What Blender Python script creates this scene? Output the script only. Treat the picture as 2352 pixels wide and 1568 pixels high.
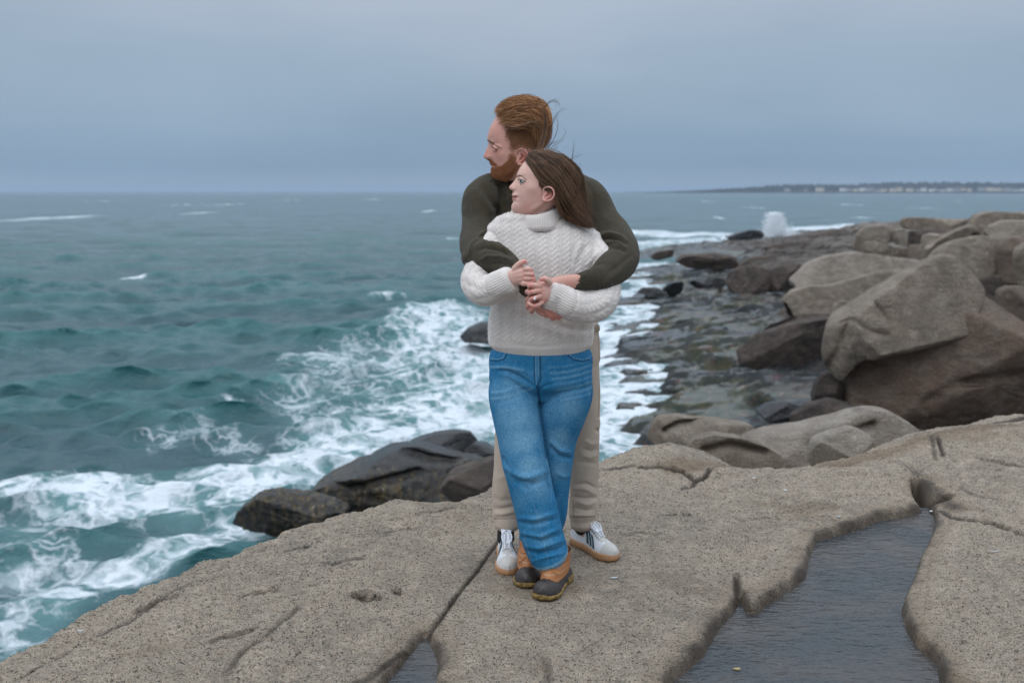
import bpy, bmesh, math, random
import numpy as np
from mathutils import Vector, Matrix
for _o in list(bpy.data.objects): bpy.data.objects.remove(_o)
SC = bpy.context.scene
COL = SC.collection
R = math.radians
# ------------------------------------------------------------------ camera
CAMH = 1.5
FPX = 35.0/36.0*2352.0
PITCH = math.atan((784-440)/FPX)
cam_d = bpy.data.cameras.new('camera'); cam = bpy.data.objects.new('camera', cam_d); COL.objects.link(cam)
cam.location = (0, 0, CAMH); cam.rotation_euler = (math.pi/2-PITCH, 0, 0)
cam_d.lens = 35; cam_d.sensor_width = 36; cam_d.clip_start = 0.05; cam_d.clip_end = 60000
cam_d.dof.use_dof = True; cam_d.dof.focus_distance = 3.72; cam_d.dof.aperture_fstop = 2.8
SC.camera = cam
# ------------------------------------------------------------------ exposure
SC.view_settings.view_transform = 'Standard'; SC.view_settings.look = 'None'
SC.view_settings.gamma = 1; SC.view_settings.use_curve_mapping = False
SC.view_settings.exposure = 0.0
# ------------------------------------------------------------------ overcast sky
def lin(r, g, b):
    return tuple(((c/255+0.055)/1.055)**2.4 if c/255 > .04045 else c/255/12.92 for c in (r, g, b)) + (1.0,)
W = bpy.data.worlds.new('World'); SC.world = W; W.use_nodes = True
nt = W.node_tree; nt.nodes.clear()
def wn(t, **kw):
    n = nt.nodes.new(t)
    for k, v in kw.items(): setattr(n, k, v)
    return n
_out = wn('ShaderNodeOutputWorld'); _bg = wn('ShaderNodeBackground')
_tc = wn('ShaderNodeTexCoord'); _sep = wn('ShaderNodeSeparateXYZ')
nt.links.new(_tc.outputs['Generated'], _sep.inputs[0])
_ramp = wn('ShaderNodeValToRGB')
_mr = wn('ShaderNodeMapRange'); _mr.inputs['From Min'].default_value = 0.0; _mr.inputs['From Max'].default_value = 1.0
# soft uneven cloud base: wobble the elevation by stretched noise
_map = wn('ShaderNodeMapping'); _map.inputs['Scale'].default_value = (2.0, 2.0, 7.0)
_no = wn('ShaderNodeTexNoise'); _no.inputs['Scale'].default_value = 1.6; _no.inputs['Detail'].default_value = 5
nt.links.new(_tc.outputs['Generated'], _map.inputs[0]); nt.links.new(_map.outputs[0], _no.inputs['Vector'])
_ma = wn('ShaderNodeMath', operation='MULTIPLY_ADD'); _ma.inputs[1].default_value = 0.13; _ma.inputs[2].default_value = -0.065
nt.links.new(_no.outputs['Fac'], _ma.inputs[0])
_mz = wn('ShaderNodeMath', operation='MULTIPLY'); nt.links.new(_ma.outputs[0], _mz.inputs[0])
_zz = wn('ShaderNodeMapRange'); _zz.inputs['From Max'].default_value = 0.12; nt.links.new(_sep.outputs['Z'], _zz.inputs['Value'])
nt.links.new(_zz.outputs[0], _mz.inputs[1])
_ad = wn('ShaderNodeMath', operation='ADD'); nt.links.new(_sep.outputs['Z'], _ad.inputs[0]); nt.links.new(_mz.outputs[0], _ad.inputs[1])
nt.links.new(_ad.outputs[0], _mr.inputs['Value']); nt.links.new(_mr.outputs[0], _ramp.inputs[0])
cr = _ramp.color_ramp
STOPS = [(0.0, lin(148,166,185)), (0.006, lin(146,166,186)), (0.024, lin(134,159,182)), (0.05, lin(141,165,187)), (0.085, lin(152,173,193)), (0.13, lin(160,179,198)),
         (0.18, lin(172,186,203)), (0.24, lin(178,190,205)), (0.34, lin(186,197,209))]
cr.elements[0].position = 0.0; cr.elements[0].color = STOPS[0][1]
cr.elements[1].position = STOPS[-1][0]; cr.elements[1].color = STOPS[-1][1]
for p, c in STOPS[1:-1]:
    e = cr.elements.new(p); e.color = c
# zenith of an overcast sky is about three times brighter than its horizon
_zb = wn('ShaderNodeMapRange'); _zb.inputs['From Min'].default_value = 0.28; _zb.inputs['From Max'].default_value = 0.85
_zb.inputs['To Min'].default_value = 1.0; _zb.inputs['To Max'].default_value = 3.1; nt.links.new(_sep.outputs['Z'], _zb.inputs['Value'])
_no2 = wn('ShaderNodeTexNoise'); _no2.inputs['Scale'].default_value = 1.3; _no2.inputs['Detail'].default_value = 6; _no2.inputs['Roughness'].default_value = .55
nt.links.new(_map.outputs[0], _no2.inputs['Vector'])
_v2 = wn('ShaderNodeMapRange'); _v2.inputs['To Min'].default_value = 0.86; _v2.inputs['To Max'].default_value = 1.13; nt.links.new(_no2.outputs['Fac'], _v2.inputs['Value'])
_mm = wn('ShaderNodeMath', operation='MULTIPLY'); nt.links.new(_zb.outputs[0], _mm.inputs[0]); nt.links.new(_v2.outputs[0], _mm.inputs[1])
nt.links.new(_ramp.outputs[0], _bg.inputs['Color']); nt.links.new(_mm.outputs[0], _bg.inputs['Strength'])
nt.links.new(_bg.outputs[0], _out.inputs[0])
# ------------------------------------------------------------------ soft sun behind the cloud
sd = bpy.data.lights.new('sun', 'SUN'); sd.energy = 0.75; sd.angle = R(35); sd.color = (1.0, 0.95, 0.9)
so = bpy.data.objects.new('sun', sd); COL.objects.link(so); so.rotation_euler = (R(32), R(-22), 0); so.location = (-3, -3, 9)
# ------------------------------------------------------------------ pixel <-> world (pixels of a 2352x1568 view)
cP, sP = math.cos(PITCH), math.sin(PITCH)
def ray(u, v):
    a = (784-v)/FPX
    return (u-1176)/FPX, cP+a*sP, -sP+a*cP
def P(u, v, Y):
    x, y, z = ray(u, v); k = Y/y
    return np.array((x*k, Y, CAMH+z*k))
def G(u, v, z0=0.0):
    x, y, z = ray(u, v); k = (z0-CAMH)/z
    return np.array((x*k, y*k))
def M1(Y, z=1.0):          # metres per pixel at a place
    return (Y*cP-(z-CAMH)*sP)/FPX
def UV(p):                 # world -> pixels
    x = p[..., 0]; y = p[..., 1]; z = p[..., 2]-CAMH
    d = y*cP-z*sP; h = y*sP+z*cP
    return 1176+FPX*x/d, 784-FPX*h/d
# ------------------------------------------------------------------ numpy noise
_rs = np.random.RandomState(7); _perm = np.concatenate([_rs.permutation(256)]*3).astype(np.int32)
_gr = _rs.normal(size=(256, 3)); _gr /= np.linalg.norm(_gr, axis=1)[:, None]
def pnoise(p):
    p = np.asarray(p, dtype=np.float64)
    i = np.floor(p).astype(np.int64); f = p-i; i &= 255
    w = f*f*f*(f*(f*6-15)+10); out = np.zeros(len(p))
    for dx in (0, 1):
        for dy in (0, 1):
            for dz in (0, 1):
                h = _perm[_perm[_perm[(i[:, 0]+dx) & 255]+((i[:, 1]+dy) & 255)]+((i[:, 2]+dz) & 255)]
                g = _gr[h]; d = (f[:, 0]-dx)*g[:, 0]+(f[:, 1]-dy)*g[:, 1]+(f[:, 2]-dz)*g[:, 2]
                out += d*(w[:, 0] if dx else 1-w[:, 0])*(w[:, 1] if dy else 1-w[:, 1])*(w[:, 2] if dz else 1-w[:, 2])
    return out*1.5
def fbm(p, octv=4, gain=.5, ridge=False):
    a = 1.0; s = 0.0; t = 0.0; p = np.asarray(p, dtype=np.float64)
    for k in range(octv):
        n = pnoise(p+17.3*k)
        if ridge: n = 1-2*np.abs(n)
        s = s+a*n; t += a; a *= gain; p = p*2.03
    return s/t
def sm(a, b, x):
    t = np.clip((x-a)/(b-a), 0, 1); return t*t*(3-2*t)
def pl_dist(X, Y, pts, closed=False):
    """distance to a polyline, signed side, and arc parameter"""
    pts = np.asarray(pts, float)
    if closed: pts = np.vstack([pts, pts[:1]])
    best = np.full(X.shape, 1e9); side = np.zeros(X.shape); arc = np.zeros(X.shape)
    L = np.concatenate([[0], np.cumsum(np.linalg.norm(np.diff(pts, axis=0), axis=1))])
    for k in range(len(pts)-1):
        a = pts[k]; d = pts[k+1]-a; ll = d@d+1e-12
        t = np.clip(((X-a[0])*d[0]+(Y-a[1])*d[1])/ll, 0, 1)
        ex = X-a[0]-t*d[0]; ey = Y-a[1]-t*d[1]; e = np.hypot(ex, ey)
        m = e < best; best = np.where(m, e, best)
        side = np.where(m, np.sign(d[0]*(Y-a[1])-d[1]*(X-a[0])), side); arc = np.where(m, (L[k]+t*math.sqrt(ll))/L[-1], arc)
    return best, side, arc
def inside(X, Y, pts):
    c = np.zeros(X.shape, bool); n = len(pts); j = n-1
    for i in range(n):
        xi, yi = pts[i]; xj, yj = pts[j]
        if yi != yj: c ^= ((yi > Y) != (yj > Y)) & (X < (xj-xi)*(Y-yi)/(yj-yi)+xi)
        j = i
    return c
# ------------------------------------------------------------------ objects and materials
def tag(o, label=None, cat=None, group=None, kind=None):
    if label: o['label'] = label
    if cat: o['category'] = cat
    if group: o['group'] = group
    if kind: o['kind'] = kind
    return o
def empty(name, loc, label, cat, group=None):
    o = bpy.data.objects.new(name, None); COL.objects.link(o); o.location = [float(c) for c in loc]; o.empty_display_size = .1
    return tag(o, label, cat, group)
def mesh_np(name, V, F, mat=None, parent=None, smooth=True, attrs=None):
    """V (n,3) in world space; F (m,k) int array or list of such arrays"""
    me = bpy.data.meshes.new(name); V = np.asarray(V, dtype=np.float32)
    if parent is not None:
        V = V-np.array(parent_world(parent), dtype=np.float32)
    if not isinstance(F, (list, tuple)): F = [F]
    F = [np.asarray(f, dtype=np.int32) for f in F if len(f)]
    nl = sum(f.size for f in F); npoly = sum(len(f) for f in F)
    me.vertices.add(len(V)); me.vertices.foreach_set('co', V.ravel())
    me.loops.add(nl); me.polygons.add(npoly)
    me.loops.foreach_set('vertex_index', np.concatenate([f.ravel() for f in F]))
    tot = np.concatenate([np.full(len(f), f.shape[1], np.int32) for f in F]); st = np.concatenate([[0], np.cumsum(tot)[:-1]]).astype(np.int32)
    me.polygons.foreach_set('loop_start', st)
    try: me.polygons.foreach_set('loop_total', tot)
    except Exception: pass
    me.update(calc_edges=True); me.validate()
    if smooth: me.polygons.foreach_set('use_smooth', np.ones(len(me.polygons), bool))
    for k, a in (attrs or {}).items():
        a = np.asarray(a, np.float32)
        if a.ndim == 1:
            at = me.attributes.new(k, 'FLOAT', 'POINT'); at.data.foreach_set('value', a)
        elif a.shape[1] == 3:
            at = me.attributes.new(k, 'FLOAT_VECTOR', 'POINT'); at.data.foreach_set('vector', a.ravel())
    o = bpy.data.objects.new(name, me); COL.objects.link(o)
    if mat: me.materials.append(mat)
    if parent is not None: o.parent = parent
    return o
def parent_world(p):
    v = Vector((0, 0, 0))
    while p is not None: v = v+p.location; p = p.parent
    return v
def grid_faces(nr, nc, wrap=False):
    i = np.arange(nr-1)[:, None]; j = np.arange(nc if wrap else nc-1)[None, :]; j2 = (j+1) % nc
    a = i*nc+j; b = i*nc+j2; c = (i+1)*nc+j2; d = (i+1)*nc+j
    return np.stack([a, b, c, d], -1).reshape(-1, 4)
class NB:
    """small node-building helper"""
    def __init__(s, name):
        s.m = bpy.data.materials.new(name); s.m.use_nodes = True; s.t = s.m.node_tree; s.t.nodes.clear()
        s.out = s.t.nodes.new('ShaderNodeOutputMaterial'); s.b = s.t.nodes.new('ShaderNodeBsdfPrincipled'); s.t.links.new(s.b.outputs[0], s.out.inputs[0])
    def n(s, t, ins=None, **kw):
        n = s.t.nodes.new(t)
        for k, v in kw.items(): setattr(n, k, v)
        for k, v in (ins or {}).items(): s.set(n.inputs[k], v)
        return n
    def set(s, inp, v):
        if hasattr(v, 'is_output') or isinstance(v, bpy.types.NodeSocket): s.t.links.new(v, inp)
        elif v is not None:
            try: inp.default_value = v
            except Exception:
                inp.default_value = tuple(v)[:3]
    def math(s, op, a, b=None, c=None, clamp=False):
        n = s.t.nodes.new('ShaderNodeMath'); n.operation = op; n.use_clamp = clamp; s.set(n.inputs[0], a)
        if b is not None: s.set(n.inputs[1], b)
        if c is not None: s.set(n.inputs[2], c)
        return n.outputs[0]
    def pos(s): return s.n('ShaderNodeNewGeometry').outputs['Position']
    def scale(s, vec, sc, rot=None):
        n = s.n('ShaderNodeMapping', {'Vector': vec, 'Scale': sc if isinstance(sc, tuple) else (sc,)*3})
        if rot: n.inputs['Rotation'].default_value = rot
        return n.outputs[0]
    def noise(s, vec, scale, detail=4, rough=.5, dist=0.0):
        return s.n('ShaderNodeTexNoise', {'Vector': vec, 'Scale': scale, 'Detail': detail, 'Roughness': rough, 'Distortion': dist})
    def voro(s, vec, scale, feature='F1', rnd=1.0):
        return s.n('ShaderNodeTexVoronoi', {'Vector': vec, 'Scale': scale, 'Randomness': rnd}, feature=feature)
    def ramp(s, fac, stops, interp='LINEAR'):
        n = s.n('ShaderNodeValToRGB', {'Fac': fac}); c = n.color_ramp; c.interpolation = interp
        while len(c.elements) < len(stops): c.elements.new(0.5)
        for e, (p, col) in zip(c.elements, stops):
            e.position = p; e.color = (col, col, col, 1) if isinstance(col, (int, float)) else (tuple(col)+(1,))[:4]
        return n.outputs[0]
    def mr(s, v, a, b, c=0.0, d=1.0, smooth=False):
        n = s.n('ShaderNodeMapRange', {'Value': v, 'From Min': a, 'From Max': b, 'To Min': c, 'To Max': d})
        if smooth: n.interpolation_type = 'SMOOTHSTEP'
        return n.outputs[0]
    def mix(s, f, a, b, mode='MIX'):
        n = s.n('ShaderNodeMix', data_type='RGBA', blend_type=mode)
        s.set(n.inputs[0], f); s.set(n.inputs[6], a if not isinstance(a, tuple) else (a+(1,))[:4]); s.set(n.inputs[7], b if not isinstance(b, tuple) else (b+(1,))[:4])
        return n.outputs[2]
    def attr(s, name, out='Fac'): return s.n('ShaderNodeAttribute', attribute_name=name).outputs[out]
    def bump(s, h, strength=1.0, dist=0.01, normal=None):
        n = s.n('ShaderNodeBump', {'Height': h, 'Strength': strength, 'Distance': dist})
        if normal is not None: s.set(n.inputs['Normal'], normal)
        return n.outputs[0]
    def done(s, color=None, rough=None, normal=None, **kw):
        if color is not None: s.set(s.b.inputs['Base Color'], color if not isinstance(color, tuple) else (color+(1,))[:4])
        if rough is not None: s.set(s.b.inputs['Roughness'], rough)
        if normal is not None: s.set(s.b.inputs['Normal'], normal)
        for k, v in kw.items(): s.set(s.b.inputs[k.replace('_', ' ')], v)
        return s.m
def plain(name, col, rough=.6, **kw):
    b = NB(name); return b.done(col, rough, **kw)
# ================================================================== materials of the place
def granite(name, base, dark, light, scale=1.0, wet=False, rough=.85, fine=True):
    b = NB(name); p = b.pos()
    big = b.noise(p, 1.1*scale, 5, .6); mid = b.noise(p, 9*scale, 5, .65)
    col = b.mix(b.mr(big.outputs[0], .35, .65, smooth=True), dark, base)
    col = b.mix(b.mr(mid.outputs[0], .42, .68), col, light)
    if fine:
        pw_ = b.n('ShaderNodeVectorMath', {0: p, 1: b.n('ShaderNodeVectorMath', {0: b.noise(p, 40, 3, .6).outputs['Color'], 1: (.02, .02, .02)}, operation='MULTIPLY').outputs[0]}, operation='ADD').outputs[0]
        gr = b.noise(p, 300, 3, .8); v = b.voro(pw_, 215)
        spk = b.ramp(gr.outputs[0], [(0.28, .05), (0.43, .66), (0.55, 1.08), (0.72, 1.95)])
        fl = b.noise(b.scale(p, (1, 3.2, 1), (0, 0, R(-26))), 26, 6, .72, .3); col = b.mix(b.mr(fl.outputs[0], .54, .66, 0, .72), col, (.06, .046, .037)); col = b.mix(b.mr(fl.outputs[0], .42, .30, 0, .4), col, (.40, .34, .27))
        col = b.mix(1.0, col, spk, 'MULTIPLY')
        cell = b.n('ShaderNodeSeparateColor', {'Color': v.outputs['Color']})
        col = b.mix(b.math('MULTIPLY', b.math('GREATER_THAN', cell.outputs[0], .84), .75), col, (.035, .028, .024))
        col = b.mix(b.math('MULTIPLY', b.math('GREATER_THAN', cell.outputs[1], .87), .45), col, (.50, .45, .40))
        col = b.mix(b.math('MULTIPLY', b.math('GREATER_THAN', cell.outputs[2], .9), .45), col, (.42, .27, .19))
    w = b.attr('wet'); st = b.attr('stain')  # wet holds pool damp plus crack shade put into the colour
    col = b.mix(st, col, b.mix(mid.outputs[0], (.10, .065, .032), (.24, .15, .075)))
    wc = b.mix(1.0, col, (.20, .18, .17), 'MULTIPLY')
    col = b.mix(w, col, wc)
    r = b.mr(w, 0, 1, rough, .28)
    h = b.math('ADD', b.math('MULTIPLY', fl.outputs[0] if fine else b.noise(p, 28, 6, .7).outputs[0], 1.3), b.math('MULTIPLY', b.noise(p, 150, 3, .6).outputs[0], .35))
    return b.done(col, r, b.bump(h, 1.0, .022 if fine else .05), Specular_IOR_Level=.35)
def boulder_mat(name, a, c, d, wet=0.0, kelp=0.0):
    b = NB(name); p = b.pos()
    n1 = b.noise(p, .9, 6, .6, .6); n2 = b.noise(p, 4.5, 6, .65)
    col = b.mix(b.mr(n1.outputs[0], .36, .62, smooth=True), a, c); col = b.mix(b.mr(n2.outputs[0], .45, .7), col, d)
    st = b.noise(b.scale(p, (1.2, 1.2, 5)), 2.2, 5, .6); col = b.mix(b.mr(st.outputs[0], .55, .72, 0, .55), col, tuple(x*.35 for x in a))
    gr = b.noise(p, 60, 3, .8); col = b.mix(1.0, col, b.ramp(gr.outputs[0], [(.3, .6), (.7, 1.35)]), 'MULTIPLY')
    r = .85
    if wet:
        wm = b.mr(b.noise(p, 1.7, 4).outputs[0], .3, .5, .6, 1); col = b.mix(wm, col, b.mix(1.0, col, (.35, .35, .37), 'MULTIPLY')); r = b.mr(wm, .6, 1, .42, .2)
    if kelp:
        km = b.attr('kelp'); kn = b.noise(b.scale(p, (4.5, 4.5, 1.1)), 3, 6, .7, .5)
        kc = b.ramp(kn.outputs[0], [(.42, (.005, .004, .003)), (.53, (.024, .015, .006)), (.63, (.10, .062, .010)), (.74, (.32, .34, .36))])
        col = b.mix(km, col, kc); r = b.math('MAXIMUM', r, b.math('MULTIPLY', km, .45))
    h = b.math('ADD', b.noise(p, 6, 8, .65).outputs[0], b.math('MULTIPLY', b.noise(b.scale(p, (1, 1, 3)), 22, 5, .7).outputs[0], .3))
    return b.done(col, r, b.bump(h, .5 if wet else .95, .12), Specular_IOR_Level=.6 if wet else .35)
M_GRAN = granite('foreground_granite', (.475, .385, .292), (.350, .292, .230), (.57, .465, .355))
M_BOULD = boulder_mat('boulder_granite', (.185, .150, .116), (.24, .190, .146), (.33, .275, .22))
M_BOULD_RED = boulder_mat('reddish_boulder_granite', (.130, .098, .076), (.175, .117, .085), (.215, .17, .135))
M_PALE = boulder_mat('pale_boulder_granite', (.24, .20, .16), (.30, .25, .205), (.37, .32, .27))
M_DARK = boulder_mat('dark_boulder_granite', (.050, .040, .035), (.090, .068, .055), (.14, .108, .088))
M_WET = boulder_mat('wet_black_rock', (.010, .011, .013), (.020, .020, .022), (.04, .036, .036), wet=1, kelp=1)
# ================================================================== foreground rock
EDGE_PX = [(-900, 1800), (-400, 1640), (0, 1472), (90, 1428), (150, 1396), (210, 1362), (310, 1318), (420, 1278), (470, 1250), (510, 1247), (590, 1214), (625, 1204), (662, 1186), (690, 1178), (735, 1165), (800, 1152), (850, 1138),
           (905, 1121), (935, 1119), (1000, 1122), (1060, 1114), (1110, 1098), (1140, 1080), (1250, 1062), (1375, 1040), (1430, 1026), (1490, 1006), (1525, 1001), (1560, 1003), (1600, 1012), (1650, 1032), (1700, 1047), (1780, 1047), (1900, 1038), (1960, 1028),
           (2020, 1008), (2060, 988), (2100, 976), (2150, 966), (2220, 950), (2290, 934), (2352, 932), (2700, 888), (3300, 860)]
EDGE = np.array([G(u, v, 0) for u, v in EDGE_PX])
POOL_PX = [(2122, 1178), (2075, 1188), (2021, 1197), (1975, 1215), (1942, 1226), (1905, 1238), (1880, 1243), (1868, 1262), (1860, 1290), (1850, 1325), (1832, 1345), (1814, 1358), (1785, 1378), (1757, 1395), (1735, 1411), (1718, 1410), (1708, 1400), (1702, 1385), (1697, 1395), (1669, 1426),
           (1640, 1468), (1615, 1510), (1580, 1540), (1537, 1576), (1500, 1700), (2170, 1700), (2165, 1600), (2158, 1560), (2150, 1530), (2122, 1505), (2092, 1475), (2078, 1450), (2068, 1400), (2080, 1368), (2094, 1340), (2105, 1300), (2122, 1268), (2135, 1237), (2146, 1200), (2140, 1180)]
POOL = np.array([G(u, v, -.05) for u, v in POOL_PX])
POOL2_PX = [(975, 1467), (958, 1490), (930, 1522), (885, 1575), (850, 1650), (1010, 1650), (1003, 1575), (1004, 1525), (992, 1495)]
POOL2 = np.array([G(u, v, -.035) for u, v in POOL2_PX])
def gl(pts): return np.array([G(u, v, 0) for u, v in pts])
CRACKS = [
    (gl([(640, 1262), (680, 1255), (720, 1248)]), .008, .03, .008), (gl([(300, 1392), (360, 1372), (420, 1368)]), .008, .02, .006), (gl([(720, 1300), (790, 1290), (850, 1282)]), .007, .016, .006), (gl([(540, 1380), (600, 1362), (650, 1352)]), .008, .018, .006),
    (gl([(470, 1480), (540, 1462), (600, 1440)]), .008, .022, .007), (gl([(960, 1180), (1010, 1172), (1060, 1160)]), .007, .018, .006), (gl([(880, 1225), (930, 1212), (975, 1205)]), .007, .016, .005), (gl([(1420, 1230), (1470, 1222), (1530, 1226)]), .006, .012, .004),
    (gl([(1500, 1180), (1560, 1176), (1610, 1182)]), .006, .012, .004), (gl([(1700, 1190), (1760, 1184), (1800, 1190)]), .006, .012, .004), (gl([(2230, 1060), (2290, 1066), (2352, 1082)]), .008, .02, .006), (gl([(2200, 1120), (2240, 1140), (2300, 1150)]), .007, .015, .005), (gl([(1240, 1500), (1260, 1540), (1250, 1600)]), .006, .014, .005), # polyline, width, depth, step across it
    (gl([(1180, 1200), (1120, 1277), (1090, 1320), (1068, 1345), (1050, 1367), (1010, 1422), (985, 1452), (960, 1475), (915, 1497), (880, 1528), (850, 1556), (790, 1580)]), .0075, .045, .020),
    (gl([(600, 1238), (575, 1250), (540, 1268), (500, 1292), (470, 1308), (430, 1330)]), .017, .06, .022),
    (gl([(430, 1330), (350, 1377), (290, 1425), (215, 1462)]), .022, .025, .010),
    (gl([(232, 1456), (215, 1462), (180, 1472), (140, 1494), (100, 1510)]), .017, .07, .03),
    (gl([(100, 1510), (60, 1535), (20, 1560), (-60, 1600)]), .018, .035, .012), (gl([(40, 1547), (15, 1564), (-10, 1580)]), .012, .04, .01),
    (gl([(700, 1384), (660, 1420), (620, 1452), (560, 1500), (515, 1560)]), .010, .022, .008),
    (gl([(800, 1372), (830, 1371), (860, 1374), (877, 1380)]), .010, .06, .03),
    (gl([(911, 1345), (914, 1370)]), .012, .08, 0),
    (gl([(1690, 1312), (1693, 1340), (1697, 1385), (1700, 1400)]), .013, .07, .01),
    (gl([(2100, 1100), (2112, 1122), (2122, 1142), (2135, 1160), (2142, 1180)]), .030, .20, .05),
    (gl([(2122, 1142), (2150, 1150), (2185, 1140)]), .020, .09, .03),
    (gl([(2138, 1166), (2160, 1172), (2190, 1190), (2241, 1197), (2290, 1203), (2320, 1216), (2352, 1230), (2450, 1270)]), .014, .05, .015),
    (gl([(2109, 1100), (2100, 1085), (2080, 1072), (2040, 1058)]), .03, .02, .02),
    (gl([(1376, 1080), (1450, 1077), (1530, 1080), (1575, 1088), (1599, 1098), (1622, 1090), (1645, 1075)]), .016, .03, .012),
    (gl([(1599, 1098), (1590, 1108), (1565, 1122)]), .016, .03, .01),
    (gl([(2134, 1000), (2142, 1030), (2150, 1070)]), .012, .02, 0), (gl([(2150, 1015), (2162, 1045), (2166, 1060)]), .008, .03, 0),
    (gl([(2080, 992), (2160, 975), (2250, 970), (2330, 958), (2400, 955)]), .03, .05, .05),
    (gl([(2250, 985), (2300, 980), (2352, 975)]), .012, .03, .0),
    (gl([(1380, 1555), (1330, 1480), (1300, 1440)]), .006, .004, .0),
]
def fore_height(X, Y):
    sh = X.shape; Xf = X.ravel(); Yf = Y.ravel()
    p3 = np.stack([Xf, Yf, np.zeros_like(Xf)], 1)
    # uneven broad form
    z = .022*fbm(p3*.7+3, 3)+.018*fbm(p3*2.1+9, 4)
    zr = fbm(p3*np.array([3.0, 6.5, 1])+5, 4, .55, True); z = z+.007*zr
    # flaky layered texture, seams running with the grain of the stone
    c, s = math.cos(.5), math.sin(.5); q = np.stack([Xf*c+Yf*s, (-Xf*s+Yf*c)*3.2, 0*Xf], 1)
    fl = fbm(q*4.5, 5, .6); z = z+.016*np.abs(fl)+.006*np.minimum(0, fbm(q*9+4, 4, .6)+.12)*3
    z = z-.012*np.clip(fbm(q*6.5+30, 4, .55, True)-.55, 0, 1)*3.5
    z = z+.022*(np.abs(fbm(p3*5.5+60, 5, .6))-.1)
    fl2 = fbm(q*3+50, 4, .5)*3; fr2 = fl2-np.floor(fl2); z = z+.010*(sm(.75, 1.0, fr2)-fr2)*sm(-.3, .3, fbm(p3*1.2+70, 2))
    flat = sm(.9, .3, np.hypot(Xf-.15, Yf-3.85)); z = z*(1-.75*flat)
    # low hump beyond the man's feet, hollow on the right crest, raised layered slab far right
    def bumpf(u, v, sx, sy, h, z0=0):
        g = G(u, v, z0); return h*np.exp(-((Xf-g[0])/sx)**2-((Yf-g[1])/sy)**2)
    z = z+bumpf(1500, 1045, .38, .35, .05)+bumpf(1850, 1090, .6, .35, .04)+bumpf(2300, 1020, .8, .5, .06)
    z = z-bumpf(1790, 1062, .42, .16, .07)-bumpf(1620, 1105, .10, .3, .03)
    z = z+bumpf(870, 1362, .13, .06, .02)-bumpf(905, 1350, .05, .05, .02)
    g = G(1180, 1260)
    z = z-.012*sm(0, 3.2, -(Xf+.9)-.15*(Yf-3.5))   # left flank slopes to the sea
    jit = .035*fbm(p3*3.5+1, 4, .6)
    for pts, w, dep, step in CRACKS:
        d, side, arc = pl_dist(Xf, Yf, pts); jw = w*(1+.9*jit/.035*.5)*np.sqrt(np.clip(np.sin(np.pi*np.clip(arc, .03, .97)), .05, 1))
        d2 = np.abs(d+jit*.25)
        z = z-dep*np.exp(-(d2/np.maximum(jw, .003))**2)*np.sqrt(np.clip(np.sin(np.pi*np.clip(arc, .02, .98)), 0, 1))
        z = z+step*np.exp(-d/.10)*side*.5*sm(0, .012, d)*np.clip(np.sin(np.pi*arc), 0, 1)
    wet = np.zeros_like(z); stain = np.zeros_like(z); crack_shade = np.zeros_like(z)
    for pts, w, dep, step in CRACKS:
        d, _, arc = pl_dist(Xf, Yf, pts); crack_shade = np.maximum(crack_shade, min(1, dep*34)*sm(max(w, .013)*1.5, max(w, .013)*.5, np.abs(d+jit*.25)+.004*pnoise(p3*30))*np.clip(np.sin(np.pi*np.clip(arc, .02, .98))*3, 0, 1))  # shade in each crack painted as a darker band along it
    for poly, lvl, dep, bw in ((POOL, -.05, .16, .05), (POOL2, -.035, .12, .05)):
        d, _, _ = pl_dist(Xf, Yf, poly, True); ins = inside(Xf, Yf, poly); sd = np.where(ins, d, -d)+jit*.5
        near = sm(-.25, .0, sd); z = z*(1-.7*near)
        z = z-(abs(lvl)+.015)*sm(-.022, .008, sd)-.006*sm(-.10, -.01, sd)-dep*sm(0.0, .45, sd)
        nn = fbm(p3*9+2, 3, .6)
        wet = np.maximum(wet, sm(-.045, -.004, sd+.05*nn)*(.75+.25*nn)); stain = np.maximum(stain, .3*sm(-.12, -.03, sd+.05*nn)*sm(.3, -.1, sd))
    for k in (13, 23, 25, 24, 14, 16): # shade inside the main cracks, painted darker through wet
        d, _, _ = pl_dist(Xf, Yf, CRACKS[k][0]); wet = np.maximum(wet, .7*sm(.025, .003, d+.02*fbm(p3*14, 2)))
    d, _, arc = pl_dist(Xf, Yf, gl([(1560, 1075), (1660, 1058), (1760, 1062), (1900, 1052), (2050, 1030), (2150, 1012), (2300, 985)]))
    stain = np.maximum(stain, .6*sm(.20, .02, d+.12*fbm(p3*5, 4, .6)))
    d, _, _ = pl_dist(Xf, Yf, gl([(2120, 1110), (2150, 1140), (2190, 1165)])); stain = np.maximum(stain, .45*sm(.14, .02, d+.08*fbm(p3*8, 3))); wet = np.maximum(wet, .8*sm(.07, .0, d+.05*fbm(p3*8, 3)))  # brown stain, and the hollow's shade painted dark through wet
    d, _, _ = pl_dist(Xf, Yf, gl([(2072, 1420), (2095, 1480), (2150, 1530), (2200, 1560)])); stain = np.maximum(stain, .6*sm(.12, .02, d+.08*fbm(p3*8, 3)))
    stain = np.maximum(stain, .35*sm(.12, .4, fbm(p3*1.8+40, 5, .6)))
    wet = np.maximum(wet, crack_shade*.95)  # painted crack shade joins the pool damp in this mask
    # the edge
    d, side, _ = pl_dist(Xf, Yf, EDGE); sd = np.where(side > 0, d, -d)+.06*fbm(p3*3+8, 4, .6)*1.0
    deep = sm(-1.0, 2.4, Xf-0.2*Yf); full = 5.0-3.3*deep
    z = z-.07*sm(-.45, .0, sd)**2-np.minimum(full, np.maximum(0, sd)*1.25+.35*sm(0, .25, sd))
    z = z+.10*fbm(p3*1.6+11, 4)*sm(.1, .8, sd)
    return z.reshape(sh), wet.reshape(sh), stain.reshape(sh)
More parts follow.
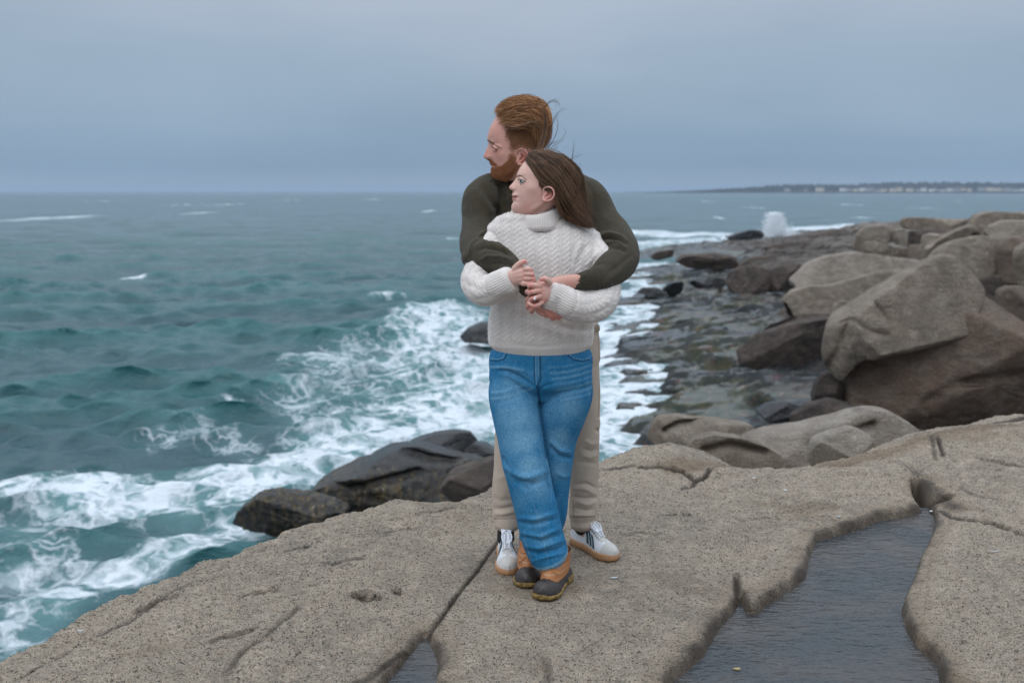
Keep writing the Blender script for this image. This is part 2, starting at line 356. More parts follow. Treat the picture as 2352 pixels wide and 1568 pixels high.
_xs = np.concatenate([np.arange(-7, -2.7, .03), np.arange(-2.7, 3.9, .0095), np.arange(3.9, 9, .03)])
_ys = np.concatenate([np.arange(-2, 2.5, .03), np.arange(2.5, 7.3, .0105), np.arange(7.3, 10.5, .03)])
_X, _Y = np.meshgrid(_xs, _ys)
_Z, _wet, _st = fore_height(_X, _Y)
def rock_z(x, y):
    i = np.searchsorted(_ys, y); j = np.searchsorted(_xs, x); return float(_Z[min(i, len(_ys)-1), min(j, len(_xs)-1)])
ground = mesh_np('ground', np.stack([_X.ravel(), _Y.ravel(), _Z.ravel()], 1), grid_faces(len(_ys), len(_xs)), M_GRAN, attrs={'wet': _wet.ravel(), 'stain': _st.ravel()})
tag(ground, kind='structure')
# pools of rain and spray in the hollows
def pool_mat():
    b = NB('pool_water'); p = b.pos()
    w = b.noise(b.scale(p, (1, 2.3, 1), (0, 0, R(14))), 13, 3, .55, .5); w2 = b.noise(b.scale(p, (1, 2.2, 1), (0, 0, R(-9))), 34, 2, .5)
    h = b.math('ADD', w.outputs[0], b.math('MULTIPLY', w2.outputs[0], .35))
    dirt = b.noise(p, 3.0, 4, .6); fleck = b.math('GREATER_THAN', b.noise(p, 160, 2).outputs[0], .735)
    col = b.mix(b.mr(dirt.outputs[0], .4, .65), (.030, .034, .038), (.062, .054, .050)); col = b.mix(b.math('MULTIPLY', fleck, .5), col, (.35, .36, .36))
    return b.done(col, .07, b.bump(h, .8, .014), IOR=1.42)
M_POOL = pool_mat()
def pool(name, poly, z):
    c = poly.mean(0); x0, y0 = poly.min(0)-.12; x1, y1 = poly.max(0)+.12
    xs = np.arange(x0, x1, .02); ys = np.arange(y0, y1, .02); X, Y = np.meshgrid(xs, ys)
    d, _, _ = pl_dist(X, Y, poly, True); keep = inside(X, Y, poly) | (d < .10)
    F = grid_faces(len(ys), len(xs)); F = F[keep.ravel()[F].all(1)]
    p3 = np.stack([X.ravel(), Y.ravel()*3, 0*X.ravel()], 1)
    V = np.stack([X.ravel(), Y.ravel(), z+.0012*fbm(p3*8, 2)], 1)
    us, inv = np.unique(F, return_inverse=True)
    tag(mesh_np(name, V[us], inv.reshape(F.shape), M_POOL), kind='structure')
pool('pool_water', POOL, -.05); pool('pool_water', POOL2, -.036)
# ================================================================== headland terrain
TP = [(1380, 1060, -3.3), (1400, 1000, -2.9), (1500, 960, -2.80), (1600, 1000, -2.7), (1700, 960, -2.7), (1850, 940, -2.4), (1400, 860, -3.05), (1450, 850, -2.88), (1600, 850, -2.7), (1750, 860, -2.5), (1880, 900, -2.3),
      (1430, 750, -2.95), (1520, 760, -2.75), (1600, 730, -2.6), (1700, 760, -2.5), (1800, 780, -2.4), (1900, 760, -2.2), (1430, 680, -2.9), (1520, 680, -2.8), (1600, 670, -2.7), (1750, 690, -2.45), (1900, 690, -2.1), (1440, 630, -2.95), (1500, 620, -2.85),
      (1455, 590, -3.05), (1600, 620, -2.6), (1540, 575, -2.7), (1620, 562, -2.4), (1700, 558, -2.2), (1850, 550, -1.9), (1850, 600, -1.7), (1930, 600, -1.5), (2000, 590, -1.3), (2090, 610, -1.15), (2000, 545, -1.2), (2100, 560, -.9), (2060, 512, -.9), (2130, 508, -.5),
      (2300, 500, 0), (2352, 600, -.3), (2500, 500, .4), (2352, 900, -1.5), (2100, 960, -1.5), (1950, 960, -1.9), (2300, 750, -1.1), (2500, 800, -.8), (2700, 950, -.6),
      (1100, 900, -4.5), (1250, 850, -4.0), (1300, 780, -4), (1340, 700, -3.8), (1360, 640, -3.7), (1360, 590, -3.7), (1420, 560, -3.7), (1500, 556, -3.5), (1250, 1100, -4.0), (700, 1200, -4.5), (300, 1000, -5), (800, 700, -5), (1000, 600, -5), (1200, 550, -5)]
TQ = [(*G(u, v, z), z) for u, v, z in TP]+[(16, 112, -3.6), (30, 125, -3.4), (40, 135, -4), (60, 140, -4), (90, 150, -4), (22, 98, -2.9), (30, 100, -2.5), (55, 95, -1.5), (80, 100, -1.0), (10, 110, -4.5), (5, 95, -4.5), (3, 80, -4.3), (3, 8.5, -2.4), (5, 9.5, -2.0), (1, 9, -3.4), (0, 12, -4)]
TQ = np.array(TQ)
def terr(X, Y, detail=True):
    sh = X.shape; x = X.ravel(); y = np.maximum(Y.ravel(), 3.0)
    a = x/y*9; l = np.log(y)*5.5; num = 0; den = 0
    for tx, ty, tz in TQ:
        d2 = (a-tx/ty*9)**2+(l-math.log(ty)*5.5)**2+.05; w = 1/d2**2; num = num+w*tz; den = den+w
    z = num/den
    if detail:
        p = np.stack([x, y, 0*x], 1); c, s = math.cos(.45), math.sin(.45)
        q = np.stack([(x*c+y*s)*.5, (-x*s+y*c)*1.2, 0*x], 1)
        land = sm(-3.5, -2.6, z); amp = .5+.5*sm(10, 60, y)
        n = fbm(q*.22, 5, .55); n2 = fbm(q*.9+7, 5, .55)
        z = z+land*amp*(.44*n+.20*n2)
        # stepped ledges
        st = .26+.1*pnoise(p*.1); zz = z/st+.5*fbm(p*.15+3, 3); fl = np.floor(zz); fr = zz-fl
        z = z+land*.75*st*(sm(.35, .65, fr)-fr)
        z = z-land*.05*np.clip(fbm(q*1.7+33, 4, .5, True)-.5, 0, 1)*2.5
        z = z-land*.24*np.clip(fbm(q*.55+21, 4, .5, True)-.55, 0, 1)*2.5
    return z.reshape(sh)
def ledge_mat():
    b = NB('tidal_ledge_rock'); p = b.pos(); z = b.n('ShaderNodeSeparateXYZ', {'Vector': p}).outputs[2]
    n1 = b.noise(b.scale(p, (.5, 1, 1), (0, 0, R(25))), .55, 6, .6, .5); n2 = b.noise(b.scale(p, (1, 1.8, 1)), 2.2, 6, .65); n3 = b.noise(p, .33, 4, .55, .8)
    dry = b.mix(b.mr(n2.outputs[0], .4, .65), (.045, .036, .031), (.12, .095, .078))
    lt = b.mix(b.mr(n2.outputs[0], .4, .65), (.12, .098, .082), (.25, .212, .176))
    dry = b.mix(b.mr(z, -1.7, -1.0), dry, lt)
    wetc = b.mix(b.mr(n1.outputs[0], .4, .6), (.014, .018, .021), (.035, .040, .040))
    alg = b.mix(b.mr(n2.outputs[0], .42, .6), (.022, .032, .020), (.070, .062, .030)); wetc = b.mix(b.mr(n3.outputs[0], .48, .6), wetc, alg)
    pk = b.math('MULTIPLY', b.mr(b.noise(p, 3.3, 5, .7).outputs[0], .56, .68), b.mr(n3.outputs[0], .42, .55)); wetc = b.mix(b.math('MULTIPLY', pk, .8), wetc, (.19, .095, .085))
    rd = b.mr(b.noise(p, .8, 4, .6).outputs[0], .62, .68); wetc = b.mix(b.math('MULTIPLY', rd, .7), wetc, (.06, .018, .020))
    wm = b.mr(b.math('ADD', z, b.math('MULTIPLY', b.math('SUBTRACT', n1.outputs[0], .5), 1.2)), -2.45, -2.15, 1, 0, smooth=True)
    col = b.mix(wm, dry, wetc)
    sl = b.n('ShaderNodeSeparateXYZ', {'Vector': b.n('ShaderNodeNewGeometry').outputs['Normal']}).outputs[2]
    film = b.mr(b.math('ADD', sl, b.math('MULTIPLY', n2.outputs[0], .1)), .985, 1.035)     # standing water on the level parts
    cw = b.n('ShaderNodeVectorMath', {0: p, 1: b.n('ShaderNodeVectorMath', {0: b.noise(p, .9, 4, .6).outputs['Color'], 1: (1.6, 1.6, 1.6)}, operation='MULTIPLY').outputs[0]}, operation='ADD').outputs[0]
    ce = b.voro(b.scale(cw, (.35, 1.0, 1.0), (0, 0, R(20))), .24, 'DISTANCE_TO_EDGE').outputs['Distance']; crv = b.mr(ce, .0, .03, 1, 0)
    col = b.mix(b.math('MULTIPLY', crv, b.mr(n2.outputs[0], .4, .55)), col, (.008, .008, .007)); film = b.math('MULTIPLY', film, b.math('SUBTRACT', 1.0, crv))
    r = b.mix(wm, (.85,)*3, b.mix(film, (.55,)*3, (.10,)*3)); rr = b.n('ShaderNodeSeparateColor', {'Color': r}).outputs[0]
    h = b.math('ADD', b.noise(p, 2.2, 8, .65).outputs[0], b.math('MULTIPLY', b.noise(b.scale(p, (.6, 1.6, 2)), 9, 5, .7).outputs[0], .3)); h = b.math('SUBTRACT', h, b.math('MULTIPLY', crv, .6))
    hs = b.n('ShaderNodeBump', {'Height': h, 'Distance': .22}); b.set(hs.inputs['Strength'], b.mr(b.math('MULTIPLY', film, wm), 0, 1, 1.0, .30))
    return b.done(col, rr, hs.outputs[0], Specular_IOR_Level=b.mr(film, 0, 1, .25, .6))
M_LEDGE = ledge_mat()
_nr, _nc = 620, 520
_yy = np.exp(np.linspace(math.log(7.2), math.log(150), _nr)); _aa = np.concatenate([np.linspace(-.12, .62, _nc-60), np.linspace(.63, 1.3, 60)])
_TY = _yy[:, None]*np.ones((1, _nc)); _TX = _TY*_aa[None, :]
_TZ = terr(_TX, _TY)
tag(mesh_np('terrain', np.stack([_TX.ravel(), _TY.ravel(), _TZ.ravel()], 1), grid_faces(_nr, _nc), M_LEDGE), kind='structure')
# ================================================================== sea
SEA = -3.0
def foam_density(X, Y):
    """white water density on the sea: beside the rocks and trailing along the shore"""
    f = np.zeros(X.shape); p3 = np.stack([X.ravel(), Y.ravel(), 0*X.ravel()], 1); wob = fbm(p3*.28, 4, .55).reshape(X.shape)
    def band(px, wpx, a):
        nonlocal f
        pts = np.array([G(u, v, SEA) for u, v in px]); d, _, arc = pl_dist(X, Y, pts)
        w = np.interp(arc.ravel(), np.linspace(0, 1, len(wpx)), wpx).reshape(X.shape)
        f = np.maximum(f, a*sm(1.25, .25, d/w+.55*wob))
    band([(60, 1110), (250, 1140), (400, 1150), (600, 1100), (800, 1010), (1000, 985), (1130, 950), (1300, 930)], [.9, 1.6, 1.6, 1.5, 1.8, 2.6, 3.0, 3.0], 1.0)
    band([(760, 815), (900, 830), (1050, 900), (1120, 950)], [2.2, 2.4, 2.6, 2.2], .72)
    band([(1010, 720), (1060, 790), (1120, 860), (1160, 930)], [2.5, 3.2, 3.5, 3.2], .95)
    band([(300, 1150), (450, 1130), (600, 1140), (750, 1100), (900, 1040)], [1.0, 1.0, 1.0, 1.0, 1.2], .84)
    band([(-200, 1290), (50, 1200), (250, 1180), (520, 1200), (640, 1200)], [.9, .9, .9, 1.0, .8], .62)
    band([(-200, 1560), (60, 1420), (200, 1340), (330, 1310), (480, 1250), (620, 1210)], [1.0, .8, .7, .6, .6, .6], .80)
    band([(-100, 1330), (80, 1310), (220, 1330)], [.6, .7, .6], .6)
    band([(0, 1230), (120, 1290), (230, 1350)], [.5, .5, .6], .5)
    band([(420, 1240), (520, 1220), (640, 1190)], [.5, .5, .6], .85)
    band([(330, 1010), (450, 990), (560, 1010)], [.6, .8, .5], .42)
    band([(720, 900), (900, 960), (1100, 900)], [1.8, 2.5, 2.8], .62)
    band([(1370, 760), (1440, 780), (1480, 800), (1430, 820), (1370, 830)], [1.5, 1.3, 1.0, 1.2, 1.8], 1.25)
    band([(1370, 920), (1440, 915), (1470, 930), (1400, 975), (1370, 990)], [.9, .8, .5, .6, .7], 1.2)
    band([(1280, 640), (1330, 680), (1360, 720)], [2, 2, 2], .7)
    band([(1480, 536), (1600, 540), (1680, 541), (1760, 545)], [5, 8, 8, 7], 1.15)
    band([(1750, 540), (1850, 530), (1900, 524), (1965, 517)], [6, 5, 6, 3], 1.2)
    band([(1480, 560), (1560, 556), (1680, 550)], [3, 4, 3], .95)
    band([(1460, 575), (1520, 568)], [2, 2], .8)
    for u, v, w, h in ((120, 501, 50, 6), (461, 489, 16, 3), (985, 485, 13, 2.4), (1030, 552, 26, 4.5), (792, 543, 22, 3), (520, 470, 14, 2), (425, 470, 10, 2), (560, 558, 40, 3), (1425, 580, 20, 3), (1730, 477, 10, 2), (1650, 500, 10, 2), (1985, 500, 12, 2.2),
                       (890, 690, 40, 3), (560, 928, 45, 4), (250, 1085, 20, 6), (1950, 470, 14, 1.6), (300, 640, 30, 2.5), (660, 460, 10, 1.4), (240, 462, 14, 1.3), (860, 458, 12, 1.2), (1620, 462, 12, 1.2), (2120, 478, 16, 1.5), (2200, 462, 10, 1.2)):
        c = G(u, v, SEA); kx = w*math.hypot(c[1], SEA-CAMH)/FPX; c2 = G(u, v-h, SEA); ky = abs(c2[1]-c[1])
        n = pnoise(np.stack([X.ravel()/kx*1.6, Y.ravel()/ky*1.2, 0*X.ravel()+u], 1)).reshape(X.shape)
        f = np.maximum(f, 1.2*np.exp(-((X-c[0])/kx)**2-((Y-c[1])/ky)**2+.9*n))
    return f
_nr, _nc = 1500, 900
_ang = np.linspace(math.atan(4.5/5.5), math.atan(4.5/420), 1320); _r = 4.5/np.tan(_ang)
_r = np.concatenate([_r, np.exp(np.linspace(math.log(435), math.log(45000), 100))]); _nr = len(_r)
_az = np.concatenate([np.linspace(-1.25, -.56, 50, endpoint=False), np.linspace(-.56, .56, _nc-100), np.linspace(.56, 1.25, 51)[1:]]); _nc = len(_az)
_RR = _r[:, None]*np.ones((1, _nc)); _SX = _RR*np.tan(_az)[None, :]; _SY = _RR.copy()
rs = np.random.RandomState(3); _h = np.zeros_like(_SX); _dx = np.zeros_like(_SX); _dy = np.zeros_like(_SX)
_gap = np.gradient(_r)[:, None]*np.ones_like(_SX)
_gapx = (_RR*.0019)
_inland = sm(-3.7, -3.1, terr(_SX[:1200], _SY[:1200], False)); _calm = np.ones_like(_SX); _calm[:1200] = 1-.65*_inland
for k in range(70):
    lam = .35*(40)**(k/69.0); th = math.radians(-76+rs.normal()*24); kx, ky = math.cos(th)*2*math.pi/lam, math.sin(th)*2*math.pi/lam
    att = sm(.55, .22, (np.abs(ky)*_gap+np.abs(kx)*_gapx)/(2*math.pi)); A = lam*(.0240 if lam < 1.8 else .0125)*(1.0 if lam < 3.5 else (3.5/lam)**1.1)*rs.uniform(.6, 1.3)
    ph = kx*_SX+ky*_SY+rs.uniform(0, 6.28); grp = .75+.5*np.clip(np.sin(kx*.11*_SX+ky*.13*_SY+rs.uniform(0, 6.28)), -.4, 1)
    c = np.cos(ph); s = np.sin(ph); A = A*att*_calm*grp*(1 if lam < 2 else sm(4, 16, _RR)*.7+.3)
    _h += A*c; _dx -= .65*A*s*math.cos(th); _dy -= .65*A*s*math.sin(th)
_foam = np.zeros_like(_SX); _foam[:1330] = foam_density(_SX[:1330], _SY[:1330])
_tz = terr(_SX[:1200], _SY[:1200], False); _fs = np.zeros_like(_SX); _fs[:1200] = 1.0*sm(-3.42, -3.12, _tz)
_foam = np.maximum(_foam, _fs); _foam += .10*sm(.10, .3, _h)*(_foam < .2)
def sea_mat():
    b = NB('sea_water'); p = b.pos(); f = b.attr('foam'); hgt = b.attr('crest')
    far = b.n('ShaderNodeVectorMath', {0: p}, operation='LENGTH').outputs['Value']
    # lacy foam: warped cell borders at three sizes
    wv = b.noise(p, .55, 4, .6); wp = b.n('ShaderNodeVectorMath', {0: p, 1: b.n('ShaderNodeVectorMath', {0: wv.outputs['Color'], 1: (2.2, 2.2, 0)}, operation='MULTIPLY').outputs[0]}, operation='ADD').outputs[0]
    wv2 = b.noise(p, 3.0, 4, .6); wp2 = b.n('ShaderNodeVectorMath', {0: wp, 1: b.n('ShaderNodeVectorMath', {0: wv2.outputs['Color'], 1: (.55, .55, 0)}, operation='MULTIPLY').outputs[0]}, operation='ADD').outputs[0]
    st = b.scale(wp2, (.75, 1.15, .2), (0, 0, R(-22)))
    e1 = b.voro(st, 1.15, 'DISTANCE_TO_EDGE').outputs['Distance']; e2 = b.voro(st, 3.1, 'DISTANCE_TO_EDGE').outputs['Distance']
    l1 = b.mr(e1, 0, .30, 1, 0); l2 = b.mr(e2, 0, .34, 1, 0)
    n = b.noise(st, 1.0, 7, .68).outputs[0]; nf = b.noise(b.scale(p, (1, 1.5, .2)), 7, 5, .7).outputs[0]
    pat = b.math('ADD', b.math('ADD', b.math('MULTIPLY', l1, .28), b.math('MULTIPLY', l2, .40)), b.math('ADD', b.math('MULTIPLY', n, .70), b.math('MULTIPLY', nf, .28)))
    tot = b.math('ADD', pat, b.math('MULTIPLY', f, .60))
    fm = b.mr(tot, 1.14, 1.60, 0, 1)
    fm = b.math('MULTIPLY', b.math('POWER', fm, 1.2), b.mr(f, .12, .4, 0, 1))
    milk = b.math('MULTIPLY', b.mr(f, .1, 1.1, 0, 1, smooth=True), b.mr(n, .25, .6, .4, 1))
    patch = b.noise(b.scale(p, (.35, 1, 1), (0, 0, R(-12))), .06, 4, .55).outputs[0]
    deep = b.mix(b.mr(patch, .35, .65), (.020, .062, .076), (.038, .090, .102))
    deep = b.mix(b.mr(hgt, -.1, .35, 0, .8), deep, (.024, .120, .122))
    col = b.mix(b.math('MULTIPLY', milk, .85), deep, (.12, .26, .265)); col = b.mix(fm, col, (.60, .64, .68))
    r = b.mr(fm, 0, 1, .13, .8)
    d = b.mr(far, 20, 600, 0, 1)
    w1 = b.noise(b.scale(p, (.55, 1, 1), (0, 0, R(-10))), 2.2, 6, .62).outputs[0]; w2 = b.noise(b.scale(p, (.4, 1, 1), (0, 0, R(10))), .55, 6, .6).outputs[0]
    h = b.math('ADD', b.math('MULTIPLY', w1, .13), b.math('MULTIPLY', w2, b.mr(far, 20, 300, .10, .9)))
    w3 = b.noise(b.scale(p, (.4, 1, 1), (0, 0, R(-6))), .14, 6, .62).outputs[0]; h = b.math('ADD', h, b.math('MULTIPLY', w3, b.mr(far, 40, 500, 0, 2.2)))
    h = b.math('ADD', h, b.math('MULTIPLY', fm, .03))
    return b.done(col, r, b.bump(h, 1.0, 1.0), IOR=1.33)
M_SEA = sea_mat()
sea = mesh_np('sea_water', np.stack([(_SX+_dx).ravel(), (_SY+_dy).ravel(), (SEA+_h+.03*np.clip(_foam, 0, 1)).ravel()], 1), grid_faces(_nr, _nc)[:, ::-1], M_SEA, attrs={'foam': _foam.ravel(), 'crest': _h.ravel()})
tag(sea, kind='structure')
# ================================================================== rocks, each its own thing
def rock(name, px, Y, label, mat, depth=None, top_back=.35, seed=0, facet=.10, group=None, cat='rock', kelp=None, power=.38, lean=0.0, cracks=(), res=1.0, planes=None):
    """px: outline as seen from the front at distance Y; body bulges back and forth by depth metres"""
    O = np.array([P(u, v, Y) for u, v in px])[:, [0, 2]]
    c = O.mean(0); size = np.ptp(O, axis=0)
    if depth is None: depth = .42*max(size)
    # resample the outline finely
    L = np.concatenate([[0], np.cumsum(np.linalg.norm(np.diff(np.vstack([O, O[:1]]), axis=0), axis=1))]); n = int(110*res)
    t = np.linspace(0, L[-1], n, endpoint=False); OO = np.vstack([O, O[:1]])
    Q = np.stack([np.interp(t, L, OO[:, 0]), np.interp(t, L, OO[:, 1])], 1)
    for _ in range(2): Q = (np.roll(Q, 1, 0)+2*Q+np.roll(Q, -1, 0))/4
    m = int(56*res); ps = np.linspace(-math.pi/2, math.pi/2, m)
    rad = np.abs(np.cos(ps))**power; dep = np.sign(np.sin(ps))*np.abs(np.sin(ps))**(.9)
    V = np.zeros((m, n, 3))
    rel = Q-c; hz = rel[:, 1]/(size[1]*.5+1e-6)
    for i in range(m):
        V[i, :, 0] = c[0]+rel[:, 0]*rad[i]; V[i, :, 2] = c[1]+rel[:, 1]*rad[i]
        V[i, :, 1] = Y+depth*dep[i]+lean*(V[i, :, 2]-c[1])
    V = V.reshape(-1, 3)
    C = np.array([c[0], Y, c[1]]); N = (V-C)/np.array([size[0]*.5, depth, size[1]*.5]); N /= np.linalg.norm(N, axis=1)[:, None]+1e-9
    s = max(size)
    q = V/s*1.0+seed*7.7
    disp = .55*fbm(q*2.2, 5, .5)+.45*(fbm(q*1.6+5, 3, .5, True)-.3)
    inner = 1-np.repeat(np.abs(rad), n)**6       # keep the traced outline, roughen the faces
    # flat fracture faces: planes that touch the outline and cut the bulge in front and behind
    rf = np.random.RandomState(100+seed); E3 = np.stack([Q[:, 0], np.full(n, Y), Q[:, 1]], 1)
    tilts = planes or ([(-.2+.4*rf.rand(), .95)]+[(rf.uniform(-1.1, 1.1), rf.uniform(-.7, .5)) for _ in range(4)])
    for sg in (-1, 1):
        for tx, tz in tilts:
            nv = np.array((tx, sg*1.0, tz)); nv /= np.linalg.norm(nv); so = (E3@nv).max(); sf = (V@nv).max(); d0 = so+(sf-so)*((.10+.22*rf.rand()) if planes is None else (.01+.08*rf.rand()))
            ex = np.maximum(0, V@nv-d0); V = V-nv*(ex*.97)[:, None]
    V = V+N*(.55*facet*s*disp*(.12+.88*inner))[:, None]+N*(.006*s*fbm(q*16, 4, .6))[:, None]
    V[:, 1] += facet*s*.25*fbm(q*3+9, 4)*inner
    for (cp, cw, cd) in cracks:
        u, v = UV(V); d, _, _ = pl_dist(u, v, cp); V[:, 1] += cd*np.exp(-(d/cw)**2)*(V[:, 1] < Y+.2*depth)
    at = {}
    if kelp is not None:
        k = kelp(V, N); at['kelp'] = k
        hair = fbm(V*np.array([14, 14, 2.5])+3, 3, .6); V = V+N*(k*.05*hair)[:, None]
    else: at['kelp'] = np.zeros(len(V))
    F = [grid_faces(m, n, True)[:, ::-1]]
    org = np.array([c[0], Y, O[:, 1].min()])
    ob = mesh_np(name, V-org, F, mat, attrs=at); ob.location = org
    return tag(ob, label, cat, group)
GB = 'granite boulders heaped along the right shore'
rock('boulder', [(1889, 799), (1896, 760), (1907, 741), (1935, 722), (1968, 702), (2000, 676), (2021, 662), (2087, 618), (2140, 588), (2179, 582), (2223, 623), (2238, 640), (2252, 667), (2245, 684), (2190, 700), (2131, 718), (2080, 745), (2021, 775), (1977, 805), (1950, 826), (1937, 850), (1933, 880), (1912, 868), (1893, 840)],
     12.3, 'upper half of the big split boulder, grey top with an overhanging dark edge', M_BOULD, depth=2.0, seed=1, facet=.06, group=GB, cat='boulder', power=.34, planes=[(-.15, 1.7), (.1, .25), (-1.5, 0), (.45, -1.5), (-.7, -.6)],
     cracks=[([(1907, 745), (1960, 735), (2000, 760), (2040, 770)], 5, .06), ([(2000, 676), (2040, 735)], 3, .04), ([(1900, 850), (1935, 800), (1960, 720)], 10, .12)], res=1.5)
rock('boulder', [(1934, 838), (1960, 815), (2021, 772), (2090, 735), (2153, 706), (2225, 680), (2256, 676), (2275, 695), (2300, 718), (2352, 752), (2450, 830), (2520, 900), (2500, 985), (2300, 1010), (2122, 1000), (2065, 960), (1985, 950), (1940, 925), (1937, 890)],
     12.5, 'lower half of the big split boulder, largest rock, broad reddish brown flank', M_BOULD_RED, depth=2.0, seed=2, facet=.05, group=GB, cat='boulder', power=.3, planes=[(.35, 1.6), (-.35, .12), (.5, -.1), (-1.2, .2), (.1, -.5)],
     cracks=[([(2025, 775), (2060, 800), (2090, 830)], 4, .05), ([(2352, 860), (2200, 880), (2120, 930)], 12, .06)], res=1.5)
rock('rock', [(1905, 745), (1915, 700), (1935, 688), (1960, 700), (1975, 715), (1950, 735), (1930, 770), (1912, 790)], 14.6, 'small yellowish rounded rock tucked behind the left edge of the split boulder', M_BOULD, depth=.25, seed=3, group=GB)
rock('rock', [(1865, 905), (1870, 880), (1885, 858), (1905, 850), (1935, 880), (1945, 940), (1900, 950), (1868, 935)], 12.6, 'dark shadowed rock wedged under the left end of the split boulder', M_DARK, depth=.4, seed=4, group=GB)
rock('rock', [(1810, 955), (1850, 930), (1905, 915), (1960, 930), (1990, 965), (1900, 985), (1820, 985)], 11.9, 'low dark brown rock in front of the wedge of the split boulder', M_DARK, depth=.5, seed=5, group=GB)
rock('boulder', [(1705, 1010), (1750, 985), (1850, 972), (1910, 955), (1955, 942), (1995, 935), (2040, 942), (2075, 962), (2110, 985), (2150, 1030), (2160, 1090), (1700, 1090), (1720, 1045)],
     9.2, 'broad smooth low grey boulder below the big reddish boulder, with a hollow in its front', M_PALE, depth=1.1, seed=6, facet=.05, group=GB, cat='boulder', power=.5, cracks=[([(1880, 1030), (1895, 1005), (1960, 990), (2010, 975)], 6, .15), ([(1890, 1000), (1960, 975)], 12, -.05)], res=1.3)
rock('rock', [(1855, 1040), (1868, 1012), (1905, 992), (1952, 978), (1985, 990), (2010, 1020), (2030, 1060), (1900, 1075), (1856, 1065)], 8.0, 'small rounded grey rock nested in the hollow of the low boulder', M_PALE, depth=.35, seed=7, group=GB, facet=.04)
rock('rock', [(1484, 1005), (1495, 975), (1510, 957), (1545, 950), (1600, 960), (1650, 965), (1720, 972), (1740, 990), (1700, 1010), (1640, 1020), (1520, 1030)], 9.6, 'flat topped rock with a dark undercut, left end of the low rocks', M_BOULD, depth=.6, seed=8, group=GB, facet=.07, cracks=[([(1530, 990), (1560, 975), (1615, 968)], 7, .14)])
rock('rock', [(1560, 1050), (1590, 1005), (1640, 996), (1700, 1003), (1750, 1020), (1800, 1045), (1830, 1090), (1560, 1090)], 8.6, 'pale hump with a dark curved hollow just behind the crest', M_BOULD, depth=.6, seed=9, group=GB, facet=.05, cracks=[([(1620, 1035), (1680, 1022), (1760, 1040)], 9, .12)])
rock('rock', [(1738, 945), (1760, 925), (1800, 920), (1840, 932), (1865, 950), (1830, 965), (1760, 968)], 15.8, 'dark green tinted wet rock at the edge of the tide pool', M_WET, depth=.4, seed=10, group=GB)
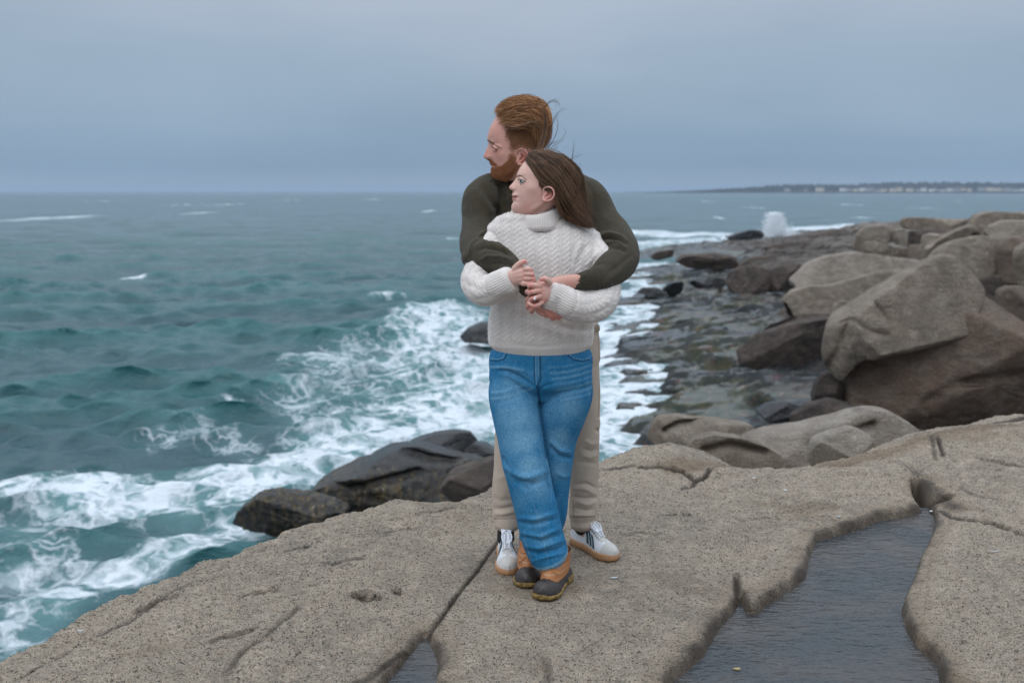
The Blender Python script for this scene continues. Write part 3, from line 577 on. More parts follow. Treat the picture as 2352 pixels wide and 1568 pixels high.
for i, (px, Y, lab, mt, dep) in enumerate([
    ([(1959, 575), (1966, 540), (1984, 522), (1990, 540), (1985, 578)], 36, 'narrow upright slab at the left end of the block pile', M_BOULD, .5),
    ([(1984, 552), (1990, 520), (2020, 517), (2052, 523), (2053, 555), (2030, 560)], 36.5, 'squarish rounded block, upper left of the far pile', M_PALE, .7),
    ([(2053, 528), (2075, 525), (2086, 540), (2084, 566), (2054, 560)], 36, 'upper block with a rounded right shoulder in the far pile', M_PALE, .6),
    ([(1982, 582), (1984, 555), (2010, 555), (2046, 564), (2050, 590)], 35, 'lower left block under the square one', M_BOULD, .6),
    ([(2050, 590), (2052, 567), (2084, 569), (2090, 592)], 35, 'lower middle block of the far pile', M_BOULD, .5),
    ([(2086, 592), (2088, 562), (2118, 562), (2126, 594)], 34.5, 'lower right block of the far pile', M_BOULD, .5),
    ([(2114, 562), (2118, 543), (2135, 535), (2157, 537), (2155, 552), (2130, 568)], 33, 'small light faced rock with a brown shaded side above the pile', M_PALE, .3),
    ([(2085, 570), (2088, 530), (2150, 525), (2230, 530), (2200, 560), (2130, 575)], 38, 'dark recessed rock behind the small light faced rock', M_DARK, 1.0),
    ([(2122, 600), (2125, 572), (2160, 550), (2190, 532), (2232, 513), (2242, 525), (2225, 540), (2180, 560), (2150, 590)], 30, 'long slanting slab lying above the boulder with a shaded front', M_BOULD, .7),
    ([(2125, 600), (2134, 582), (2190, 552), (2249, 540), (2283, 543), (2292, 553), (2283, 580), (2276, 630), (2260, 648), (2235, 640), (2200, 620)], 20, 'large boulder with a flat pale top and shaded front behind the split boulder', M_BOULD, 1.0),
    ([(2283, 600), (2290, 562), (2310, 548), (2335, 543), (2365, 560), (2360, 630), (2338, 655), (2295, 648)], 19.5, 'tall rounded boulder right of the flat topped one, split off by a dark gap', M_BOULD_RED, .7),
    ([(2325, 600), (2335, 572), (2370, 552), (2440, 560), (2450, 680), (2350, 700), (2338, 650)], 17.5, 'brown boulder cut off by the right edge of the picture', M_BOULD, .8),
    ([(2258, 535), (2268, 518), (2300, 505), (2352, 506), (2420, 520), (2420, 550), (2304, 550)], 27, 'smooth pale slab on top of the tall boulders at the right edge', M_PALE, 1.2),
    ([(2065, 515), (2070, 501), (2110, 499), (2180, 503), (2240, 505), (2235, 525), (2160, 530), (2078, 526)], 52, 'long flat ledge topping the far right ridge', M_BOULD, 2.5),
    ([(2225, 530), (2240, 495), (2274, 485), (2325, 488), (2400, 486), (2460, 510), (2420, 540), (2260, 540)], 44, 'broad rounded rise at the far right skyline', M_BOULD, 2.5),
    ([(2290, 760), (2290, 670), (2310, 655), (2345, 655), (2380, 690), (2400, 780), (2330, 800)], 17.0, 'half hidden rock in the dark gap right of the split boulder', M_BOULD_RED, .5),
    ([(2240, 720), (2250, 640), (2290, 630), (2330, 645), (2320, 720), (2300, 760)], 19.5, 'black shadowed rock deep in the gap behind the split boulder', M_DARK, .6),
    ([(1665, 650), (1672, 625), (1700, 612), (1740, 610), (1765, 618), (1770, 640), (1762, 672), (1715, 676), (1680, 672)], 38, 'dark rounded boulder on the wet shelf, left of a split pair', M_DARK, .9),
    ([(1762, 672), (1768, 620), (1800, 606), (1835, 605), (1846, 622), (1835, 650), (1800, 668)], 38.4, 'dark brown boulder on the wet shelf, right of a split pair', M_DARK, .9),
    ([(1580, 650), (1592, 640), (1625, 634), (1640, 648), (1636, 660), (1600, 662)], 40, 'small black wet rock on the shelf left of the split pair', M_WET, .5)]):
    rock('boulder' if Y < 25 else 'rock', px, Y, lab, mt, depth=dep, seed=20+i, group=GB, cat='boulder' if Y < 25 else 'rock', facet=.08, power=.4, res=.7)
for i, (px, Y, lab) in enumerate([
    ([(1515, 668), (1535, 650), (1565, 645), (1570, 655), (1545, 668)], 41, 'low brown wet rock on the tidal shelf right of the olive elbow'),
    ([(1460, 672), (1475, 660), (1512, 660), (1525, 668), (1490, 676)], 41, 'flat reddish brown rock awash on the shelf below the olive elbow'),
    ([(1625, 650), (1640, 636), (1668, 640), (1665, 655), (1640, 660)], 41, 'small black rock touching the dark split boulders on the shelf'),
    ([(1550, 600), (1580, 585), (1640, 580), (1690, 590), (1700, 615), (1640, 622), (1580, 615)], 52, 'long brown hump with a yellowish top on the outer shelf'),
    ([(1690, 615), (1720, 590), (1790, 585), (1850, 590), (1850, 612), (1780, 618)], 50, 'dark brown ledge block above the dark split boulders'),
    ([(1490, 590), (1510, 578), (1550, 572), (1545, 590), (1510, 598)], 60, 'narrow black rock at the outer edge of the tidal shelf'),
    ([(1750, 568), (1800, 556), (1880, 552), (1950, 556), (1960, 580), (1860, 585), (1780, 582)], 62, 'broad dark brown ledge before the far block pile')]):
    rock('rock', px, Y, lab, M_DARK if i > 2 else M_WET, depth=1.2, seed=80+i, group='dark rocks scattered on the tidal shelf', cat='rock', facet=.10, power=.4, res=.7)
# pale swelling ledges of the mid distance
rock('rock', [(1810, 640), (1850, 603), (1900, 586), (1960, 578), (2040, 589), (2110, 598), (2150, 612), (2110, 650), (2000, 660), (1900, 668), (1830, 665)], 27.5, 'upper pale sloping slab above the long dark crack beyond the split boulder', M_PALE, depth=3.0, seed=51, facet=.04, group=GB, cat='rock', planes=[(-.1, 3.2), (0, .35), (-.8, .8)], res=1.3)
rock('rock', [(1790, 690), (1815, 668), (1860, 655), (1900, 656), (1950, 641), (2000, 627), (2060, 617), (2110, 630), (2120, 665), (2060, 700), (1960, 715), (1860, 712)], 24.6, 'lower pale slab stepping down below the long dark crack', M_BOULD, depth=2.2, seed=53, facet=.05, group=GB, cat='rock', planes=[(-.3, 2.6), (0, .2), (-.8, .2)], res=1.3)
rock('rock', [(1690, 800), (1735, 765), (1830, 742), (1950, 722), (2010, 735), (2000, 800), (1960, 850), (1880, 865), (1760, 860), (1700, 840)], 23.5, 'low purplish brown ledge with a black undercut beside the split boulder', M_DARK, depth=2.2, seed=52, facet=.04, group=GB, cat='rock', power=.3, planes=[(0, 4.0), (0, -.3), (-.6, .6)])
# surf rocks
def kelpf(lo, hi, seed):
    def f(V, N):
        n = fbm(V*2.2+seed, 4, .6); return sm(hi, lo, V[:, 2]+.35*n)*sm(-.5, .0, N[:, 2]+.9)
    return f
GS = 'wet dark rocks standing in the surf'
rock('rock', [(535, 1200), (548, 1172), (575, 1150), (600, 1132), (645, 1124), (690, 1128), (735, 1135), (775, 1150), (800, 1170), (790, 1220), (700, 1240), (620, 1222), (560, 1215)], 12.6, 'low mound covered in brown and yellow seaweed, left end of the surf rocks', M_WET, depth=.75, seed=60, facet=.20, group=GS, kelp=lambda V, N: np.ones(len(V))*sm(-.4, .1, fbm(V*2.5, 3)+.35), res=1.4)
rock('rock', [(700, 1140), (735, 1108), (780, 1088), (830, 1068), (870, 1040), (905, 1025), (960, 1018), (1020, 1035), (1080, 1050), (1120, 1060), (1140, 1100), (1130, 1170), (950, 1200), (780, 1190), (710, 1165)], 13.9, 'long glossy black rock with seaweed fringe behind the crest of the granite', M_WET, depth=1.2, seed=61, facet=.16, group=GS, kelp=kelpf(-2.65, -2.05, 2), res=1.5, cracks=[([(925, 1035), (980, 1050), (1040, 1060), (1100, 1045)], 9, .12), ([(760, 1110), (800, 1125), (880, 1105), (960, 1085)], 10, .10), ([(1040, 1090), (1080, 1070), (1130, 1062)], 8, .10)])
rock('rock', [(925, 1025), (955, 1008), (1000, 992), (1045, 987), (1080, 990), (1098, 1010), (1094, 1040), (1060, 1050), (1000, 1045), (950, 1040)], 14.9, 'highest black rock of the surf group, with a brown weedy underside', M_WET, depth=.6, seed=62, facet=.20, group=GS, kelp=kelpf(-2.55, -2.35, 5), res=1.2)
rock('rock', [(1060, 1035), (1090, 1015), (1120, 1020), (1150, 1045), (1160, 1110), (1080, 1110)], 14.6, 'rounded wet rock half hidden behind the man\'s trouser leg', M_WET, depth=.6, seed=63, facet=.16, group=GS, kelp=kelpf(-2.7, -2.5, 5))
rock('rock', [(1010, 1120), (1030, 1090), (1080, 1070), (1140, 1050), (1200, 1060), (1210, 1140), (1060, 1160)], 12.2, 'smooth dark brown rock just beyond the crest of the granite', M_DARK, depth=.7, seed=64, facet=.05, group=GS)
rock('rock', [(1056, 772), (1075, 752), (1105, 740), (1140, 738), (1180, 760), (1170, 782), (1100, 785), (1065, 782)], 28.5, 'small dark rock awash in white surf beside the cream sweater', M_WET, depth=.7, seed=65, facet=.2, group=GS, kelp=kelpf(-3.2, -2.8, 3))
rock('rock', [(1665, 546), (1690, 535), (1720, 528), (1748, 528), (1757, 540), (1745, 550), (1700, 552)], 92, 'low black rock at the foot of the spray plume', M_WET, depth=1.8, seed=66, group=GS)
rock('rock', [(1760, 555), (1850, 538), (1900, 528), (1960, 524), (2010, 530), (2000, 550), (1850, 560)], 78, 'thin dark ledge beside the breaking wave under the far blocks', M_DARK, depth=3, seed=67, group=GS)
# spray plume thrown up by the wave
def spray():
    rs = np.random.RandomState(5); c = P(1778, 549, 97); S = M1(97); n = 13000
    k = rs.rand(n); col = k < .42; t = np.where(col, rs.uniform(0, 1, n)**1.15, rs.uniform(0, 1, n)**2.6)
    cx = np.where(col, 4-6*t, 32*rs.normal(size=n)+16); sp = np.where(col, (5+9*(1-t))*(1+.35*np.sin(t*11)), 10)
    px = cx+rs.normal(size=n)*sp; pz = np.where(col, t*64*np.exp(-((px-2)/30)**2), t*26*np.exp(-((px-10)/50)**2))
    dr = 1+2.0*(rs.rand(n) < .10); px = 0+px*np.where(rs.rand(n) < .12, 1.5, 1)
    pos = np.stack([c[0]+px*S, 97+rs.normal(size=n)*1.2, c[2]+pz*S-.1], 1); r = (.026+.065*(1-t)*rs.rand(n)+.024*rs.rand(n))
    oc = np.array([(1, 0, 0), (-1, 0, 0), (0, 1, 0), (0, -1, 0), (0, 0, 1), (0, 0, -1)]); of = np.array([(0, 2, 4), (2, 1, 4), (1, 3, 4), (3, 0, 4), (2, 0, 5), (1, 2, 5), (3, 1, 5), (0, 3, 5)])
    V = (pos[:, None]+oc[None]*r[:, None, None]).reshape(-1, 3); F = (of[None]+6*np.arange(n)[:, None, None]).reshape(-1, 3)
    tag(mesh_np('sea_spray', V, F, plain('spray_white', (.80, .83, .86), .9)), kind='stuff', label='white plume of spray thrown up by a wave behind the low black rock', cat='spray')
spray()
# ================================================================== sculpting tools for the figures
def cr_interp(C, n):
    C = np.asarray(C, float); m = len(C)
    L = np.concatenate([[0], np.cumsum(np.linalg.norm(np.diff(C[:, :3], axis=0), axis=1)+1e-9)]); t = np.linspace(0, L[-1], n); out = np.zeros((n, C.shape[1]))
    # finite-difference tangents (monotone enough)
    T = np.gradient(C, L, axis=0) if m > 2 else np.repeat((C[1:]-C[:1])/L[-1], m, 0)
    k = np.clip(np.searchsorted(L, t, 'right')-1, 0, m-2); h = (L[k+1]-L[k])[:, None]; s = ((t-L[k])/(L[k+1]-L[k]))[:, None]
    h00 = 2*s**3-3*s**2+1; h10 = s**3-2*s**2+s; h01 = -2*s**3+3*s**2; h11 = s**3-s**2
    return h00*C[k]+h10*h*T[k]+h01*C[k+1]+h11*h*T[k+1]
def ctl(pts):
    """(u, v, Y, halfwidth_px, halfdepth_m or ratio) -> xyz + radii in metres"""
    out = []
    for q in pts:
        u, v, Y, w = q[:4]; p = P(u, v, Y); w = w*M1(Y, p[2]); d = q[4] if len(q) > 4 else 1.0
        out.append([p[0], p[1], p[2], w, d*w if d >= .35 else d])
    return np.array(out)
def loft(C, n=24, m=28, sq=2.0, caps=True, up=(0, 1, 0), flat=False):
    """tube through control points C (x,y,z,rw,rd); rw across the view, rd along depth"""
    Q = cr_interp(C, n); T = np.gradient(Q[:, :3], axis=0); T /= np.linalg.norm(T, axis=1)[:, None]+1e-9
    if flat: T = np.array([[0, 0, np.sign(T[:, 2].mean())]])*np.ones((n, 1))
    D = np.array(up, float)[None]*np.ones((n, 1)); D = D-(D*T).sum(1)[:, None]*T; D /= np.linalg.norm(D, axis=1)[:, None]+1e-9
    S = np.cross(D, T)
    a = np.linspace(0, 2*math.pi, m, endpoint=False); ca, sa = np.cos(a), np.sin(a)
    e = 2.0/sq; cx = np.sign(ca)*np.abs(ca)**e; sx = np.sign(sa)*np.abs(sa)**e
    V = Q[:, None, :3]+S[:, None]*(Q[:, 3, None]*cx)[..., None]+D[:, None]*(Q[:, 4, None]*sx)[..., None]
    V = V.reshape(-1, 3); F = [grid_faces(n, m, True)]
    if caps:
        rows = []
        for end, sgn in ((0, -1), (n-1, 1)):
            base = len(V); q = Q[end]; r = min(q[3], q[4])*.55
            for k, (f, o) in enumerate(((.86, .5), (.5, .87))):
                V = np.vstack([V, q[:3]+S[end]*(q[3]*f*cx)[:, None]+D[end]*(q[4]*f*sx)[:, None]+T[end]*sgn*r*o])
            V = np.vstack([V, q[:3]+T[end]*sgn*r]); i = np.arange(m); j = (i+1) % m
            e0 = end*m; r1 = base; r2 = base+m; tip = base+2*m
            qd = lambda a0, b0: np.stack([a0+i, a0+j, b0+j, b0+i], 1)
            f1, f2 = qd(e0, r1), qd(r1, r2); f3 = np.stack([r2+i, r2+j, 0*i+tip], 1)
            if sgn < 0: f1, f2, f3 = f1[:, ::-1], f2[:, ::-1], f3[:, ::-1]
            F += [f1, f2, f3]
    return V, F
def tube(pts, n=None, m=28, sq=2.0, caps=True, flat=False):
    C = ctl(pts); L = np.linalg.norm(np.diff(C[:, :3], axis=0), axis=1).sum()
    return loft(C, n or max(8, int(L/.008)), m, sq, caps, flat=flat)
def ball(c, r, n=24, m=16, rot=None):
    c = np.array(c, float); r = np.array(r if hasattr(r, '__len__') else (r, r, r), float)
    th = np.linspace(0, math.pi, m+1)[1:-1]; ph = np.linspace(0, 2*math.pi, n, endpoint=False)
    V = np.stack([np.sin(th)[:, None]*np.cos(ph), np.sin(th)[:, None]*np.sin(ph), np.cos(th)[:, None]*np.ones(n)], -1).reshape(-1, 3)
    V = np.vstack([V, [[0, 0, 1], [0, 0, -1]]])*r
    if rot is not None: V = V@np.array(rot).T
    k = m-1; i = np.arange(n); j = (i+1) % n
    return V+c, [grid_faces(k, n, True)[:, ::-1], np.stack([0*i+k*n, i, j], 1), np.stack([0*i+k*n+1, (k-1)*n+j, (k-1)*n+i], 1)]
def join(parts):
    V = []; F = []; o = 0
    for v, f in parts:
        V.append(v); F += [np.asarray(x)+o for x in (f if isinstance(f, list) else [f])]; o += len(v)
    return np.vstack(V), F
def fuse(parts, voxel=.003, smooth=4, fac=.5):
    """weld overlapping closed solids into one continuous skin"""
    V, F = join(parts); o = mesh_np('tmp', V, F)
    r = o.modifiers.new('r', 'REMESH'); r.mode = 'VOXEL'; r.voxel_size = voxel
    if smooth: s = o.modifiers.new('s', 'SMOOTH'); s.iterations = smooth; s.factor = fac
    bpy.context.view_layer.update(); dg = bpy.context.evaluated_depsgraph_get(); ev = o.evaluated_get(dg); me = ev.to_mesh()
    n = len(me.vertices); co = np.zeros(n*3, np.float32); me.vertices.foreach_get('co', co)
    nl = len(me.loops); li = np.zeros(nl, np.int32); me.loops.foreach_get('vertex_index', li); tot = np.zeros(len(me.polygons), np.int32); me.polygons.foreach_get('loop_total', tot); st = np.zeros(len(me.polygons), np.int32); me.polygons.foreach_get('loop_start', st)
    F4 = li[st[tot == 4][:, None]+np.arange(4)]; F3 = li[st[tot == 3][:, None]+np.arange(3)]
    ev.to_mesh_clear(); m0 = o.data; bpy.data.objects.remove(o); bpy.data.meshes.remove(m0)
    return co.reshape(-1, 3).astype(float), [f for f in (F4, F3) if len(f)]
def normals(V, F):
    N = np.zeros_like(V)
    for f in F:
        a, b, c = V[f[:, 0]], V[f[:, 1]], V[f[:, 2]]; n = np.cross(b-a, c-a)
        if f.shape[1] == 4: n = n+np.cross(c-a, V[f[:, 3]]-a)
        for k in range(f.shape[1]): np.add.at(N, f[:, k], n)
    return N/(np.linalg.norm(N, axis=1)[:, None]+1e-12)
def relax(V, F, it=1, w=None, fac=.5):
    E = np.vstack([np.stack([f[:, k], f[:, (k+1) % f.shape[1]]], 1) for f in F for k in range(f.shape[1])])
    for _ in range(it):
        S = np.zeros_like(V); c = np.zeros(len(V)); np.add.at(S, E[:, 0], V[E[:, 1]]); np.add.at(c, E[:, 0], 1)
        np.add.at(S, E[:, 1], V[E[:, 0]]); np.add.at(c, E[:, 1], 1)
        D = S/np.maximum(c, 1)[:, None]-V; V = V+D*fac*(1 if w is None else w[:, None])
    return V
def stroke(V, N, px, width, amp, yr=None, taper=True, sharp=2.0, one=None, both=False):
    """push the camera-side surface along a stroke drawn in the front view; amp in metres (negative digs in)"""
    u, v = UV(V); d, side, arc = pl_dist(u, v, px)
    k = np.exp(-(d/width)**sharp)
    if one: k = k*(.5+.5*np.tanh(one*side*d/width*2))
    if taper: k = k*np.clip(np.sin(np.pi*np.clip(arc, .0, 1)), 0, 1)**.6
    if not both: k = k*sm(.05, -.35, N[:, 1])
    if yr: k = k*(V[:, 1] > yr[0])*(V[:, 1] < yr[1])
    return V+N*(amp*k)[:, None]
def chain_param(V, chains):
    """nearest chain -> (index, along metres, around metres, signed across metres)"""
    best = np.full(len(V), 1e9); idx = np.zeros(len(V), int); al = np.zeros(len(V)); ar = np.zeros(len(V)); fr = np.zeros(len(V))
    for ci, C in enumerate(chains):
        Q = cr_interp(C, 60); L = np.concatenate([[0], np.cumsum(np.linalg.norm(np.diff(Q[:, :3], axis=0), axis=1))])
        for k in range(len(Q)-1):
            a = Q[k, :3]; T = Q[k+1, :3]-a; l = np.linalg.norm(T); T = T/l; t = (V-a)@T
            tc = np.clip(t, 0, l); e = V-a-tc[:, None]*T; dist = np.linalg.norm(e, axis=1)
            D = np.array((0, 1., 0))-T[1]*T; D /= np.linalg.norm(D); S = np.cross(D, T)
            rw = Q[k, 3]; rd = Q[k, 4]; es = e@S; ed = e@D; dn = np.hypot(es/rw, ed/rd)+.3*np.abs(t-tc)/rw
            m = dn < best; best = np.where(m, dn, best); idx = np.where(m, ci, idx); al = np.where(m, L[k]+tc, al)
            ar = np.where(m, np.arctan2(es/rw, -ed/rd)*(rw+rd)*.5, ar); fr = np.where(m, (L[k]+tc)/L[-1], fr)
    return idx, al, ar, fr, best
def smooth_param(F, n, idx, al, ar, C, it=14):
    E = np.vstack([np.stack([f[:, k], f[:, (k+1) % f.shape[1]]], 1) for f in F for k in range(f.shape[1])]); E = E[idx[E[:, 0]] == idx[E[:, 1]]]
    r = np.array([c[:, 3:5].mean() for c in C])[idx]; th = ar/r; X = np.stack([al, np.cos(th), np.sin(th)], 1)
    cnt = np.bincount(E[:, 0], minlength=n)+np.bincount(E[:, 1], minlength=n)
    for _ in range(it):
        S = np.stack([np.bincount(E[:, 0], X[E[:, 1], k], n)+np.bincount(E[:, 1], X[E[:, 0], k], n) for k in range(3)], 1); X = np.where(cnt[:, None] > 0, .4*X+.6*S/np.maximum(cnt, 1)[:, None], X)
    return X[:, 0], np.arctan2(X[:, 2], X[:, 1])*r
def bvh_of(V, F):
    from mathutils.bvhtree import BVHTree
    return BVHTree.FromPolygons([tuple(v) for v in V], [tuple(int(i) for i in f) for g in F for f in g])
def lift(curves, B, off):
    """push strands out of a surface and let them lie off metres above it"""
    n, m, _ = curves.shape; off = np.broadcast_to(np.asarray(off), (n,))
    for i in range(n):
        for k in range(m):
            p = Vector(curves[i, k]); loc, nr, _, d = B.find_nearest(p)
            if loc is None: continue
            s = (p-loc).dot(nr)
            if s < off[i]: q = loc+nr*float(off[i]); curves[i, k] = q
    return curves
def strands(name, curves, rad, mat, parent, shade=None, k=3):
    """curves (n,m,3): hair strands as slim tapered tubes in one mesh"""
    n, m, _ = curves.shape; T = np.gradient(curves, axis=1); T /= np.linalg.norm(T, axis=2)[..., None]+1e-9
    A = np.cross(T, np.array((.3, 1., .2))); A /= np.linalg.norm(A, axis=2)[..., None]+1e-9; B = np.cross(T, A)
    tp = np.interp(np.linspace(0, 1, m), [0, .15, .6, 1], [.8, 1, .8, .12]); rad = np.broadcast_to(np.asarray(rad), (n,))
    r = rad[:, None]*tp[None]; V = []
    for j in range(k):
        a = 2*math.pi*j/k; V.append(curves+(A*math.cos(a)+B*math.sin(a))*r[..., None])
    V = np.stack(V, 2); V = V.reshape(-1, 3)
    base = (np.arange(n)*m*k)[:, None, None]+(np.arange(m-1)*k)[None, :, None]+np.arange(k)[None, None, :]; j2 = (np.arange(k)+1) % k
    b2 = (np.arange(n)*m*k)[:, None, None]+(np.arange(m-1)*k)[None, :, None]+j2[None, None, :]
    F = np.stack([base, b2, b2+k, base+k], -1).reshape(-1, 4)
    sh = np.repeat(shade if shade is not None else np.random.RandomState(1).rand(n), m*k)
    if name is None: return V, F, sh
    return mesh_np(name, V, F, mat, parent, attrs={'shade': sh})
def strand_geo(c, rad, shade, alt=0): return strands(None, c, rad, None, None, shade)
def strand_mesh(name, HS, mat, parent):
    V = np.vstack([g[0] for g in HS]); o = np.cumsum([0]+[len(g[0]) for g in HS]); F = np.vstack([g[1]+a for g, a in zip(HS, o)])
    return mesh_np(name, V, F, mat, parent, attrs={'shade': np.concatenate([g[2] for g in HS])})
def resample(c, m):
    c = np.asarray(c, float)
    return cr_interp(c, m)
def guide_fill(G_, n, m=9, rs=None, jit=.004, clump=.5, wav=.0):
    """fill between neighbouring guide curves (px u, v, Y)"""
    rs = rs or np.random.RandomState(0); K = np.array([resample([P(*q) for q in g], m) for g in G_]); t = rs.rand(n)*(len(K)-1)
    if clump: tt = np.round(t*14)/14; t = tt+(t-tt)*(1-clump)
    t = np.clip(t, 0, len(K)-1.0001); i = t.astype(int); f = (t-i)[:, None, None]; C = K[i]*(1-f)+K[i+1]*f
    off = rs.normal(size=(n, 1, 3))*jit; drift = rs.normal(size=(n, 1, 3))*jit*1.6*np.linspace(0, 1, m)[None, :, None]**1.5
    s = np.linspace(0, 1, m); C = C+off+drift
    if wav: C = C+wav*np.sin(s*rs.uniform(3, 9, (n, 1))+rs.rand(n, 1)*6)[..., None]*rs.normal(size=(n, 1, 3))
    # differing lengths
    e = rs.uniform(.72, 1.0, n); out = np.zeros_like(C)
    for k in range(m):
        q = s[k]*e*(m-1); a = np.clip(q.astype(int), 0, m-2); w = (q-a)[:, None]; ar = np.arange(n); out[:, k] = C[ar, a]*(1-w)+C[ar, a+1]*w
    return out
# ------------------------------------------------------------------ head from a traced profile
def head(front, base, back, Yh, width, sig, yaw=8.0, nf=None, xm=None, rows=150, cols=96):
    """front: profile line (u,v); base: same line without nose and lips; back: (u,v); width: (v, half width m); sig: (v, sigma m)"""
    f = np.array(front, float); vs = np.linspace(f[:, 1].min(), f[:, 1].max(), rows)
    uf = np.interp(vs, f[:, 1], f[:, 0]); bs = np.array(base, float); ub = np.interp(vs, bs[:, 1], bs[:, 0]); bk = np.array(back, float); uk = np.interp(vs, bk[:, 1], bk[:, 0])
    def sg_(a, n): 
        for _ in range(n): a = np.convolve(np.pad(a, 1, 'edge'), [.25, .5, .25], 'valid')
        return a
    uf = sg_(uf, 1); ub = sg_(ub, 40); uk = sg_(uk, 60)
    W = np.array(width); b = np.interp(vs, W[:, 0], W[:, 1]); sg = np.interp(vs, *np.array(sig).T); nfv = np.interp(vs, *np.array(nf or [(0, 2.2), (1, 2.2)]).T); xmv = np.interp(vs, *np.array(xm or [(0, .55), (1, .55)]).T)
    b = sg_(b, 50); b[:6] = np.interp(vs[:6], W[:, 0], W[:, 1]); sg = sg_(sg, 6); nfv = sg_(nfv, 40); xmv = sg_(xmv, 40)
    yv = R(yaw); Fx = np.array((-math.cos(yv), -math.sin(yv), 0)); Sx = np.array((math.sin(yv), -math.cos(yv), 0))   # facing, toward camera
    uc = 0.5*(ub.mean()+uk.mean()); V = np.zeros((rows, cols, 3))
    ph = np.linspace(0, 2*math.pi, cols, endpoint=False); x = (1-np.cos(ph))/2; sgn = np.where(np.arange(cols) < cols/2, 1, -1)
    for i, v in enumerate(vs):
        c = P(uc, v, Yh); s = M1(Yh, c[2])
        ff = (uc-ub[i])*s; fb = (uc-uk[i])*s; xx = x; q = np.where(xx < xmv[i], 1-xx/xmv[i], (xx-xmv[i])/(1-xmv[i])); n_ = np.where(xx < xmv[i], nfv[i], 2.2)
        w = b[i]*np.clip(1-q**n_, 0, 1)**(1/n_); S = w*sgn; Fc = ff+(fb-ff)*xx
        Fc = Fc+(ub[i]-uf[i])*s*np.exp(-(S/sg[i])**2)*(xx < xmv[i])
        V[i] = c+Fc[:, None]*Fx+S[:, None]*Sx
    top = V[0].mean(0); bot = V[-1].mean(0); n = rows*cols; i = np.arange(cols); j = (i+1) % cols
    VV = np.vstack([V.reshape(-1, 3), top, bot])
    return (VV, [grid_faces(rows, cols, True)[:, ::-1], np.stack([i, 0*i+n, j], 1)[:, ::-1], np.stack([(rows-1)*cols+i, (rows-1)*cols+j, 0*i+n+1], 1)[:, ::-1]]), Fx, Sx
def flip_if_needed(V, F):
    """make sure faces look outward"""
    vol = 0
    for f in F:
        a, b, c = V[f[:, 0]], V[f[:, 1]], V[f[:, 2]]; vol += (a*np.cross(b, c)).sum()
        if f.shape[1] == 4: vol += (a*np.cross(c, V[f[:, 3]])).sum()
    return F if vol > 0 else [f[:, ::-1] for f in F]
def skin_mat(name, base, red, freckle=0.0):
    b = NB(name); p = b.pos(); r = b.attr('red'); lip = b.attr('lip'); dk = b.attr('dark'); fz = b.attr('fuzz')
    n = b.noise(p, 45, 4, .6); n2 = b.noise(p, 320, 3, .6)
    col = b.mix(b.math('MULTIPLY', b.mr(n.outputs[0], .35, .7), .25), base, red); col = b.mix(r, col, red)
    if freckle: col = b.mix(b.math('MULTIPLY', b.mr(n2.outputs[0], .56, .68), freckle), col, (.36, .17, .10))
    col = b.mix(fz, col, b.mix(b.mr(n2.outputs[0], .35, .65), (.10, .035, .014), (.24, .085, .035)))
    col = b.mix(lip, col, (.44, .16, .15)); col = b.mix(dk, col, (.055, .028, .018))
    b.set(b.b.inputs['Subsurface Weight'], .12); b.b.inputs['Subsurface Radius'].default_value = (1, .35, .2); b.b.inputs['Subsurface Scale'].default_value = .006
    return b.done(col, .48, b.bump(n2.outputs[0], .25, .0012), Specular_IOR_Level=.4)
def hair_mat(name, c0, c1, c2, rough=.5):
    b = NB(name); s = b.attr('shade'); p = b.pos(); n = b.noise(p, 22, 3, .6)
    col = b.ramp(b.math('ADD', b.math('MULTIPLY', s, .75), b.math('MULTIPLY', n.outputs[0], .35)), [(.1, c0), (.55, c1), (.95, c2)])
    return b.done(col, rough, Specular_IOR_Level=.35)
def attr_gauss(V, pts, N=None):
    """sum of soft round patches given in the front view (u, v, radius px, strength)"""
    u, v = UV(V); a = np.zeros(len(V))
    for q in pts: a = np.maximum(a, q[3]*np.exp(-(((u-q[0])**2+(v-q[1])**2)/q[2]**2)))
    return np.clip(a, 0, 1)
# ================================================================== the couple
def ear_parts(cu, cv, Y, w, h, tilt, Sx, depth=.010):
    """helix rim, bowl and lobe; w,h in px, tilt in radians; returns solids"""
    c, s = math.cos(tilt), math.sin(tilt); e = lambda x, y: (cu+(x*c-y*s)*w, cv+(x*s+y*c)*h)
    sc = M1(Y, 1.3); out = []
    def pt(x, y, dy): u, v = e(x, y); p = P(u, v, Y-dy); return p
    rim = [(-.32, .10, .004), (-.42, -.30, .010), (-.15, -.50, .014), (.25, -.46, .018), (.46, -.15, .020), (.42, .18, .018), (.18, .40, .014), (-.12, .50, .010), (-.30, .40, .006), (-.34, .25, .004)]
    C = np.array([[*pt(x, y, d), .0034, .0042] for x, y, d in rim]); out.append(loft(C, 40, 10))
    anti = [(-.05, -.25, .009), (.2, -.1, .012), (.16, .12, .011), (-.02, .24, .009)]
    out.append(loft(np.array([[*pt(x, y, d), .0026, .003] for x, y, d in anti]), 16, 8))
    out.append(loft(np.array([[*pt(x, y, d), .0045, .0045] for x, y, d in [(-.28, .02, .003), (-.24, .14, .006), (-.22, .28, .006)]]), 10, 8))   # tragus
    out.append(loft(np.array([[*pt(x, y, d), .0065, .0035] for x, y, d in [(-.10, .34, .006), (-.16, .46, .007)]]), 10, 10))   # lobe
    out.append(loft(np.array([[*pt(x, y, d), w*sc*.36, .0035] for x, y, d in [(.02, -.35, .006), (.08, 0, .007), (-.02, .3, .003)]]), 14, 16))   # plate behind
    return out
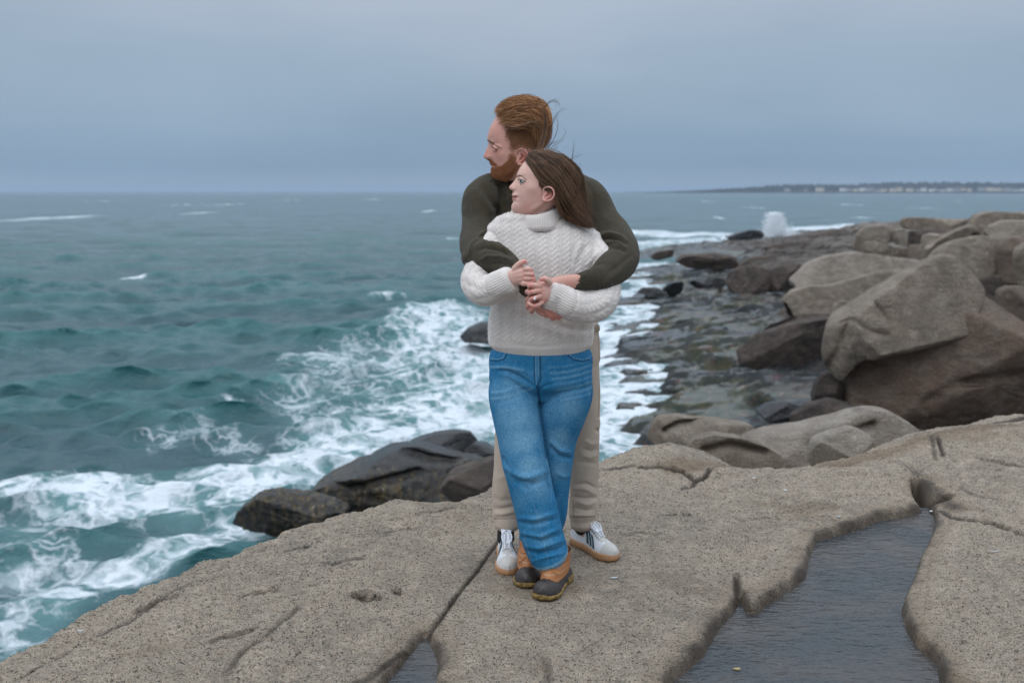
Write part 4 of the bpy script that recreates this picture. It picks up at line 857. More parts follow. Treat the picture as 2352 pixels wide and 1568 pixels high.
def put(parts, name, mat, parent, voxel=.003, smooth=3, sculpt=None, attrs=None):
    V, F = fuse(parts, voxel, smooth); F = flip_if_needed(V, F); N = normals(V, F)
    at = {}
    if sculpt: V, at = sculpt(V, N, F)
    if attrs: at.update(attrs(V))
    return mesh_np(name, V, F, mat, parent, attrs=at)
# ------------------------------------------------------------------ WOMAN
YW = 3.70
woman = empty('person', (*G(1242, 1340)[:2], 0), 'woman in a cream cable knit turtleneck sweater and blue jeans, leaning back, in front', 'person')
man = empty('person', (0.1, 3.98, 0), 'man in a dark olive sweater and beige trousers hugging from behind', 'person')
M_SKW = skin_mat('woman_skin', (.66, .42, .345), (.60, .23, .19)); M_SKM = skin_mat('man_skin', (.58, .32, .255), (.52, .16, .125), .5)
def woman_body():
    front = [(1240, 362), (1222, 362.5), (1211, 366), (1201, 375), (1193, 387), (1188, 398), (1185.5, 405), (1184.5, 410), (1179, 416.5), (1173, 423), (1168.3, 428), (1166.8, 431), (1168.8, 434.5), (1173, 437), (1177, 439.5), (1177, 442), (1175.3, 446), (1173.8, 449.5), (1174.6, 451.5), (1177.8, 452.9), (1175.4, 455), (1174.8, 458), (1177, 461.5), (1177.6, 464), (1175.4, 468), (1173.4, 473), (1173.2, 478), (1175.2, 484), (1181, 489.5), (1190, 494), (1202, 498.5), (1218, 502), (1226, 506)]
    base = [(1240, 362), (1222, 362.5), (1211, 366), (1201, 375), (1194, 387), (1190, 400), (1188, 415), (1184, 430), (1181, 445), (1180, 460), (1179, 470), (1179, 480), (1182, 487), (1190, 493), (1202, 498.5), (1218, 502), (1226, 506)]
    back = [(1250, 362), (1262, 364), (1285, 375), (1298, 390), (1305, 408), (1305, 425), (1298, 445), (1288, 460), (1275, 474), (1262, 488), (1252, 506)]
    width = [(362, .022), (366, .038), (375, .056), (388, .067), (402, .072), (418, .0745), (435, .073), (452, .069), (465, .064), (478, .056), (488, .045), (498, .035), (506, .022)]
    sig = [(362, .05), (400, .045), (408, .014), (418, .0085), (428, .0105), (434, .0125), (440, .014), (447, .021), (460, .022), (468, .026), (485, .026), (506, .04)]
    nf = [(362, 2.1), (400, 2.3), (430, 2.15), (450, 1.95), (470, 1.75), (485, 1.6), (506, 1.8)]; xm = [(362, .5), (400, .56), (440, .55), (470, .62), (506, .6)]
    hd, Fx, Sx = head(front, base, back, YW+.0, width, sig, 11, nf, xm)
    parts = [hd, tube([(1246, 455, 3.73, 36, .058), (1243, 490, 3.735, 35, .056), (1240, 530, 3.745, 40, .062)]),
             tube([(1238, 515, 3.75, 70, .06), (1242, 535, 3.75, 98, .078), (1242, 600, 3.74, 98, .09), (1242, 720, 3.74, 92, .085), (1242, 820, 3.765, 92, .088), (1242, 870, 3.765, 70, .08)], flat=True),
             tube([(1190, 850, 3.765, 42), (1181, 897, 3.755, 42), (1196, 1003, 3.70, 36), (1206, 1060, 3.675, 34), (1222, 1129, 3.66, 30), (1245, 1229, 3.65, 24), (1268, 1285, 3.665, 19)]), loft(np.array([[.172, 3.665, .16, .030, .034], [.172, 3.665, .09, .028, .034], [.165, 3.64, .052, .030, .026], [.130, 3.57, .038, .030, .020], [.112, 3.535, .034, .022, .014]]), 16, 20),
             tube([(1300, 850, 3.785, 42), (1302, 897, 3.785, 40), (1296, 940, 3.785, 36), (1286, 1003, 3.795, 28), (1275, 1065, 3.805, 26), (1265, 1129, 3.815, 26), (1249, 1195, 3.82, 24), (1228, 1270, 3.82, 19)]), loft(np.array([[.073, 3.815, .16, .030, .034], [.073, 3.815, .09, .028, .034], [.068, 3.78, .052, .030, .026], [.060, 3.69, .038, .030, .020], [.056, 3.65, .034, .022, .014]]), 16, 20),
             tube([(1152, 545, 3.745, 22), (1130, 570, 3.705, 22), (1108, 610, 3.675, 22), (1097, 648, 3.625, 22), (1112, 665, 3.59, 22), (1140, 658, 3.55, 20), (1172, 641, 3.50, 17), (1186, 636, 3.49, 16)]),
             tube([(1346, 550, 3.745, 22), (1360, 575, 3.71, 22), (1384, 612, 3.68, 22), (1387, 668, 3.64, 22), (1372, 692, 3.60, 23), (1335, 702, 3.56, 22), (1300, 693, 3.525, 20), (1262, 678, 3.485, 17), (1250, 674, 3.475, 16)])]
    parts.append(ball(P(1200.5, 416, YW-.0455), .0150, 20, 14))
    ear = ear_parts(1258.5, 446.5, YW-.0715, 29, 33, R(18), Sx); parts += ear
    y = 3.452
    # right hand (left in the picture): a fist closed over his cuff, back of the hand to the camera
    parts += [tube([(1176, 640, 3.485, 18, .017), (1188, 635, 3.478, 21, .017), (1202, 633, 3.470, 20, .016), (1210, 633, 3.474, 17, .015)]),
              tube([(1206, 618, y+.010, 6.4), (1214, 618, y-.002, 6.2), (1220, 622, y+.010, 5.6), (1219, 626, y+.026, 5)]),
              tube([(1208, 629, y+.006, 6.4), (1218, 629, y-.004, 6.2), (1224, 633, y+.010, 5.6), (1222, 637, y+.026, 5)]),
              tube([(1208, 640, y+.006, 6.2), (1218, 639, y-.002, 6.0), (1226, 642, y+.010, 5.4), (1223, 646, y+.026, 5)]),
              tube([(1200, 652, y+.014, 5.8), (1212, 651, y+.004, 5.4), (1223, 646, y+.002, 5.0), (1227, 641, y+.012, 4.6), (1226, 645, y+.026, 4)]),
              tube([(1182, 618, 3.478, 8), (1190, 609, 3.470, 7.4), (1199, 602.5, 3.464, 6.4), (1206, 600.5, 3.462, 5.6), (1209, 601.5, 3.464, 4.6)])]
    for (ku, kv) in ((1207, 619), (1209, 630), (1208, 641), (1203, 651)): parts.append(ball(P(ku, kv, y+.008), .0085, 12, 8))
    # left hand (right in the picture) with the ring, lying over his hands
    y = 3.430
    parts += [tube([(1262, 672, 3.478, 19, .017), (1252, 672, 3.462, 23, .017), (1243, 674, 3.452, 22, .016), (1237, 675, 3.452, 19, .015)]),
              tube([(1240, 658, y+.014, 6.4), (1228, 655, y+.002, 6.3), (1219, 655, y+.002, 6.0), (1215, 658, y+.016, 5.2), (1220, 661, y+.030, 5)]),
              tube([(1240, 668, y+.010, 6.2), (1228, 669, y-.002, 6.1), (1220, 671, y+.002, 5.6), (1216, 675, y+.016, 5), (1220, 678, y+.030, 4.6)]),
              tube([(1240, 680, y+.010, 6.0), (1229, 684, y-.002, 5.8), (1222, 686, y+.003, 5.3), (1217, 690, y+.016, 4.8), (1221, 692, y+.030, 4.4)]),
              tube([(1246, 694, y+.018, 5.2), (1236, 700, y+.008, 4.9), (1227, 703, y+.004, 4.6), (1218, 699, y+.008, 4.3), (1213, 694, y+.014, 3.6)]),
              tube([(1262, 650, 3.458, 8.4), (1256, 643, 3.444, 7.2), (1250, 640, 3.436, 6.2), (1244, 641, 3.438, 5.4), (1241, 642, 3.442, 4.4)])]
    for (ku, kv) in ((1236, 658), (1236, 669), (1238, 681)): parts.append(ball(P(ku, kv, y+.008), .0085, 12, 8))
    V, F = fuse(parts, .0021, 3, .45); F = flip_if_needed(V, F); N = normals(V, F)
    hz = (1150, 1320)
    S = lambda px, w, a, **k: stroke(V, N, px, w, a, yr=(3.30, 3.75), **k)
    V = S([(1188, 417), (1198, 416), (1208, 417)], 6.5, -.0050)            # eye socket
    V = S([(1189, 409), (1198, 409), (1211, 416)], 3.2, .0016)            # brow
    V = S([(1206, 432), (1222, 432), (1236, 434)], 12, .0035)             # cheekbone
    u, v = UV(V); al = inside(u, v, [(1192.2, 414.4), (1196, 414.0), (1200, 415.0), (1203.5, 417.2), (1199.5, 418.2), (1196, 418.2), (1193.4, 417.2)]) & (V[:, 1] < 3.68); V = V-N*(.0062*al)[:, None]; V = relax(V, F, 1, al*1.0)
    V = S([(1190, 411.5), (1197, 410.6), (1204, 413), (1208, 416)], 1.5, .0016)   # upper lid fold
    V = S([(1181.5, 436), (1186, 433), (1187, 440), (1189, 446)], 2.6, -.0022)  # wing of the nose and fold
    V = S([(1178, 431), (1181, 434), (1180, 437)], 2.6, .002)
    V = S([(1173, 452.4), (1180, 453.5), (1187, 452)], 1.5, -.0035, sharp=2)       # mouth line
    V = S([(1186, 449), (1190, 453), (1189, 459)], 3.0, -.0022)            # corner dimple
    V = S([(1178, 449), (1184, 450)], 2.2, .0016); V = S([(1178, 457), (1183, 456.5)], 2.4, .002)
    V = S([(1182, 472), (1190, 468)], 6, .0015)
    V = S([(1200, 491), (1225, 481), (1247, 466), (1257, 456)], 6, .003); V = S([(1215, 497), (1240, 484), (1262, 468)], 5, -.003)
    V = S([(1256, 440), (1262, 445), (1258, 451), (1253, 454)], 2.6, -.006)      # bowl of the ear
    # finger gaps
    for px in ([(1207, 624), (1224, 627)], [(1208, 635), (1226, 637)], [(1205, 646), (1216, 646), (1224, 644)]): V = stroke(V, N, px, 1.1, -.003, yr=(3.3, 3.6))
    for px in ([(1237, 663), (1216, 663)], [(1238, 674), (1217, 679)], [(1240, 688), (1228, 692), (1220, 695)]): V = stroke(V, N, px, 1.3, -.004, yr=(3.3, 3.6))
    for px in ([(1178, 628), (1205, 620)], [(1180, 636), (1207, 631)], [(1182, 645), (1206, 642)], [(1254, 668), (1238, 660)], [(1254, 675), (1238, 671)]): V = stroke(V, N, px, 1.8, .0011, yr=(3.3, 3.6))
    red = attr_gauss(V, [(1210, 478, 20, .38), (1225, 438, 14, .25), (1172, 431, 6, .35), (1262, 446, 16, .85), (1268, 440, 8, 1), (1253, 460, 7, .8), (1244, 470, 12, .25),
                         (1222, 622, 7, .85), (1224, 632, 7, .8), (1225, 642, 7, .8), (1222, 650, 7, .7), (1205, 600, 7, .9), (1196, 606, 8, .5), (1205, 632, 12, .3), (1218, 656, 8, .9), (1219, 670, 8, .9), (1222, 686, 9, .9), (1226, 701, 9, .9), (1247, 642, 8, .85), (1240, 670, 16, .55), (1250, 690, 12, .7)])
    u, v = UV(V); d, _, _ = pl_dist(u, v, [(1173, 449), (1180, 450.2), (1186, 451.6)]); d2, _, _ = pl_dist(u, v, [(1173, 457.5), (1180, 457), (1186, 453.5)]); lip = .9*np.maximum(sm(3.0, 1.0, d), sm(3.0, 1.0, d2))*(V[:, 1] < 3.76)*(v > 446)
    d, _, arc = pl_dist(u, v, [(1187.2, 405.5), (1192, 403.3), (1198, 405), (1210, 413)]); brow = .85*sm(2.2, .9, d/np.interp(arc, [0, .5, 1], [1.15, 1.0, .5]))
    d, _, arc = pl_dist(u, v, [(1190.5, 412.6), (1196, 412.4), (1201, 413.8), (1206.5, 417.6)]); lash = .95*sm(1.6, .6, d); d, _, _ = pl_dist(u, v, [(1193.5, 419.2), (1199, 420), (1205, 418.6)]); lash = np.maximum(lash, .45*sm(1.2, .4, d))
    d, _, _ = pl_dist(u, v, [(1173, 452.6), (1181, 453.6), (1186.5, 452.2)]); mth = .75*sm(1.3, .4, d)
    d, _, _ = pl_dist(u, v, [(1173.5, 437.2), (1179, 438.6)]); mth = np.maximum(mth, .45*sm(1.6, .5, d))
    d, _, _ = pl_dist(u, v, [(1257, 437), (1261, 442), (1256, 449)]); mth = np.maximum(mth, .40*sm(2.6, .8, d))
    o = mesh_np('body', V, F, M_SKW, woman, attrs={'red': red, 'lip': lip, 'dark': np.clip(np.maximum(np.maximum(brow, lash), mth), 0, 1)*(V[:, 1] < 3.74), 'fuzz': 0*red})
    return o, Sx
bw, SXW = woman_body()
M_EYEW = plain('eye_white', (.36, .34, .34), .2); M_IRIS = plain('iris_grey_blue', (.014, .020, .026), .12)
def eye(u, v, Y, r, Sx, iu, parent):
    c = P(u, v, Y); V, F = ball(c, r, 20, 14)
    e = mesh_np('eye', V, F, M_EYEW, parent)
    d = np.array((iu[0], iu[1], iu[2]), float); d /= np.linalg.norm(d); V, F = ball(c+d*r*.50, r*.58, 16, 10); mesh_np('iris', V, F, M_IRIS, e)
eye(1200.3, 416.2, YW-.0462, .0118, SXW, (-.62, -.80, .05), bw)
# engagement ring
def ring():
    c = P(1230, 684, 3.428); a = np.linspace(0, 2*math.pi, 26); m_ = plain('ring_silver', (.75, .75, .78), .15, Metallic=1.0)
    C = np.array([[c[0]+.0022*math.sin(t), c[1]+.001+.0102*math.cos(t), c[2]+.0100*math.sin(t), .0011, .0011] for t in a]); V, F = loft(C, 40, 8, caps=False)
    r = mesh_np('ring', V, F, m_, woman); g = plain('ring_stone', (.85, .86, .9), .05); V, F = ball(P(1228, 686, 3.4155), .0042, 8, 5); mesh_np('stone', V, F, g, r, smooth=False)
ring()
# ------------------------------------------------------------------ MAN
YM = 3.90
SIDES = [(1161, 291), (1195, 288), (1236, 282), (1250, 300), (1246, 340), (1228, 352), (1214, 346), (1200, 343), (1184, 350), (1173, 360), (1168, 345), (1165, 328), (1158, 312)]
BEARD = [(1168, 352), (1181, 352), (1186, 362), (1190, 378), (1186, 392), (1178, 404), (1165, 415), (1140, 411), (1122, 404), (1120, 392), (1122, 384), (1131, 383.5), (1140, 383), (1147, 379), (1158, 376), (1166, 366)]
MOUST = [(1119, 366), (1127, 366), (1134, 371), (1142, 378), (1141, 384), (1134, 378.5), (1124, 378)]
def man_body():
    front = [(1215, 246), (1180, 248), (1150, 258), (1137, 272), (1130, 284), (1125.5, 293), (1121.8, 304), (1119.3, 314), (1119.0, 318), (1120.8, 325), (1122.3, 330), (1118.5, 339), (1114, 348.5), (1110.3, 357), (1109.8, 361), (1112.2, 364.8), (1118, 366), (1124.5, 367), (1126.0, 371), (1127.5, 376), (1129.8, 379), (1128.5, 382), (1130, 385.5), (1130.0, 391), (1130.0, 397), (1133, 403), (1142, 408), (1158, 412), (1175, 416)]
    base = [(1215, 246), (1180, 248), (1150, 258), (1138, 272), (1131, 284), (1127, 293), (1124.5, 304), (1124, 318), (1126, 330), (1128, 345), (1130, 365), (1133, 380), (1134, 397), (1137, 404), (1144, 408.5), (1158, 412), (1175, 416)]
    back = [(1222, 246), (1238, 250), (1250, 262), (1257, 280), (1257, 300), (1252, 320), (1245, 338), (1236, 356), (1222, 374), (1210, 390), (1203, 416)]
    width = [(246, .03), (252, .048), (265, .065), (282, .073), (300, .077), (320, .079), (340, .077), (360, .073), (378, .067), (392, .060), (403, .048), (416, .032)]
    sig = [(246, .05), (300, .05), (314, .036), (322, .024), (330, .011), (340, .0105), (352, .013), (360, .0155), (366, .017), (374, .024), (385, .026), (395, .030), (416, .04)]
    nf = [(246, 2.1), (300, 2.4), (340, 2.3), (365, 2.1), (385, 1.95), (416, 1.8)]; xm = [(246, .5), (300, .56), (360, .55), (400, .6), (416, .6)]
    hd, Fx, Sx = head(front, base, back, YM, width, sig, 4, nf, xm)
    parts = [hd, tube([(1200, 360, 3.93, 36, .06), (1205, 400, 3.95, 40, .066), (1212, 440, 3.97, 46, .07)]),
             tube([(1215, 420, 3.98, 60, .07), (1222, 455, 3.98, 88, .08), (1225, 560, 3.98, 90, .09), (1245, 700, 3.99, 85, .085), (1265, 800, 3.99, 84, .085), (1265, 840, 3.99, 60, .08)]),
             tube([(1210, 800, 3.99, 44), (1190, 900, 3.99, 40), (1172, 1010, 3.99, 29), (1165, 1120, 3.99, 24), (1164, 1200, 3.985, 17)]), loft(np.array([[-.021, 3.975, .20, .026, .030], [-.022, 3.975, .10, .026, .030], [-.022, 3.93, .062, .026, .022], [-.018, 3.84, .050, .026, .014]]), 16, 20),
             tube([(1320, 790, 3.99, 44), (1334, 900, 3.99, 38), (1340, 1010, 4.02, 29), (1342, 1120, 4.05, 23), (1338, 1200, 4.065, 17)]), loft(np.array([[.292, 4.07, .20, .026, .030], [.300, 4.08, .10, .026, .030], [.320, 4.05, .062, .026, .022], [.368, 3.975, .050, .026, .014]]), 16, 20),
             tube([(1128, 446, 3.93, 22), (1102, 520, 3.83, 22), (1098, 572, 3.72, 24), (1118, 592, 3.655, 22), (1150, 600, 3.60, 19), (1183, 627, 3.545, 17), (1205, 652, 3.525, 15), (1222, 672, 3.51, 15)]),
             tube([(1330, 446, 3.93, 22), (1382, 505, 3.85, 24), (1412, 552, 3.77, 26), (1420, 590, 3.70, 25), (1400, 618, 3.63, 22), (1365, 637, 3.57, 20), (1336, 645, 3.54, 17, .8), (1312, 647, 3.525, 17, .8), (1285, 652, 3.505, 18, .7), (1262, 660, 3.49, 18, .8)]),
             ]
    parts.append(ball(P(1139, 339, YM-.0490), .0140, 20, 14))
    parts += ear_parts(1198, 361, YM-.0755, 30, 36, R(6), Sx)
    # his left hand (wrist at the right): thumb reaching left under hers, fingers curled below
    y = 3.485
    parts += [tube([(1268, 655, 3.492, 20, .017), (1248, 664, 3.485, 24, .018), (1236, 678, 3.487, 24, .018), (1230, 688, 3.49, 18, .016)]),
              tube([(1250, 652, y-.01, 9), (1234, 660, y-.022, 8), (1222, 666, y-.030, 7.4), (1213, 670, y-.030, 7), (1209, 671, y-.028, 6)]),
              tube([(1236, 684, y-.004, 7.5), (1222, 683, y-.008, 7.5), (1212, 688, y, 7), (1213, 694, y+.012, 6)]),
              tube([(1238, 695, y-.004, 7.5), (1222, 696, y-.008, 7.5), (1213, 702, y, 7), (1214, 708, y+.012, 6)]),
              tube([(1240, 704, y-.006, 7.2), (1228, 707, y-.008, 7), (1220, 712, y, 6.6), (1222, 717, y+.01, 5.6)])]
    # his right hand underneath, fingers pointing down to the right
    y = 3.505
    parts += [tube([(1218, 668, 3.512, 17, .018), (1232, 684, 3.508, 22, .018), (1246, 698, 3.505, 22, .018), (1254, 706, 3.505, 18, .016)]),
              tube([(1258, 692, y-.004, 7.5), (1272, 702, y-.006, 7.2), (1284, 716, y-.002, 6.8), (1290, 727, y+.004, 6)]),
              tube([(1252, 700, y-.008, 7.5), (1266, 711, y-.012, 7.2), (1278, 723, y-.006, 6.8), (1284, 731, y+.004, 6)]),
              tube([(1244, 706, y-.010, 7.5), (1256, 716, y-.014, 7.2), (1264, 725, y-.008, 6.8), (1272, 732, y+.004, 6)]),
              tube([(1234, 708, y-.006, 6.8), (1240, 717, y-.010, 6.4), (1252, 722, y-.006, 6), (1257, 726, y+.004, 5)])]
    V, F = fuse(parts, .0022, 3, .45); F = flip_if_needed(V, F); N = normals(V, F)
    S = lambda px, w, a, **k: stroke(V, N, px, w, a, yr=(3.3, 3.96), **k)
    V = S([(1127, 337), (1136, 334), (1145, 336)], 6.5, -.007)                   # eye socket
    V = S([(1121, 321), (1128, 325), (1140, 334), (1150, 338)], 3.6, .0030, taper=False)        # heavy brow
    u, v = UV(V); al = inside(u, v, [(1131, 340.6), (1134, 341.4), (1138.5, 343.2), (1135.5, 343.0), (1132, 341.8)]) & (V[:, 1] < 3.88); V = V-N*(.0008*al)[:, None]
    V = S([(1130, 343), (1140, 346), (1148, 350)], 5, .002)
    V = S([(1134, 356), (1150, 358), (1165, 352)], 11, .0035); V = S([(1126, 360), (1131, 368), (1134, 376)], 3.0, -.0024)
    V = S([(1121, 358), (1124, 362)], 3.2, .0025); V = S([(1128, 379.5), (1135, 380), (1141, 377)], 1.4, -.003)
    V = S([(1145, 400), (1170, 392), (1188, 376), (1194, 366)], 7, .004)
    V = S([(1195, 354), (1201, 360), (1197, 367), (1192, 370)], 2.8, -.007)
    for px in ([(1256, 702), (1276, 716)], [(1248, 708), (1268, 722)], [(1236, 712), (1250, 722)]): V = stroke(V, N, px, 1.3, -.004, yr=(3.3, 3.7))
    for px in ([(1236, 690), (1212, 692)], [(1238, 701), (1214, 705)]): V = stroke(V, N, px, 1.3, -.003, yr=(3.3, 3.7))
    red = attr_gauss(V, [(1112, 360, 9, .55), (1117, 350, 8, .35), (1140, 352, 14, .4), (1138, 337, 7, .35), (1207, 356, 9, 1), (1205, 366, 8, .8), (1196, 374, 7, .55), (1142, 300, 20, .15),
                         (1222, 690, 14, .55), (1216, 705, 12, .55), (1212, 670, 8, .5), (1262, 715, 22, .65), (1284, 726, 10, .9), (1270, 730, 8, .8)])
    u, v = UV(V); f = V[:, 1] < 3.98
    d, _, _ = pl_dist(u, v, [(1130, 379.6), (1136, 380), (1141, 378)]); lip = .75*sm(2.6, .8, d)*f
    d, _, arc = pl_dist(u, v, [(1120.5, 321), (1127, 325.5), (1135, 331), (1144, 337)]); brow = .62*sm(2.0, .7, d)*(V[:, 1] < 3.9)
    d, _, _ = pl_dist(u, v, [(1129.5, 337.5), (1136, 341), (1143.5, 345)]); brow = np.maximum(brow, .9*sm(2.2, .7, d)*(V[:, 1] < 3.9))
    d, _, _ = pl_dist(u, v, [(1116.5, 365.8), (1123, 366.5)]); brow = np.maximum(brow, .35*sm(1.8, .6, d))
    d, _, _ = pl_dist(u, v, [(1197, 352), (1201, 358), (1196, 366)]); brow = np.maximum(brow, .42*sm(2.8, .8, d)*f)
    fz = np.zeros(len(V))
    for poly, e, a in ((BEARD, 9, .72), (MOUST, 3, .7), (SIDES, 14, .8)):
        d, _, _ = pl_dist(u, v, poly, True); s_ = np.where(inside(u, v, poly), d, -d); fz = np.maximum(fz, a*sm(-2, e, s_+2*fbm(V*60, 3)))
    fz = fz*(V[:, 1] < 3.97)*(N[:, 1] < .4)
    o = mesh_np('body', V, F, M_SKM, man, attrs={'red': red*(1-fz), 'lip': lip, 'dark': brow, 'fuzz': fz})
    nail = plain('thumb_nail', (.60, .42, .45), .25); V2, F2 = ball(P(1212.5, 669, 3.4447), (.0060, .0018, .0042), 14, 8); mesh_np('thumb_nail', V2, F2, nail, o)
    return o, (V, F, N), Sx
bm_, BM, SXM = man_body()
eye(1140.5, 340.0, YM-.0445, .0112, SXM, (-.8, -.5, -.25), bm_)
# ------------------------------------------------------------------ cloth materials
def fabric(name, c0, c1, rough=.9, nscale=300, bumpd=.0012, sheen=.3, weave=None, bstr=.7):
    b = NB(name); p = b.pos(); n = b.noise(p, nscale, 3, .7); n2 = b.noise(p, 12, 4, .6)
    col = b.mix(b.mr(n.outputs[0], .35, .65), c0, c1); col = b.mix(1.0, col, b.ramp(n2.outputs[0], [(.3, .88), (.7, 1.08)]), 'MULTIPLY')
    h = n.outputs[0]
    return b, col, h
def knit_olive():
    b, col, h = fabric('olive_ribbed_knit', (.044, .036, .023), (.064, .053, .034))
    k = b.n('ShaderNodeSeparateXYZ', {'Vector': b.attr('kn', 'Vector')}); rib = k.outputs[2]
    w = b.math('SINE', b.math('MULTIPLY', k.outputs[0], 2*math.pi/.0056)); w2 = b.math('SINE', b.math('MULTIPLY', k.outputs[1], 2*math.pi/.0066))
    ww = b.math('ADD', b.math('MULTIPLY', w, b.math('SUBTRACT', 1.0, rib)), b.math('MULTIPLY', w2, b.math('MULTIPLY', rib, 1.6)))
    col = b.mix(b.mr(ww, -1, 1.2, 0, .62), b.mix(1.0, col, (.78, .78, .78), 'MULTIPLY'), (.084, .070, .047))
    hh = b.math('ADD', b.math('MULTIPLY', ww, .0006), b.math('MULTIPLY', h, .0008))
    b.b.inputs['Sheen Weight'].default_value = .12
    return b.done(col, .92, b.bump(hh, .8, 1.0), Specular_IOR_Level=.15)
def knit_cream():
    b, col, h = fabric('cream_mohair_knit', (.70, .63, .59), (.82, .755, .715), nscale=260)
    k = b.n('ShaderNodeSeparateXYZ', {'Vector': b.attr('kn', 'Vector')})
    st = b.math('SINE', b.math('MULTIPLY', k.outputs[0], 2*math.pi/.0052)); rw = b.math('SINE', b.math('MULTIPLY', k.outputs[1], 2*math.pi/.0047))
    col = b.mix(b.mr(k.outputs[2], -.0025, .001, .42, 0, smooth=True), col, (.54, .48, .43))       # low relief coloured darker, painting in the shade between stitches
    hh = b.math('ADD', b.math('MULTIPLY', b.math('ADD', st, rw), .00022), b.math('MULTIPLY', h, .0012))
    b.b.inputs['Sheen Weight'].default_value = .35; b.b.inputs['Sheen Roughness'].default_value = .5
    return b.done(col, .95, b.bump(hh, .7, 1.0), Specular_IOR_Level=.1)
def denim():
    b = NB('faded_denim'); p = b.pos(); fd = b.attr('fade'); sd = b.attr('seam')
    tw = b.noise(b.scale(p, (1, 1, .35), (0, R(28), 0)), 420, 3, .75); n2 = b.noise(b.scale(p, (1.0, 1.0, .7)), 16, 5, .65); n3 = b.noise(p, 120, 3, .7)
    dark = b.mix(b.mr(tw.outputs[0], .35, .65), (.008, .105, .235), (.035, .205, .385)); lite = b.mix(b.mr(tw.outputs[0], .35, .65), (.10, .27, .41), (.27, .46, .59))
    col = b.mix(b.math('ADD', fd, b.math('MULTIPLY', b.math('SUBTRACT', n2.outputs[0], .5), .9), clamp=True), dark, lite)
    col = b.mix(1.0, col, b.ramp(n3.outputs[0], [(.3, .82), (.7, 1.14)]), 'MULTIPLY')
    col = b.mix(b.mr(sd, 0, 1), col, (.008, .045, .10)); col = b.mix(b.mr(sd, 0, -1), col, (.26, .36, .44))
    return b.done(col, .85, b.bump(tw.outputs[0], .5, .0012), Specular_IOR_Level=.2)
def chino():
    b = NB('beige_chino_twill'); p = b.pos(); n = b.noise(p, 350, 3, .7); n2 = b.noise(p, 9, 4, .6); sd = b.attr('seam')
    col = b.mix(b.mr(n.outputs[0], .35, .65), (.42, .335, .265), (.52, .425, .345)); col = b.mix(1.0, col, b.ramp(n2.outputs[0], [(.3, .92), (.7, 1.06)]), 'MULTIPLY')
    col = b.mix(b.math('MULTIPLY', sd, .6), col, (.20, .15, .115))
    return b.done(col, .85, b.bump(n.outputs[0], .4, .001), Specular_IOR_Level=.2)
M_OLIVE = knit_olive(); M_CREAM = knit_cream(); M_DENIM = denim(); M_CHINO = chino()
